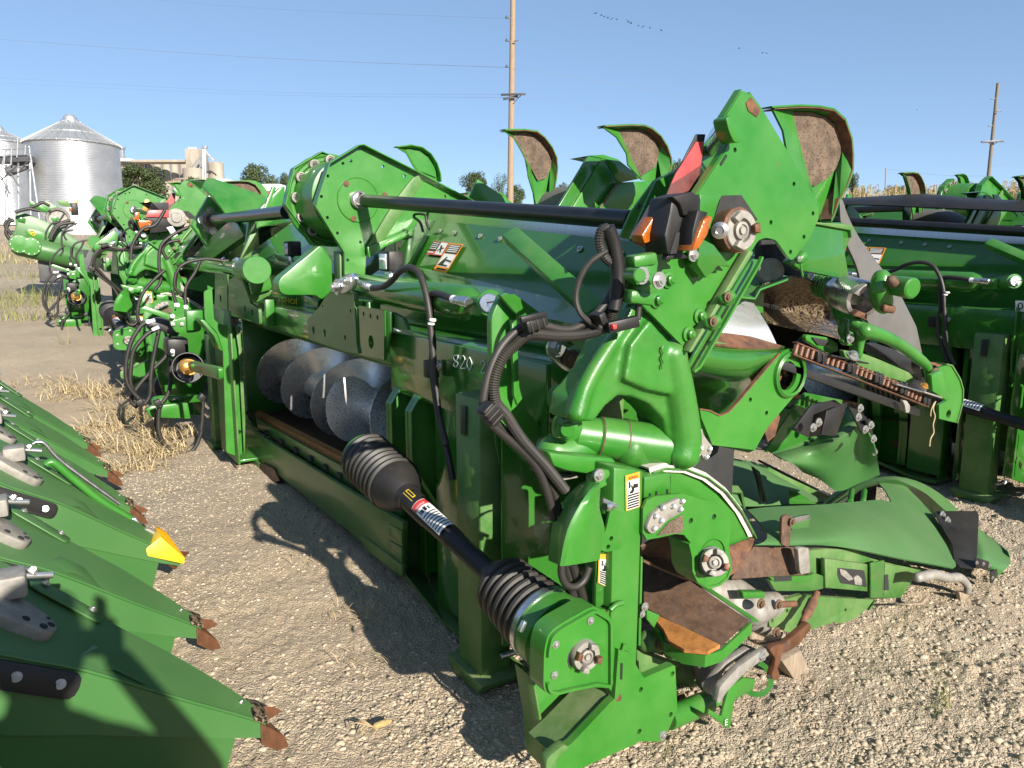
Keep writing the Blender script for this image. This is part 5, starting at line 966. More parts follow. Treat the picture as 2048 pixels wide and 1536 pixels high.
# coupler window of the plate
plate('coupler_recess', [(1443, 391), (1483, 390), (1516, 440), (1470, 440), (1444, 470), (1425, 450)], .004, 'dark', A, u=1.736, bev=0)
plate('recess_hood', [(1400, 388), (1446, 388), (1430, 418), (1400, 440)], .05, 'green', A, u=1.70)
plate('recess_wing', [(1400, 475), (1428, 490), (1460, 532), (1435, 532), (1412, 556), (1395, 530)], .05, 'gloss', A, u=1.69, bev=.002)
cw_ = at(1452, 462, u=1.735); lathe('coupler_housing', cw_, cw_+L(-.03, -1, .02), [(0, .062), (.03, .066), (.05, .066), (.055, .058), (.05, .045), (.02, .04)], 'rust', A, 32); coupler(cw_+L(-.002, -.06, 0), (-.08, -1, .02), .058, A, 'alu', 3, .03); lathe('shaft_end', at(1440, 461, u=1.70), at(1437, 461, u=1.5), [(0, .025), (.03, .024), (.034, .012), (.03, .01)], 'steel', A, 20)
for x, y in ((1335, 560), (1312, 600), (1398, 632), (1376, 668)): lathe('capped_bolt', at(x, y, u=1.738), at(x, y, u=1.738)+L(-.02, -1, 0), [(0, .023), (.006, .023), (.008, .014), (.02, .013), (.022, .009), (.026, .006)], 'green', A, 18)
# reflective panel and amber lamps on their bracket
rp = plate('reflector_panel', [(1393, 268), (1412, 268), (1394, 380), (1368, 400), (1330, 400), (1342, 368)], .006, 'ink', A, u=1.80); plate('red_sheet', [(1392, 284), (1408, 283), (1402, 330), (1342, 369), (1352, 347)], .003, 'reflect', rp, u=1.795, bev=0); M['dark_red'] = mat('dark_red_sheet', (.13, .03, .032), .35, var=.4, vscale=14, coat=.3, dust=.3); plate('red_sheet', [(1342, 369), (1402, 331), (1394, 376), (1330, 398)], .003, 'dark_red', rp, u=1.793, bev=0)  # lower red sheet has a darker, more varied red than the upper one
lp = plate('lamp_housing', [(1345, 393), (1385, 383), (1404, 396), (1398, 450), (1382, 500), (1336, 510), (1330, 470), (1340, 425)], .09, 'black', A, u=1.66, bev=.008); plate('lamp_cavity', [(1352, 466), (1372, 462), (1366, 505), (1340, 508)], .003, 'dark', lp, u=1.657, bev=0)
plate('lamp_hood', [(1345, 393), (1385, 383), (1400, 392), (1396, 428), (1368, 432), (1362, 410)], .03, 'black', lp, u=1.645, bev=.006)
am = plate('amber_lamp', [(1308, 432), (1322, 406), (1336, 404), (1338, 412), (1318, 478), (1290, 488), (1284, 470)], .05, 'amber', A, u=1.72, bev=.006); plate('lamp_reflector', [(1318, 420), (1332, 406), (1322, 440), (1310, 452)], .003, 'white', am, u=1.716, bev=0); plate('lamp_base', [(1284, 470), (1308, 432), (1312, 440), (1306, 490), (1290, 492)], .03, 'reflect', am, u=1.74)
am = plate('amber_lamp', [(1408, 440), (1420, 430), (1426, 434), (1416, 470), (1398, 498), (1384, 502), (1396, 470)], .06, 'amber', A, u=1.60, bev=.006); plate('lamp_back', [(1396, 420), (1416, 424), (1412, 440), (1390, 492), (1382, 500), (1386, 460)], .05, 'black', am, u=1.61)
plate('lamp_bracket', [(1378, 500), (1420, 488), (1462, 534), (1440, 532), (1412, 556), (1388, 516)], .012, 'gloss', A, u=1.71); bolt(at(1386, 510, u=1.70), nU, .014, A); plate('lamp_tail', [(1336, 508), (1360, 500), (1378, 516), (1332, 520)], .02, 'black', A, u=1.67)
# small pump block with its bolts
pb_ = beam('switch_block', at(1291, 512, u=1.71), at(1281, 604, u=1.70), .06, .055, 'cast', A, up=(0, 1, .1), bev=.014)
for q0, q1, w_ in (((1258, 524), (1306, 516), .034), ((1252, 592), (1300, 598), .036), ((1262, 560), (1300, 558), .03)): beam('block_rib', at(*q0, u=1.70), at(*q1, u=1.69), .05, w_, 'cast', pb_, bev=.01)
beam('block_mount', at(1262, 530, u=1.75), at(1252, 580, u=1.75), .05, .05, 'gloss', pb_, up=(0, 1, .1))
cyl('spacer', at(1258, 549, u=1.66), at(1280, 551, u=1.60), .018, 'green', A)
for x, y in ((1283, 551), (1317, 561)): bolt(at(x, y, u=1.62), nU, .017, A)
# cast fold arm and pivot tube
fc = lambda l, u0: PX(l, u=u0)
casting('fold_arm', [(fc([(1340, 700), (1352, 760), (1362, 820), (1368, 880), (1362, 915)], 1.77), [.045, .05, .052, .055, .058]), (fc([(1250, 650), (1206, 712), (1172, 772), (1152, 832)], 1.79), [.02, .024, .026, .03]), (fc([(1362, 905), (1300, 905), (1250, 895)], 1.84), [.05, .06, .06])], 'cast', A, .0075, 4, slabs=[
    (fc([(1288, 606), (1378, 706), (1386, 770), (1400, 860), (1396, 925), (1342, 925), (1336, 880), (1328, 838), (1300, 808), (1262, 792), (1236, 792), (1212, 812), (1190, 842), (1152, 846), (1156, 800), (1196, 752), (1232, 680), (1262, 618)], 1.775), L(0, .13, 0)), (fc([(1300, 640), (1345, 690), (1352, 760), (1340, 790), (1296, 780), (1250, 760), (1262, 690)], 1.745), L(0, .06, 0))])
plate('arm_shadow_gap', fc([(1236, 800), (1290, 806), (1322, 836), (1330, 870), (1215, 850), (1210, 825)], 1.86), .01, 'dark', A, u=1.86) if False else None
stroke('casting_mark', [[at(1325+2*math.sin(y*.9), y, u=1.735) for y in range(692, 742, 5)]], A, 'cast', .003); tube('parting_ridge', fc([(1331, 700), (1340, 760), (1350, 830)], 1.735), .008, 'cast', A, 8) if False else None
plate('arm_web', [(1222, 640), (1262, 596), (1275, 612), (1250, 680), (1200, 770), (1180, 790), (1205, 700)], .03, 'green', A, u=1.84, rad=.02); plate('web_edge', [(1258, 605), (1270, 612), (1222, 700), (1212, 700)], .02, 'green', A, u=1.80, bev=.008); plate('shade_strip', [(1264, 594), (1284, 606), (1378, 708), (1370, 730), (1270, 640)], .02, 'gloss', A, u=1.80)
pv0, pv1 = at(1142, 866, u=1.90), at(1362, 898, u=1.80); pt = lathe('pivot_tube', pv0, pv1, [(0, .05), (.01, .058), (.08, .058), (.085, .063), ((pv1-pv0).length-.06, .068), ((pv1-pv0).length, .068)], 'green', A, 36)
for d0, r in ((.085, .0634), (.165, .0652)): lathe('groove', pv0+(pv1-pv0).normalized()*d0, pv1, [(0, r+.0004), (.0025, r+.0006), (.005, r+.0004)], 'deck', pt, 36)
lathe('pivot_cap', at(1112, 850, u=1.86), pv1, [(0, .028), (.004, .036), (.04, .036), (.045, .03)], 'green', A, 24)
tube('weld_bead', [pv0+(pv1-pv0).normalized()*((pv1-pv0).length-.062)+L(-.0, -.07*math.cos(i_*.3-.3), .07*math.sin(i_*.3-.3)) for i_ in range(7)], .004, 'green', A, 6)
for p, u0 in (((1122, 795), 1.92), ((1136, 850), 1.86)): lathe('pin_boss', at(*p, u=u0), at(*p, u=u0)+L(-.6, -.8, 0), [(0, .042), (.03, .042), (.032, .03), (.05, .03), (.052, .02), (.065, .02)], 'green', A, 24)
plate('pin_lug', [(1150, 770), (1170, 790), (1168, 850), (1150, 900), (1128, 892), (1120, 840), (1130, 790)], .02, 'green', A, u=1.90, rad=.02)
plate('lower_saddle', z3([(490, 180), (640, 200), (920, 220), (960, 250), (750, 330), (620, 310), (530, 280)]), .06, 'green', A, u=1.80, bev=.01); box('saddle_block', at(*z3([(560, 380)])[0], u=1.86), at(*z3([(700, 340)])[0], u=1.86)+L(0, .08, 0), 'alu', A)
plate('link_plate', [(983, 634), (1005, 585), (1024, 588), (1034, 640), (1038, 770), (1050, 815), (1085, 858), (1120, 880), (1120, 940), (1060, 930), (1010, 880), (985, 800)], .03, 'green', A, u=2.06, rad=.02); plate('link_edge', [(1024, 640), (1034, 640), (1040, 790), (1036, 812), (1028, 790)], .015, 'green', A, u=2.03); bolt(at(1085, 888, u=2.02), nU, .018, A)
kp = plate('knuckle_plate', [(1098, 690), (1110, 684), (1150, 702), (1163, 716), (1158, 738), (1140, 746), (1125, 738), (1100, 712)], .02, 'zinc', A, u=1.98, rad=.015); bolt(at(1112, 694, u=1.97), nU, .026, kp); bolt(at(1142, 718, u=1.97), nU, .022, kp, 'dull')
plate('lever_arm', [(1000, 590), (1030, 588), (1100, 640), (1150, 690), (1130, 700), (1060, 660)], .02, 'gloss', A, u=2.03)
casting('end_lobe', [(fc([(1180, 880), (1130, 905), (1095, 900)], 1.9), [.07, .065, .05])], 'green', A, .012)
# hoses and wiring along the fold joint
uh = 1.74
def hz(l, du=0): return PX(l, u=uh+du)
tube('wiring_loom', hz([(1228, 610), (1236, 570), (1232, 520), (1226, 480), (1215, 458), (1203, 462), (1199, 485), (1208, 512), (1222, 525)]), .0145, 'rubber', A, 10, 8, .006)
tube('hose_sleeve', hz([(1215, 455), (1228, 490), (1236, 540), (1234, 580), (1228, 620)], -.01), .02, 'black', A, 12)
tube('wiring_loom', hz([(1229, 600), (1222, 640), (1200, 660), (1160, 670), (1110, 672), (1060, 670), (1030, 690), (1002, 722), (988, 765), (992, 805), (1012, 830), (1045, 880), (1090, 930), (1130, 980)]), .0155, 'rubber', A, 10, 8, .006)
tube('wiring_loom', hz([(1213, 502), (1180, 525), (1160, 558), (1152, 595), (1160, 625), (1180, 645), (1203, 657), (1218, 656)], -.01), .0085, 'rubber', A, 8, 8, .005)
for k, l in enumerate(([(1232, 560), (1215, 600), (1190, 630), (1160, 652), (1130, 660), (1090, 652), (1070, 646), (1045, 652), (1005, 690), (982, 735), (968, 790), (966, 820)], [(1236, 570), (1222, 612), (1196, 640), (1160, 662), (1120, 664), (1085, 655), (1066, 650), (1035, 668), (1000, 700), (985, 745), (972, 800)],
                       [(968, 815), (985, 850), (1030, 890), (1070, 930), (1095, 985), (1108, 1040)], [(974, 820), (1000, 852), (1045, 895), (1085, 940), (1110, 990), (1118, 1030)])): tube('hydraulic_hose', hz(l, .015*(k % 2)+.01), .011, 'rubber', A, 10)
tube('hydraulic_hose', PX(z3([(650, 930), (680, 1020), (715, 1130), (730, 1180)]), u=1.80), .014, 'rubber', A); tube('hydraulic_hose', PX(z3([(610, 930), (640, 1050), (660, 1130), (670, 1180)]), u=1.81), .014, 'rubber', A); tube('wiring_loom', PX(z3([(580, 930), (580, 1000), (610, 1070), (670, 1085), (730, 1040), (765, 950)]), u=1.76), .011, 'rubber', A)
def wrapt(a_, b_, w_, h_):
    q0, q1 = hz([a_], -.03)[0], hz([b_], -.03)[0]; cb2 = beam('hose_clamp_block', q0, q1, w_, h_, 'black', A, bev=.004); dq = q1-q0
    for k_ in (.2, .5, .8): beam('clamp_band', q0+dq*(k_-.05), q0+dq*(k_+.05), w_*1.12, h_*1.12, 'rubber', cb2, bev=.002)
wrapt((1048, 655), (1088, 638), .034, .03); wrapt((968, 812), (992, 842), .04, .036); beam('clamp_tab', hz([(1040, 640)], -.045)[0], hz([(1092, 628)], -.045)[0], .014, .016, 'black', A)
beam('hose_clip', hz([(1190, 640)], -.03)[0], hz([(1202, 632)], -.03)[0], .05, .03, 'black', A); cn = beam('connector', hz([(1213, 656)], -.03)[0], hz([(1274, 642)], -.05)[0], .03, .03, 'black', A, bev=.003); beam('connector_lock', hz([(1222, 654)], -.05)[0], hz([(1230, 652)], -.05)[0], .02, .014, 'redp', cn); tube('hydraulic_hose', hz([(1275, 640), (1277, 615), (1272, 598)], -.04), .009, 'rubber', A)
# ================================================================ auger trough, gathering unit and snouts of the wing, right of the fold joint
grid('trough_lid', [PX(zc([(1225, 255), (1360, 262), (1490, 285), (1600, 300)]), u=2.1), PX(zc([(1150, 425), (1240, 430), (1275, 385), (1500, 300)]), u=1.9), PX(zc([(1125, 450), (1240, 462), (1280, 390), (1500, 310)]), u=1.85)], 'green', A, .006)
grid('trough_shield', [PX(zc([(1262, 385), (1380, 335), (1500, 300), (1640, 312), (1740, 372)]), u=1.95), PX(zc([(1250, 440), (1380, 430), (1540, 420), (1680, 430), (1800, 470)]), u=2.1), PX(zc([(1260, 510), (1400, 560), (1560, 580), (1730, 610), (1880, 640)]), u=2.15), PX(zc([(1330, 645), (1450, 680), (1600, 715), (1780, 745), (1968, 800)]), u=2.0)], 'speck', A, .006, sub=3)
grid('wing_auger_cone', [PX(zc([(1120, 460), (1170, 465), (1215, 480)]), u=2.1), PX(zc([(1050, 560), (1200, 590), (1290, 600)]), u=1.95), PX(zc([(980, 660), (1180, 690), (1350, 700)]), u=1.86), PX(zc([(930, 740), (1200, 790), (1412, 830)]), u=1.84)], 'auger', A, .008, sub=4)
grid('rust_strip', [PX(zc([(945, 738), (1200, 770), (1470, 850)]), u=1.84), PX(zc([(860, 830), (1150, 860), (1440, 866)]), u=1.80)], 'rust', A, .006, sub=2)
grid('wing_trough', [PX(zc([(830, 800), (1000, 830), (1250, 840), (1480, 850)]), u=1.83), PX(zc([(800, 900), (1000, 930), (1220, 940), (1420, 900)]), u=1.76), PX(zc([(760, 1050), (1000, 1090), (1180, 1090), (1330, 1010)]), u=1.80), PX(zc([(740, 1200), (950, 1210), (1100, 1220), (1200, 1180)]), u=1.95), PX(zc([(760, 1350), (900, 1400), (1000, 1395), (1080, 1330)]), u=2.05)], 'gloss', A, .006, sub=3)
WE = zc([(1440, 912), (1475, 885), (1530, 868), (1585, 885), (1625, 940), (1635, 1030), (1610, 1130), (1560, 1240), (1450, 1370), (1340, 1500), (1240, 1680), (1190, 1702), (900, 1640), (810, 1420), (800, 1360), (880, 1370), (960, 1410), (1030, 1385), (1110, 1300), (1220, 1170), (1330, 1040), (1400, 960)])
bo_ = zc([(1510, 1075)])[0]; we_ = plate('trough_end_plate', WE, .012, 'green', A, u=1.76, holes=((bo_[0]-3, bo_[1]+3, .05), (*zc([(1203, 1278)])[0], .008), (*zc([(1332, 1385)])[0], .008)))
strip('rusty_edge', PX(zc([(800, 1358), (880, 1370), (960, 1410), (1030, 1385), (1110, 1300), (1220, 1170), (1330, 1040), (1400, 960), (1440, 912)]), u=1.755), L(0, .012, 0), 'rust', we_, .004)
bq = at(*bo_, u=1.76); lathe('bearing_pocket', bq+L(0, -.01, 0), bq+L(0, .3, 0), [(.0, .068), (-.006, .074), (0, .075), (.014, .075), (.012, .063), (.12, .062), (.12, .001)], 'speck', we_, 36, caps=(0, 0)); lathe('pocket_rim', bq+L(0, -.012, 0), bq+L(0, .3, 0), [(0, .064), (-.006, .07), (0, .078), (.012, .08)], 'green', we_, 36, caps=(0, 0)); coupler(bq+L(-.02, .045, 0), (0, -1, 0), .045, we_, 'dull', 3, .03)
plate('zinc_bracket', z3([(1500, 40), (1520, 20), (1530, 60), (1560, 110), (1590, 140), (1585, 185), (1555, 230), (1535, 240), (1520, 200), (1490, 190), (1480, 120)]), .01, 'alu', A, u=1.74, rad=.008)
for q in ((1512, 158), (1572, 160), (1548, 215)): lathe('rivet', at(*z3([q])[0], u=1.738), at(*z3([q])[0], u=1.6), [(0, .008), (.006, .008), (.008, .003)], 'bolt', A, 10)
# flange bar with clamps beside the plate
plate('flange_bar', zc([(1195, 85), (1228, 92), (1225, 110), (745, 890), (720, 905), (715, 890)]), .03, 'worn', A, u=1.70); plate('flange_side', zc([(1228, 150), (1275, 160), (1280, 185), (800, 1010), (755, 1045), (705, 1010), (760, 905), (1180, 200)]), .012, 'gloss', A, u=1.76); strip('flange_edge', PX(zc([(1300, 130), (1275, 190), (800, 1010), (755, 1045)]), u=1.72), L(0, .012, 0), 'green', A, .008)
for q in ((1020, 455), (905, 650)): casting('clamp', [(PX(zc([(q[0]-50, q[1]+20), (q[0]+30, q[1]-10)]), u=1.69), [.014, .018]), (PX(zc([(q[0]-20, q[1]+45), (q[0]+40, q[1]+30)]), u=1.70), [.014, .012])], 'green', A, .006, 1); bolt(at(*zc([q])[0], u=1.675), nU, .011, A, 'dull')
plate('small_pin', zc([(900, 808), (1015, 828), (1018, 836), (900, 828)]), .012, 'worn', A, u=1.74)
plate('green_guard', zr([(640, 905), (880, 900), (960, 918), (970, 950), (915, 1090), (945, 1265), (640, 1200), (560, 1150), (620, 1100)]), .03, 'gloss', A, u=1.86, bev=.008, rad=.01); plate('guard_lip', zr([(735, 898), (960, 915), (972, 950), (960, 1000), (952, 950), (735, 912)]), .02, 'worn', A, u=1.85)
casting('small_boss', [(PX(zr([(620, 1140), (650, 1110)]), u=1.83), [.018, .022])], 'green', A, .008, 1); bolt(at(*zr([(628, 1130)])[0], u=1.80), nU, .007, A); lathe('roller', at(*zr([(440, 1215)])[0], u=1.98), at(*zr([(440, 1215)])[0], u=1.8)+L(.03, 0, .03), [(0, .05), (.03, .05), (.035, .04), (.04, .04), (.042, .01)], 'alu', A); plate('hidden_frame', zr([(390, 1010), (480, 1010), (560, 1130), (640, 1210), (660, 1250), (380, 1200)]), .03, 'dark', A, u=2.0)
tube('thin_cable', PX(zr([(632, 1135), (640, 1190), (650, 1240)]), u=1.83), .004, 'green', A, 6)
# grey crop divider blade
plate('divider_blade', zr([(882, 738), (905, 760), (925, 830), (960, 910), (1010, 1000), (1090, 1110), (1180, 1230), (1260, 1340), (1330, 1480), (1370, 1560), (1420, 1800), (1400, 1830), (1330, 1790), (1080, 1560), (1020, 1450), (1010, 1240), (985, 1160), (930, 1040), (890, 900)]), .012, 'grey', A, u=2.02, rad=.02, bev=.003)
# slip clutch with spring and cast end
k0, k1 = at(*zr([(740, 1280)])[0], u=2.0), at(*zr([(1035, 1390)])[0], u=1.76); kd = (k1-k0).normalized(); KL = (k1-k0).length
lathe('clutch_drum', k0, k1, [(0, .03), (KL*.15, .034), (KL*.2, .026), (KL*.42, .028), (KL*.43, .048), (KL*.62, .052), (KL*.63, .066), (KL*.96, .068), (KL, .064), (KL+.001, .05), (KL*.95, .046), (KL*.85, .03)], 'steel', A, 36)
tube('clutch_spring', [k0+kd*(KL*(.1+.32*i/40))+(kd.orthogonal()*math.cos(i*.95)+kd.cross(kd.orthogonal())*math.sin(i*.95))*.036 for i in range(41)], .005, 'green', A, 6, 2)
for i in range(3):
    a0 = 2.1*i+.5; V = []; s_, q_ = kd.orthogonal().normalized(), kd.cross(kd.orthogonal().normalized())
    for d0 in (KL*.9, KL+.035):
        for rr2, da in ((.045, -.42), (.068, -.42), (.068, .42), (.045, .42)): V.append(k0+kd*d0+s_*(rr2*math.cos(a0+da))+q_*(rr2*math.sin(a0+da)))
    mk('clutch_dog', V, [(0, 1, 2, 3), (7, 6, 5, 4), (0, 1, 5, 4), (1, 2, 6, 5), (2, 3, 7, 6), (3, 0, 4, 7)], 'alu' if i else 'rust', A, bev=.003)
casting('cast_end', [(PX(zr([(1150, 1230), (1140, 1330), (1160, 1420), (1180, 1440)]), u=1.70), [.03, .04, .035, .02])], 'green', A, .008, 3); lathe('cast_knob', at(*zr([(1180, 1290)])[0], u=1.70), at(*zr([(1300, 1310)])[0], u=1.62), [(0, .032), (.04, .034), (.075, .036), (.11, .036), (.115, .03)], 'green', A, 28); casting('knob_hole', [(PX(zr([(1205, 1258), (1225, 1285)]), u=1.64), [.018, .02])], 'deck', A, .007, 1)
cyl('rusty_pin', at(*zr([(1150, 1440)])[0], u=1.68), at(*zr([(1225, 1452)])[0], u=1.66), .014, 'rust', A)
# gathering chain frame
casting('chain_frame', [(PX(zb([(690, 330), (740, 400), (735, 500), (725, 620)]), u=1.78), [.022, .03, .018, .012]), (PX(zb([(760, 400), (900, 440), (1060, 520), (1180, 610), (1270, 690), (1290, 780), (1285, 880)]), u=1.75), [.03, .026, .024, .024, .02, .016, .012]), (PX(zb([(620, 330), (600, 420), (690, 480), (680, 560)]), u=1.84), [.02, .02, .02, .015])], 'cast', A, .008, 3)
plate('slide_plate', zb([(310, 435), (480, 460), (560, 510), (560, 570), (480, 590), (300, 480)]), .02, 'green', A, u=1.86, rad=.01); plate('slide_window', zb([(350, 455), (480, 480), (490, 525), (400, 520)]), .003, 'dark', A, u=1.855, rad=.008)
plate('eye_link', zb([(590, 490), (650, 440), (690, 440), (712, 480), (690, 520), (640, 530)]), .02, 'green', A, u=1.80, rad=.02); bolt(at(*zb([(652, 468)])[0], u=1.79), nU, .014, A)
plate('chain_guide', zb([(600, 560), (740, 580), (900, 640), (1130, 740), (1170, 790), (1150, 830), (960, 780), (740, 690), (690, 650), (620, 620)]), .02, 'worn', A, u=1.80, rad=.01); plate('frame_gap', zb([(760, 500), (860, 505), (1000, 550), (1140, 630), (1220, 690), (1240, 810), (1190, 800), (1120, 730), (900, 620), (760, 560)]), .01, 'ink', A, u=1.84)
plate('brown_bar', zb([(820, 355), (1000, 440), (1100, 500), (1180, 600), (1140, 580), (900, 450)]), .02, 'rust', A, u=1.86); plate('guide_nose', zb([(1270, 650), (1400, 670), (1440, 680), (1410, 700), (1380, 712), (1290, 700)]), .05, 'rust', A, u=1.79)
plate('nose_guard', zb([(1310, 880), (1370, 700), (1430, 680), (1475, 690), (1540, 800), (1562, 880), (1560, 980), (1515, 1145), (1500, 1140), (1370, 1110), (1368, 1000), (1440, 960)]), .012, 'green', A, u=1.73, holes=((*zb([(1445, 1072)])[0], .018),)); strip('guard_edge', PX(zb([(1430, 680), (1475, 690), (1540, 800), (1562, 880), (1560, 980), (1515, 1145)]), u=1.725), L(0, .04, 0), 'worn', A, .006); plate('guard_panel', zb([(1310, 760), (1390, 720), (1450, 960), (1430, 965), (1320, 890)]), .02, 'green', A, u=1.70); bolt(at(*zb([(1330, 770)])[0], u=1.73), nU, .025, A, 'dull')
# chain: plates and rollers
c0, c1 = [at(*q, u=1.74) for q in zb([(200, 545), (1285, 975)])]; cdv = c1-c0; NL = 30; lk = rk = None; cu_ = (L(0, 0, 1)-cdv.normalized()*cdv.normalized().z).normalized()
for i in range(NL):
    p = c0+cdv*((i+.5)/NL)+cu_*(.012*math.sin(i*math.pi/NL))
    if i % 6 in (4, 5): box('attachment_link', p-L(.012, .012, .02), p+L(.012, .012, .02), 'ink', A, .004); continue
    cyl('chain_roller', p-cu_*.018, p+cu_*.018, .0085, 'chain', A, 10)
for s_ in (-1, 1): beam('chain_side', c0+cu_*(.02*s_), c1+cu_*(.02*s_), .02, .006, 'chain', A)
beam('chain_return', c0-cu_*.06+L(0, .03, 0), c1-cu_*.05+L(0, .03, 0), .02, .03, 'ink', A); beam('guide_strip', at(*zb([(480, 600)])[0], u=1.73), at(*zb([(780, 665)])[0], u=1.73), .03, .006, 'ink', A); beam('guide_strip', at(*zb([(1000, 830)])[0], u=1.73), at(*zb([(1400, 945)])[0], u=1.72), .03, .006, 'steel', A)
plate('bright_tip', zb([(1250, 890), (1400, 935), (1395, 950), (1255, 905)]), .006, 'alu', A, u=1.70); bolt(at(*zb([(675, 610)])[0], u=1.72), L(0, -.6, .8), .018, A); bolt(at(*zb([(1250, 850)])[0], u=1.71), L(0, -.6, .8), .012, A, 'gold')
for i in range(4): p = at(*zb([(485+38*i, 740+16*i)])[0], u=1.75); beam('sprocket_tooth', p, p+L(0, 0, -.03), .012, .012, 'steel', A)
plate('chain_hook', zb([(1075, 960), (1110, 965), (1140, 1010), (1132, 1060), (1105, 1065), (1095, 1000)]), .012, 'alu', A, u=1.72, rad=.008)
tube('dry_stalk', PX(zb([(1340, 970), (1320, 1030), (1335, 1090), (1320, 1160), (1325, 1220), (1300, 1270), (1292, 1330)]), u=1.72), .003, 'straw', A, 5); tube('dry_stalk', PX(zb([(1330, 980), (1305, 1040), (1300, 1090)]), u=1.72), .0025, 'straw', A, 5)
# hanging snout of the wing behind the trough end
grid('wing_snout', [PX(zb([(40, 1390), (250, 1335), (430, 1240), (560, 1130), (650, 1010)]), u=1.98), PX(zb([(100, 1420), (300, 1395), (520, 1310), (680, 1200), (745, 1130)]), u=1.88), PX(zb([(200, 1470), (400, 1490), (600, 1470), (760, 1400), (850, 1330)]), u=1.87), PX(zb([(280, 1540), (420, 1600), (560, 1690), (720, 1630), (895, 1560)]), u=1.95)], 'poly', A, .006, sub=4, ang=70)
strip('snout_lip', spline(PX(zb([(40, 1390), (250, 1335), (430, 1240), (560, 1130), (650, 1010)]), u=1.975), 4), L(-.01, .05, .01), 'poly', A, .006)
f1 = plate('black_flap', zb([(430, 1230), (470, 1050), (640, 980), (560, 1220), (545, 1250), (430, 1240)]), .008, 'black', A, u=1.80); f2 = plate('black_flap', zb([(640, 1000), (680, 985), (800, 1110), (770, 1235), (750, 1225)]), .008, 'black', A, u=1.84); f3 = plate('black_band', zb([(785, 1130), (822, 1110), (865, 1370), (850, 1420), (835, 1400)]), .008, 'black', A, u=1.82)
for q, f in (((358, 1180), f1), ((402, 1138), f1), ((735, 1025), f2), ((720, 1095), f2), ((775, 1195), f2), ((820, 1160), f3), ((840, 1270), f3), ((850, 1375), f3)): bolt(at(*zb([q])[0], u=1.78), nU, .012, f)
plate('bearing_plate', zb([(200, 1200), (350, 1000), (540, 960), (600, 1000), (450, 1240), (330, 1260)]), .01, 'ink', A, u=1.84); plate('snout_shadow', zb([(-20, 1380), (100, 1180), (300, 900), (600, 960), (560, 1100), (420, 1230), (250, 1340)]), .01, 'gloss', A, u=1.98)
plate('divider_tip', zb([(0, 1300), (-30, 1200), (60, 1000), (100, 1100), (60, 1250)]), .01, 'rust', A, u=1.84)
# lower back snouts between
grid('back_snout', [PX(zd([(0, 140), (150, 110), (330, 140), (400, 180)]), u=2.5), PX(zd([(60, 230), (240, 180), (400, 220), (700, 340)]), u=2.4), PX(zd([(150, 400), (300, 420), (500, 410), (780, 390)]), u=2.3)], 'poly', A, .008, sub=3)
plate('snout_rib', zd([(340, 170), (380, 200), (425, 400), (405, 405), (370, 250)]), .02, 'ink', A, u=2.28); grid('back_snout', [PX(zd([(130, 240), (200, 235), (240, 290)]), u=2.25), PX(zd([(200, 330), (270, 330), (290, 430)]), u=2.2)], 'worn', A, .01)
for x in (80, 150): cyl('strut', at(*zd([(x+30, 160)])[0], u=2.36), at(*zd([(x, 220)])[0], u=2.3), .012, 'green', A)
plate('snout_seam', zd([(380, 125), (560, 215), (820, 345), (815, 355), (540, 225), (370, 135)]), .01, 'dark', A, u=2.2); plate('seam_mark', zd([(570, 300), (740, 405), (565, 405)]), .005, 'gloss', A, u=2.26)
NEAR = False
# ================================================================ far end of the header: couplers, hoses, driveline
vf = 1.0
pc = at(376, 735, v=vf); lathe('driveline_guard', pc, pc+L(.2, .9, -.2), [(0, .112), (.0, .118), (.004, .122), (.12, .12), (.2, .1), (.2, .01)], 'tubep', A, 36, caps=(0, 1)); casting('universal_joint', [([pc+L(-.02, -.05, .02), pc+L(.0, .05, -.01)], [.06, .06])], 'gold', A, .012, 1); lathe('joint_ring', pc+L(.0, -.06, .01), pc+L(0, .2, 0), [(0, .05), (.0, .062), (.03, .062), (.03, .05)], 'gold', A, ring=True)
plate('guard_arm', [(374, 728), (382, 722), (402, 727), (437, 735), (438, 760), (400, 748), (380, 742)], .03, 'green', A, v=.96, rad=.03); bolt(at(387, 731, v=.958), nV, .016, A, 'green')
lathe('bellows', at(330, 770, v=1.05), at(380, 790, v=1.1), [(0, .06), (.02, .11), (.1, .14), (.3, .15), (.34, .1)], 'black', A, 24); plate('guard_web', [(292, 745), (320, 725), (335, 740), (328, 770), (305, 778)], .02, 'green', A, v=1.15)
uf = 6.45
plate('coupler_rail', [(278, 618), (290, 612), (362, 635), (370, 655), (366, 660), (340, 640)], .03, 'green', A, u=6.4); plate('coupler_rail', [(338, 644), (360, 637), (400, 625), (402, 662), (375, 667), (352, 665)], .04, 'green', A, u=6.35, rad=.02)
plate('coupler_bracket', [(372, 622), (406, 620), (408, 660), (375, 662)], .1, 'green', A, u=6.3, bev=.01); vb = at(352, 692, u=6.6); box('valve_block', vb-L(.08, .1, .07), vb+L(.08, .1, .07), 'black', A, .02); casting('coupler_body', [(PX([(300, 650), (325, 648), (352, 662)], u=6.6), [.05, .06, .05])], 'dsteel', A, .014, 1)
for q, m in (((346, 648), 'bolt'), ((364, 648), 'bolt'), ((345, 702), 'white'), ((355, 610), 'white'), ((372, 614), 'white'), ((296, 643), 'white'), ((345, 632), 'white')): bolt(at(*q, u=6.33), nU, .012, A, m)
for q0, q1 in (((296, 644), (310, 640)), ((304, 660), (318, 654)), ((346, 700), (345, 712)), ((352, 606), (353, 616)), ((371, 610), (372, 620))): cyl('hose_fitting', at(*q0, u=6.4), at(*q1, u=6.4), .014, 'white', A, 10)
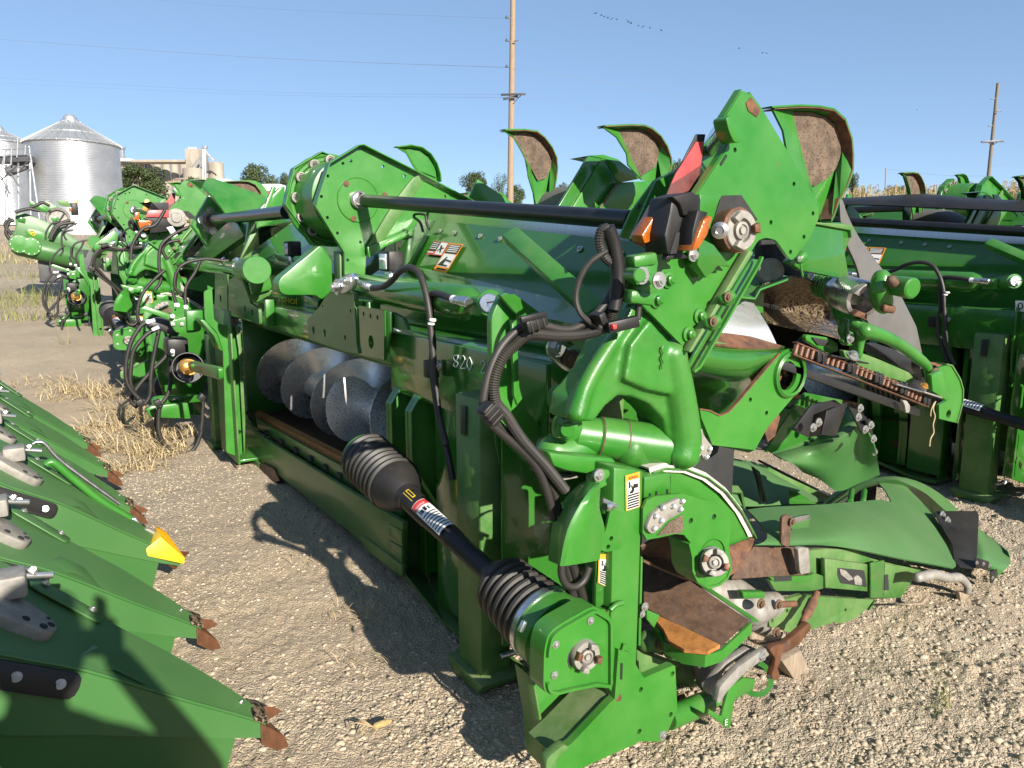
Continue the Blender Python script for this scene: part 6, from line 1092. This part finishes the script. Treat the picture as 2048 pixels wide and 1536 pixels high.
HS = [[(300, 642), (282, 652), (262, 685), (252, 730), (256, 770), (285, 805)], [(312, 658), (290, 672), (268, 700), (262, 735), (262, 770), (280, 806)], [(318, 660), (310, 700), (302, 750), (300, 790), (288, 810)], [(345, 690), (330, 715), (305, 740), (275, 775), (262, 800), (275, 815)], [(340, 720), (342, 760), (335, 790), (322, 810), (312, 845), (326, 886), (352, 902), (382, 895), (402, 860), (406, 800)], [(318, 815), (318, 865), (335, 895), (360, 910), (388, 898), (404, 862)], [(288, 650), (276, 636), (278, 606), (290, 580), (312, 556), (330, 540)],
      [(345, 580), (350, 600), (353, 610)], [(352, 545), (350, 575), (372, 600), (371, 612)], [(480, 515), (455, 522), (410, 518), (370, 527), (354, 545), (350, 580)], [(400, 522), (390, 545), (372, 575), (371, 610)], [(330, 420), (310, 450), (285, 458), (265, 490), (262, 520)], [(375, 455), (345, 470), (322, 492), (318, 530), (322, 560), (310, 580)], [(360, 480), (335, 486), (325, 500), (335, 520)], [(330, 695), (345, 660), (350, 650)]]
for i, l in enumerate(HS): tube('hydraulic_hose', PX(l, u=uf+.05*(i % 5)), .0165 if i < 6 else .013, 'rubber', A, 8)
for q0, q1 in (((276, 800), (284, 812)), ((312, 800), (318, 812)), ((398, 800), (408, 790))): beam('hose_clamp_block', at(*q0, u=6.4), at(*q1, u=6.4), .06, .05, 'black', A)
plate('foot_bar', [(291, 818), (305, 812), (345, 808), (376, 806), (382, 838), (300, 835)], .06, 'green', A, u=6.7, bev=.01); lathe('cushion', at(335, 800, u=6.75), at(285, 810, u=6.75), [(0, .04), (.05, .05), (.1, .05), (.12, .03)], 'cast', A); beam('foot_beam', at(330, 800, u=6.9), at(400, 795, u=6.9), .1, .06, 'gloss', A)
plate('far_wall', [(300, 640), (410, 640), (405, 830), (340, 830), (310, 740)], .02, 'gloss', A, u=7.3)
# ================================================================ more headers of the same row (copies with all their parts)
def another(label, dv, du, dz=0.):
    c = copy_tree(A); p = L(2+dv, 4+du, 0); q = world(p); c.location = (q.x, q.y, dz); c['label'] = label; return c
another('shaded folded corn header parked beside the nearest one, cut by the right edge', 3.85, .06)
SEC = another('second folded corn header in line, just beyond the far end of the nearest', -.4, 6.6, .25)
another('far folded corn header whose green scoops show against the corn field', 8.2, .6, .32)
another('middle distance folded corn header, peaks showing under the tall pole', 4.3, 9.2, .5)
another('farthest folded corn header, plates showing left of the big octagonal plates', 3.6, 16.5, .9)
ORG = L(2-.4, 10.6, .25)
# marker panel with the amber marker lamp at the far end
cp = plate('reflector_panel', [(290, 405), (337, 405), (338, 438), (291, 435), (302, 404)], .02, 'ink', SEC, u=8.0); plate('red_sheet', [(297, 420), (338, 420), (338, 435), (291, 434)], .008, 'reflect', cp, u=7.985); plate('amber_lamp', [(275, 441), (302, 441), (304, 444), (299, 456), (294, 461), (281, 460)], .06, 'amber', cp, u=7.95, rad=.02); plate('lamp_housing', [(288, 436), (338, 436), (342, 462), (300, 466), (302, 444)], .1, 'black', SEC, u=8.0); plate('amber_side', [(270, 425), (280, 424), (279, 440), (269, 440)], .03, 'amber', cp, u=7.95); plate('pale_sheet', [(291, 398), (300, 400), (297, 425), (284, 420)], .01, 'gold', cp, u=8.02)
lathe('white_dial', at(353, 435, u=8.0), at(353, 435, u=7.9), [(0, .085), (.02, .085), (.022, .05), (.04, .045), (.041, .015)], 'alu', SEC); plate('white_tag', [(333, 455), (345, 452), (356, 470), (348, 475)], .01, 'white', SEC, u=7.95)
ORG = Vector((2, 4, 0))
for _c in hand('820 221'.replace('1', '2')[:6], 905, 708, 14, 26, 13.5, 3.2): stroke('chalk_digit', [_c], A)
# black plastic hood lying on the header at the right
t = thing('plastic_cover', 'long black plastic cover lying over the shaft of the header at the right', 'cover', at(1900, 415, v=6.0))
rows = []
for j, (x, y0, y1) in enumerate(((1655, 398, 408), (1760, 392, 410), (1850, 388, 414), (1950, 396, 418), (2080, 402, 424), (2200, 406, 430))): rows.append([at(x, y1, v=5.75), at(x, (y0+y1)/2-3, v=5.85), at(x, y0, v=6.05), at(x, y0+4, v=6.3)])
grid('cover_sheet', rows, 'black', t, .01, sub=3)
# stock sticker on the beam of the header at the right
t = thing('stock_sticker', 'white stock sticker reading 03 on the beam at the right edge', 'sticker', at(2040, 610, v=5.22)); PS = [at(*q, v=5.222) for q in ((2031, 601), (2078, 603), (2078, 626), (2031, 622))]
b = flat('sticker_sheet', [rect(0, 0, 1, 1)], 'white', t, PS, .002); xd = PS[1]-PS[0]; yd = PS[0]-PS[3]; text('digits', '035', PS[3]+xd*.1+yd*.2, xd, yd, yd.length*.6, 'ink', t, wid=xd.length*.8, out=.004)
# different header far left: closed green drive housing with a round badge
t = thing('corn_header', 'far left header with smooth closed green housing and yellow badge', 'corn header', at(100, 470, u=17.), 'folded corn headers parked in rows'); ud = 17.
hs = plate('drive_housing', [(30, 428), (48, 425), (110, 450), (185, 500), (190, 512), (160, 520), (125, 525), (90, 515), (45, 500), (24, 490), (25, 470), (32, 455)], .5, 'poly', t, u=ud, bev=.05, rad=.1)
lowr = lathe('gear_tube', at(38, 490, u=ud-.1), at(160, 518, u=ud-.1), [(-.1, .15), (0, .2), (.9, .2), (1.0, .15)], 'poly', t, 24)
for x, y in ((39, 488), (62, 493)):
    c = at(x, y, u=ud-.3); lathe('gear_cover', c, c+L(0, -1, 0), [(0, .17), (.04, .16), (.05, .02)], 'green', t, 24)
    for k in range(10): a = .628*k; bolt(c+L(.14*math.cos(a), -.03, .14*math.sin(a)), nU, .014, t)
plate('housing_window', [(36, 433), (52, 437), (50, 447), (35, 443)], .05, 'gloss', t, u=ud-.02, bev=.01); plate('housing_panel', [(50, 463), (58, 457), (95, 466), (108, 488), (55, 472)], .02, 'green', t, u=ud-.015, bev=.004)
bd = plate('badge', [(59, 461), (62, 459), (69, 461), (72, 465), (71, 470), (68, 472), (61, 469), (58, 465)], .01, 'yellow', t, u=ud-.03, rad=.02); plate('badge_field', [(60.5, 462), (63, 461), (68, 462.5), (70.3, 465.5), (69.5, 469), (67.5, 470), (62, 468), (60, 465)], .004, 'gloss', bd, u=ud-.036, bev=0)
plate('leaping_deer', [(61.5, 464.5), (63, 463.5), (65, 464.6), (67.5, 463.8), (69, 465), (67.5, 465.5), (68.5, 467.5), (67.5, 467.3), (66, 466), (64, 466.3), (63, 468), (62.4, 467.6), (63, 465.6)], .003, 'yellow', bd, u=ud-.042, bev=0)
plate('housing_seam', [(42, 474), (95, 494), (95, 496), (42, 476)], .03, 'ink', t, u=ud-.02, bev=0)
for i, l in enumerate(([(20, 480), (12, 465), (18, 445), (28, 440)], [(24, 470), (10, 450), (22, 436)], [(30, 425), (45, 420), (60, 418), (80, 422)], [(60, 415), (75, 410), (85, 405), (100, 412)], [(150, 445), (120, 450), (105, 470), (102, 480)], [(140, 440), (112, 452), (98, 478)])): tube('hydraulic_hose', PX(l, u=ud-.2), .03, 'rubber', t, 8)
plate('gear_case', [(58, 403), (66, 401), (75, 410), (83, 402), (95, 402), (115, 412), (125, 420), (120, 440), (98, 425), (70, 420), (60, 412)], .3, 'green', t, u=ud+.4, bev=.02, rad=.05); c = at(116, 437, u=ud+.1); lathe('flange_ring', c, c+L(0, -1, 0), [(0, .2), (0, .21), (.1, .2), (.08, .16), (.02, .15)], 'alu', t, 28); beam('lever', at(104, 441, u=ud-.1), at(116, 435, u=ud-.1), .05, .08, 'green', t)
plate('toothed_wheel', [(113, 402), (120, 400), (130, 401), (140, 406), (143, 412), (135, 414), (120, 410)], .05, 'worn', t, u=ud+.5); beam('marker_board', at(148, 415, u=ud+.2), at(153, 397, u=ud+.2), .02, .1, 'gold', t); box('marker_lamp', at(149, 420, u=ud+.1)-L(.06, .05, .1), at(149, 414, u=ud+.1)+L(.06, .05, .08), 'black', t, .02); plate('amber_lamp', [(138, 416), (144, 414), (144, 422), (139, 423)], .05, 'amber', t, u=ud)
plate('red_cap', [(17, 478), (21, 476), (22, 481), (18, 483)], .05, 'redp', t, u=ud-.2); box('housing_foot', at(150, 530, u=ud)-L(.6, 0, .3), at(150, 520, u=ud)+L(.3, .4, .2), 'dsteel', t)

# corn cob lying on the gravel
x, y = gp(765, 1462); t = thingw('corn_cob', 'dry yellow corn cob with husk lying on the gravel in front', 'corn cob', (x, y, gz(x, y)+.02)); M['cob'] = mat('corn_cob', (.45, .33, .14), .8, var=.3, vscale=90, bump=.8, bscale=160); t.scale = (.62, .62, .62)
lathe('cob', L(-.05, -.02, .005), L(.05, .03, .012), [(0, .006), (.012, .017), (.05, .02), (.09, .016), (.11, .007)], 'cob', t, 16)
for i in range(7): a_ = -.5+i*.35; tube('husk', [L(-.045, -.02, .005), L(-.075-.01*i, -.02+.02*math.sin(a_*3), .02+.004*i), L(-.1-.012*i, -.03+.06*math.sin(a_*2), .004)], .0035, 'straw', t, 5)
# ================================================================ row of snouts of the header standing at the left
S0 = thing('corn_header', 'unfolded corn header at left edge, only its row of long green snouts in view', 'corn header', (-1, 4, 0), 'corn headers standing at the left')
def snout(u0, tipm='shoe', par=S0, var=0):
    """one gathering snout: pointed hood running down towards +v, tip at v = .55"""
    st = [  # v, far ridge (u, z), top middle z, near ridge (u, z), near lower (u, z), far lower (u, z)
        (.49, (.03, .20), .2, (-.02, .19), (-.03, .145), (.03, .14)), (.40, (.075, .29), .3, (-.04, .265), (-.05, .19), (.07, .18)), (.25, (.12, .43), .44, (-.085, .39), (-.095, .275), (.11, .27)), (.04, (.19, .60), .6, (-.145, .57), (-.16, .40), (.17, .42)),
        (-.13, (.21, .77), .78, (-.17, .68), (-.19, .48), (.19, .55)), (-.35, (.23, .93), .94, (-.2, .84), (-.22, .62), (.21, .7)), (-.9, (.24, 1.2), 1.2, (-.22, 1.1), (-.25, .85), (.21, .9))]
    h = grid('snout', [[L(v, u0+fl_[0], fl_[1]), L(v, u0+fr[0], fr[1]), L(v, u0+fr[0]-.02, fr[1]+.012), L(v, u0+(fr[0]+nr[0])/2, (fr[1]+nr[1])/2+.012), L(v, u0+nr[0]+.02, nr[1]+.008), L(v, u0+nr[0], nr[1]), L(v, u0+nl[0], nl[1])] for v, fr, mz, nr, nl, fl_ in st], 'poly', par, .006, ang=24)
    grid('snout_skirt', [[L(v, u0+nl[0]+.012, nl[1]+.004), L(v-.04, u0+nl[0]+.012, nl[1]-.13)] for v, fr, mz, nr, nl, fl_ in st[1:]], 'poly', h, .006)
    grid('snout_skirt', [[L(v, u0+fl_[0]-.01, fl_[1]+.004), L(v-.04, u0+fl_[0]-.01, fl_[1]-.13)] for v, fr, mz, nr, nl, fl_ in st[1:]], 'poly', h, .006)
    for nm_, k_ in (('far', 1), ('near', 3)): tube('ridge_bead', [L(q[0], u0+q[k_][0], q[k_][1]-.002) for q in st], .005, 'poly', h, 6, 3)
    # folded steel point
    if tipm == 'shoe':
        mk('point', [L(.475, u0+.04, .215), L(.475, u0-.03, .20), L(.47, u0-.042, .135), L(.47, u0+.04, .13), L(.555, u0+.005, .105), L(.565, u0-.005, .07), L(.52, u0-.032, .085)], [(0, 1, 4), (1, 2, 6, 5, 4), (0, 4, 5, 3), (2, 3, 5, 6), (0, 3, 2, 1)], 'shoe', h, bev=.004); tp = mk('point_wing', [L(.43, u0+.08, .22), L(.56, u0+.14, .13), L(.585, u0+.15, .10), L(.46, u0+.10, .15), L(.50, u0+.11, .10)], [(0, 1, 2, 3), (3, 2, 4), (0, 3, 4)], 'shoe', h)
        plate3('point_lip', [L(.455, u0+.045, .235), L(.50, u0+.04, .205), L(.50, u0-.035, .19), L(.455, u0-.035, .215)], L(0, 0, .012), 'speck', h, bev=.002)
    else:
        mk('yellow_point', [L(.415, u0+.10, .32), L(.415, u0-.055, .315), L(.315, u0-.06, .255), L(.36, u0+.09, .22), L(.51, u0-.05, .19), L(.505, u0-.07, .165), L(.375, u0+.09, .365), L(.45, u0+.03, .30)], [(0, 1, 4), (1, 2, 5, 4), (0, 4, 5, 3), (2, 3, 5), (0, 3, 2, 1), (0, 6, 7, 4)], 'yplas', h, bev=.005)
        mk('point', [L(.44, u0-.02, .16), L(.45, u0+.06, .2), L(.55, u0+.07, .17), L(.47, u0, .12)], [(0, 1, 2), (0, 1, 3), (1, 2, 3), (0, 2, 3)], 'shoe', h)
    def hp(v, f):      # point on the near ridge at v
        vs = [s[0] for s in st][::-1]; return L(v, u0+float(np.interp(v, vs, [s[3][0] for s in st][::-1])), float(np.interp(v, vs, [s[3][1] for s in st][::-1])))
    # black wear strip along the near edge
    a, b = hp(.035, 0), hp(-.62, 0); dn = (b-a).normalized(); dwn = L(0, -.26, -1).normalized(); dwn = (dwn-dn*dwn.dot(dn)).normalized(); off = L(0, -.008, 0); k = .068
    Pq = rnd([a+off+dwn*.004, a+dwn*k+off, b+dwn*k+off, b+off+dwn*.004], .03); ws = plate3('wear_strip', Pq, L(0, -.007, 0), 'black', h, bev=.002)
    for f in (.06, .19, .42): bolt(a+(b-a)*f+dwn*(k*.5)+off*1.9, L(0, -1, .26), .0095, ws, 'steel')
    # cast adjusting bracket on top
    c = L(-.12, u0-.01, .70)
    br = plate3('adjusting_bracket', rnd([c+L(-.01, -.075, .0), c+L(.07, -.07, -.065), c+L(.09, -.03, -.075), c+L(.075, .015, -.06), c+L(.02, .045, -.005), c+L(-.08, .05, .075), c+L(-.1, -.05, .08)], .03), L(.02, -.003, .03), 'alu', h, bev=.006)
    for dx, dy in ((.055, -.055), (.07, -.03), (.062, .0), (.02, -.05)): lathe('bracket_hole', c+L(dx+.021, dy-.003, -.012-.8*dx+.034), c+L(dx+.5, dy, .8-.8*dx), [(0, .01), (.004, .01), (.006, .007)], 'dark', br, 14)
    box('adjusting_block', c+L(-.03, .0, .04), c+L(.05, .09, .1), 'alu', h, .008); bolt(c+L(.06, .07, .08), L(.7, .2, .6), .014, br); cyl('adjusting_bolt', c+L(.03, .06, .08), c+L(.11, .07, .06), .009, 'bolt', br, 12)
    rp_ = [L(-.08, u0+.195, .735), L(.10, u0+.162, .565), L(.085, u0+.10, .572), L(-.07, u0+.125, .715)]; pp = plate3('ridge_patch', rnd(rp_, .02), L(.004, 0, .005), 'poly', h, bev=.002)
    for p in (rp_[0]*.75+rp_[2]*.25, rp_[1]*.8+rp_[3]*.2): bolt(p+L(.007, -.01, .008), L(.6, 0, .8), .009, pp)
    mk('moulded_rib', [L(-.02, u0-.15, .60), L(.17, u0-.105, .465), L(.13, u0-.03, .52), L(.06, u0-.02, .575), L(.1, u0-.11, .535), L(.07, u0-.06, .585)], [(0, 4, 5), (4, 1, 5), (1, 2, 5), (2, 3, 5), (3, 0, 5)], 'poly', h)
    bolt(L(.43, u0+.01, .262), L(.6, 0, .8), .007, h); return h
s1_ = snout(2.18); n0_ = [o for o in S0.children]
def snout_copy(du, dv=0., dz=0.):
    c = copy_tree(s1_, S0); c.location += Vector((dv, du, dz)); return c
snout_copy(.74, -.05); ys = snout(3.7, 'yellow'); snout_copy(2.42, -.1); snout_copy(3.3, -.14); snout_copy(4.2, -.2); snout_copy(-.85, -.1)
# steel stalk lifter rods along the yellow tipped snout
ORG = Vector((-1, 4, 0)); tube('crop_lifter', PX([(92, 930), (100, 925), (112, 928), (150, 960), (200, 1000), (262, 1038)], u=3.78), .017, 'green', S0, 12); tube('crop_lifter', PX([(66, 888), (75, 884), (90, 888), (120, 920), (180, 965), (240, 1008)], u=4.15), .009, 'steel', S0, 10)
plate('lifter_clamp', [(255, 1040), (272, 1036), (286, 1052), (285, 1060), (268, 1062)], .03, 'zinc', S0, u=3.78, bev=.004); plate('lifter_hinge', [(285, 1058), (300, 1058), (318, 1068), (312, 1078), (292, 1076)], .03, 'alu', S0, u=3.74, bev=.004); box('header_body', (-3.2, .6, .25), (-1.9, 8.6, 1.1), 'gloss', S0, .02)
# ================================================================ photographer standing behind the camera (casts the shadow at the lower left)
M['skin'] = mat('skin', (.45, .26, .18), .5, var=.05); M['shirt'] = mat('blue_shirt', (.06, .1, .2), .85, var=.15); M['jeans'] = mat('denim', (.04, .055, .1), .9, var=.2); M['hair'] = mat('brown_hair', (.05, .03, .02), .7, var=.2)
T_ = thingw('person', 'person in a blue shirt and jeans holding a phone up with both hands', 'person', (.14, -.50, 0))
def skin(name, J, E, m, par, lv=2):
    me = bpy.data.meshes.new(name); me.from_pydata([j[:3] for j in J], E, []); o = bpy.data.objects.new(name, me); COL.objects.link(o); o.parent = par
    md = o.modifiers.new('k', 'SKIN'); sv = me.skin_vertices[0].data
    for i, j in enumerate(J): sv[i].radius = (j[3], j[4] if len(j) > 4 else j[3])
    sv[0].use_root = True; md.use_smooth_shade = True; sd_ = o.modifiers.new('s', 'SUBSURF'); sd_.levels = lv; sd_.render_levels = lv
    dg = bpy.context.evaluated_depsgraph_get(); m2 = bpy.data.meshes.new_from_object(o.evaluated_get(dg)); o.modifiers.clear(); o.data = m2; m2.materials.clear(); m2.materials.append(M[m]); m2.polygons.foreach_set('use_smooth', [True]*len(m2.polygons)); return o
J = [(0, 0, .95, .15, .11), (0, 0, 1.12, .15, .11), (0, .01, 1.32, .17, .12), (0, .02, 1.44, .12, .09), (0, .04, 1.52, .055), (0, .07, 1.6, .06), (.19, .02, 1.42, .065), (.37, .10, 1.25, .045), (-.01, .36, 1.5, .032), (-.19, .02, 1.42, .065), (-.38, .08, 1.22, .045), (-.27, .36, 1.5, .032),
     (.1, 0, .88, .095), (.12, .02, .5, .065), (.13, 0, .1, .045), (.14, .12, .045, .04), (-.1, 0, .88, .095), (-.12, .02, .5, .065), (-.13, 0, .1, .045), (-.14, .12, .045, .04)]
body = skin('body', J, [(0, 1), (1, 2), (2, 3), (3, 4), (4, 5), (3, 6), (6, 7), (7, 8), (3, 9), (9, 10), (10, 11), (0, 12), (12, 13), (13, 14), (14, 15), (0, 16), (16, 17), (17, 18), (18, 19)], 'skin', T_)
skin('shirt', [(0, 0, .9, .175, .13), (0, 0, 1.12, .17, .13), (0, .01, 1.32, .19, .14), (0, .02, 1.43, .14, .105), (.2, .02, 1.41, .085), (.28, .055, 1.29, .075), (-.2, .02, 1.41, .085), (-.28, .055, 1.29, .075)], [(0, 1), (1, 2), (2, 3), (3, 4), (4, 5), (3, 6), (6, 7)], 'shirt', T_)
skin('trousers', [(0, 0, .93, .165, .125), (.1, 0, .86, .11), (.12, .02, .5, .08), (.13, 0, .1, .065), (-.1, 0, .86, .11), (-.12, .02, .5, .08), (-.13, 0, .1, .065)], [(0, 1), (1, 2), (2, 3), (0, 4), (4, 5), (5, 6)], 'jeans', T_)
hd = casting('head', [([L(0, .07, 1.58), L(0, .075, 1.66), L(0, .08, 1.74)], [.07, .092, .075]), ([L(0, .165, 1.655), L(0, .18, 1.635)], [.016, .018]), ([L(-.088, .07, 1.65), L(-.094, .06, 1.67)], [.014, .02]), ([L(.088, .07, 1.65), L(.094, .06, 1.67)], [.014, .02])], 'skin', T_, .008, 3)
casting('hair', [([L(0, .03, 1.68), L(0, .06, 1.76), L(0, .12, 1.765)], [.09, .08, .06])], 'hair', hd, .01, 2)
for s in (-1, 1): casting('eye', [([L(.034*s, .15, 1.672), L(.034*s, .154, 1.672)], [.012, .012])], 'ink', hd, .005, 0)
casting('mouth', [([L(-.024, .148, 1.602), L(.024, .148, 1.602)], [.007, .007])], 'redp', hd, .004, 0)
for s in (-1, 1):
    ho_ = casting('hand', [([L(.13*s, .36, 1.5), L(.105*s, .41, 1.55)], [.03, .036])]+[([L(.105*s, .41, 1.54+.018*i), L(.088*s, .448, 1.553+.018*i), L(.055*s, .462+.002*i, 1.556+.019*i)], [.011, .01, .008]) for i in range(4)]+[([L(.11*s, .39, 1.53), L(.09*s, .40, 1.56), L(.07*s, .425, 1.57)], [.013, .012, .009])], 'skin', body, .006, 1); ho_.location.x -= .14
    casting('shoe', [([L(.13*s, -.04, .05), L(.135*s, .08, .05), L(.14*s, .19, .04)], [.05, .05, .04])], 'black', T_, .012, 2)
T_.scale = (1.2, 1.1, 1.07); tph = thingw('phone', 'black phone held up in both hands of the person taking the view', 'phone', (0, 0, 0)); box('phone_body', (-.08, -.052, 1.56), (.08, -.044, 1.636), 'ink', tph, .003); box('phone_screen', (-.076, -.0535, 1.563), (.076, -.052, 1.633), 'dark', tph, .0005); lathe('phone_lens', L(.05, -.044, 1.61), L(.05, 1, 1.61), [(0, .008), (.002, .008), (.003, .005)], 'dark', tph, 12)
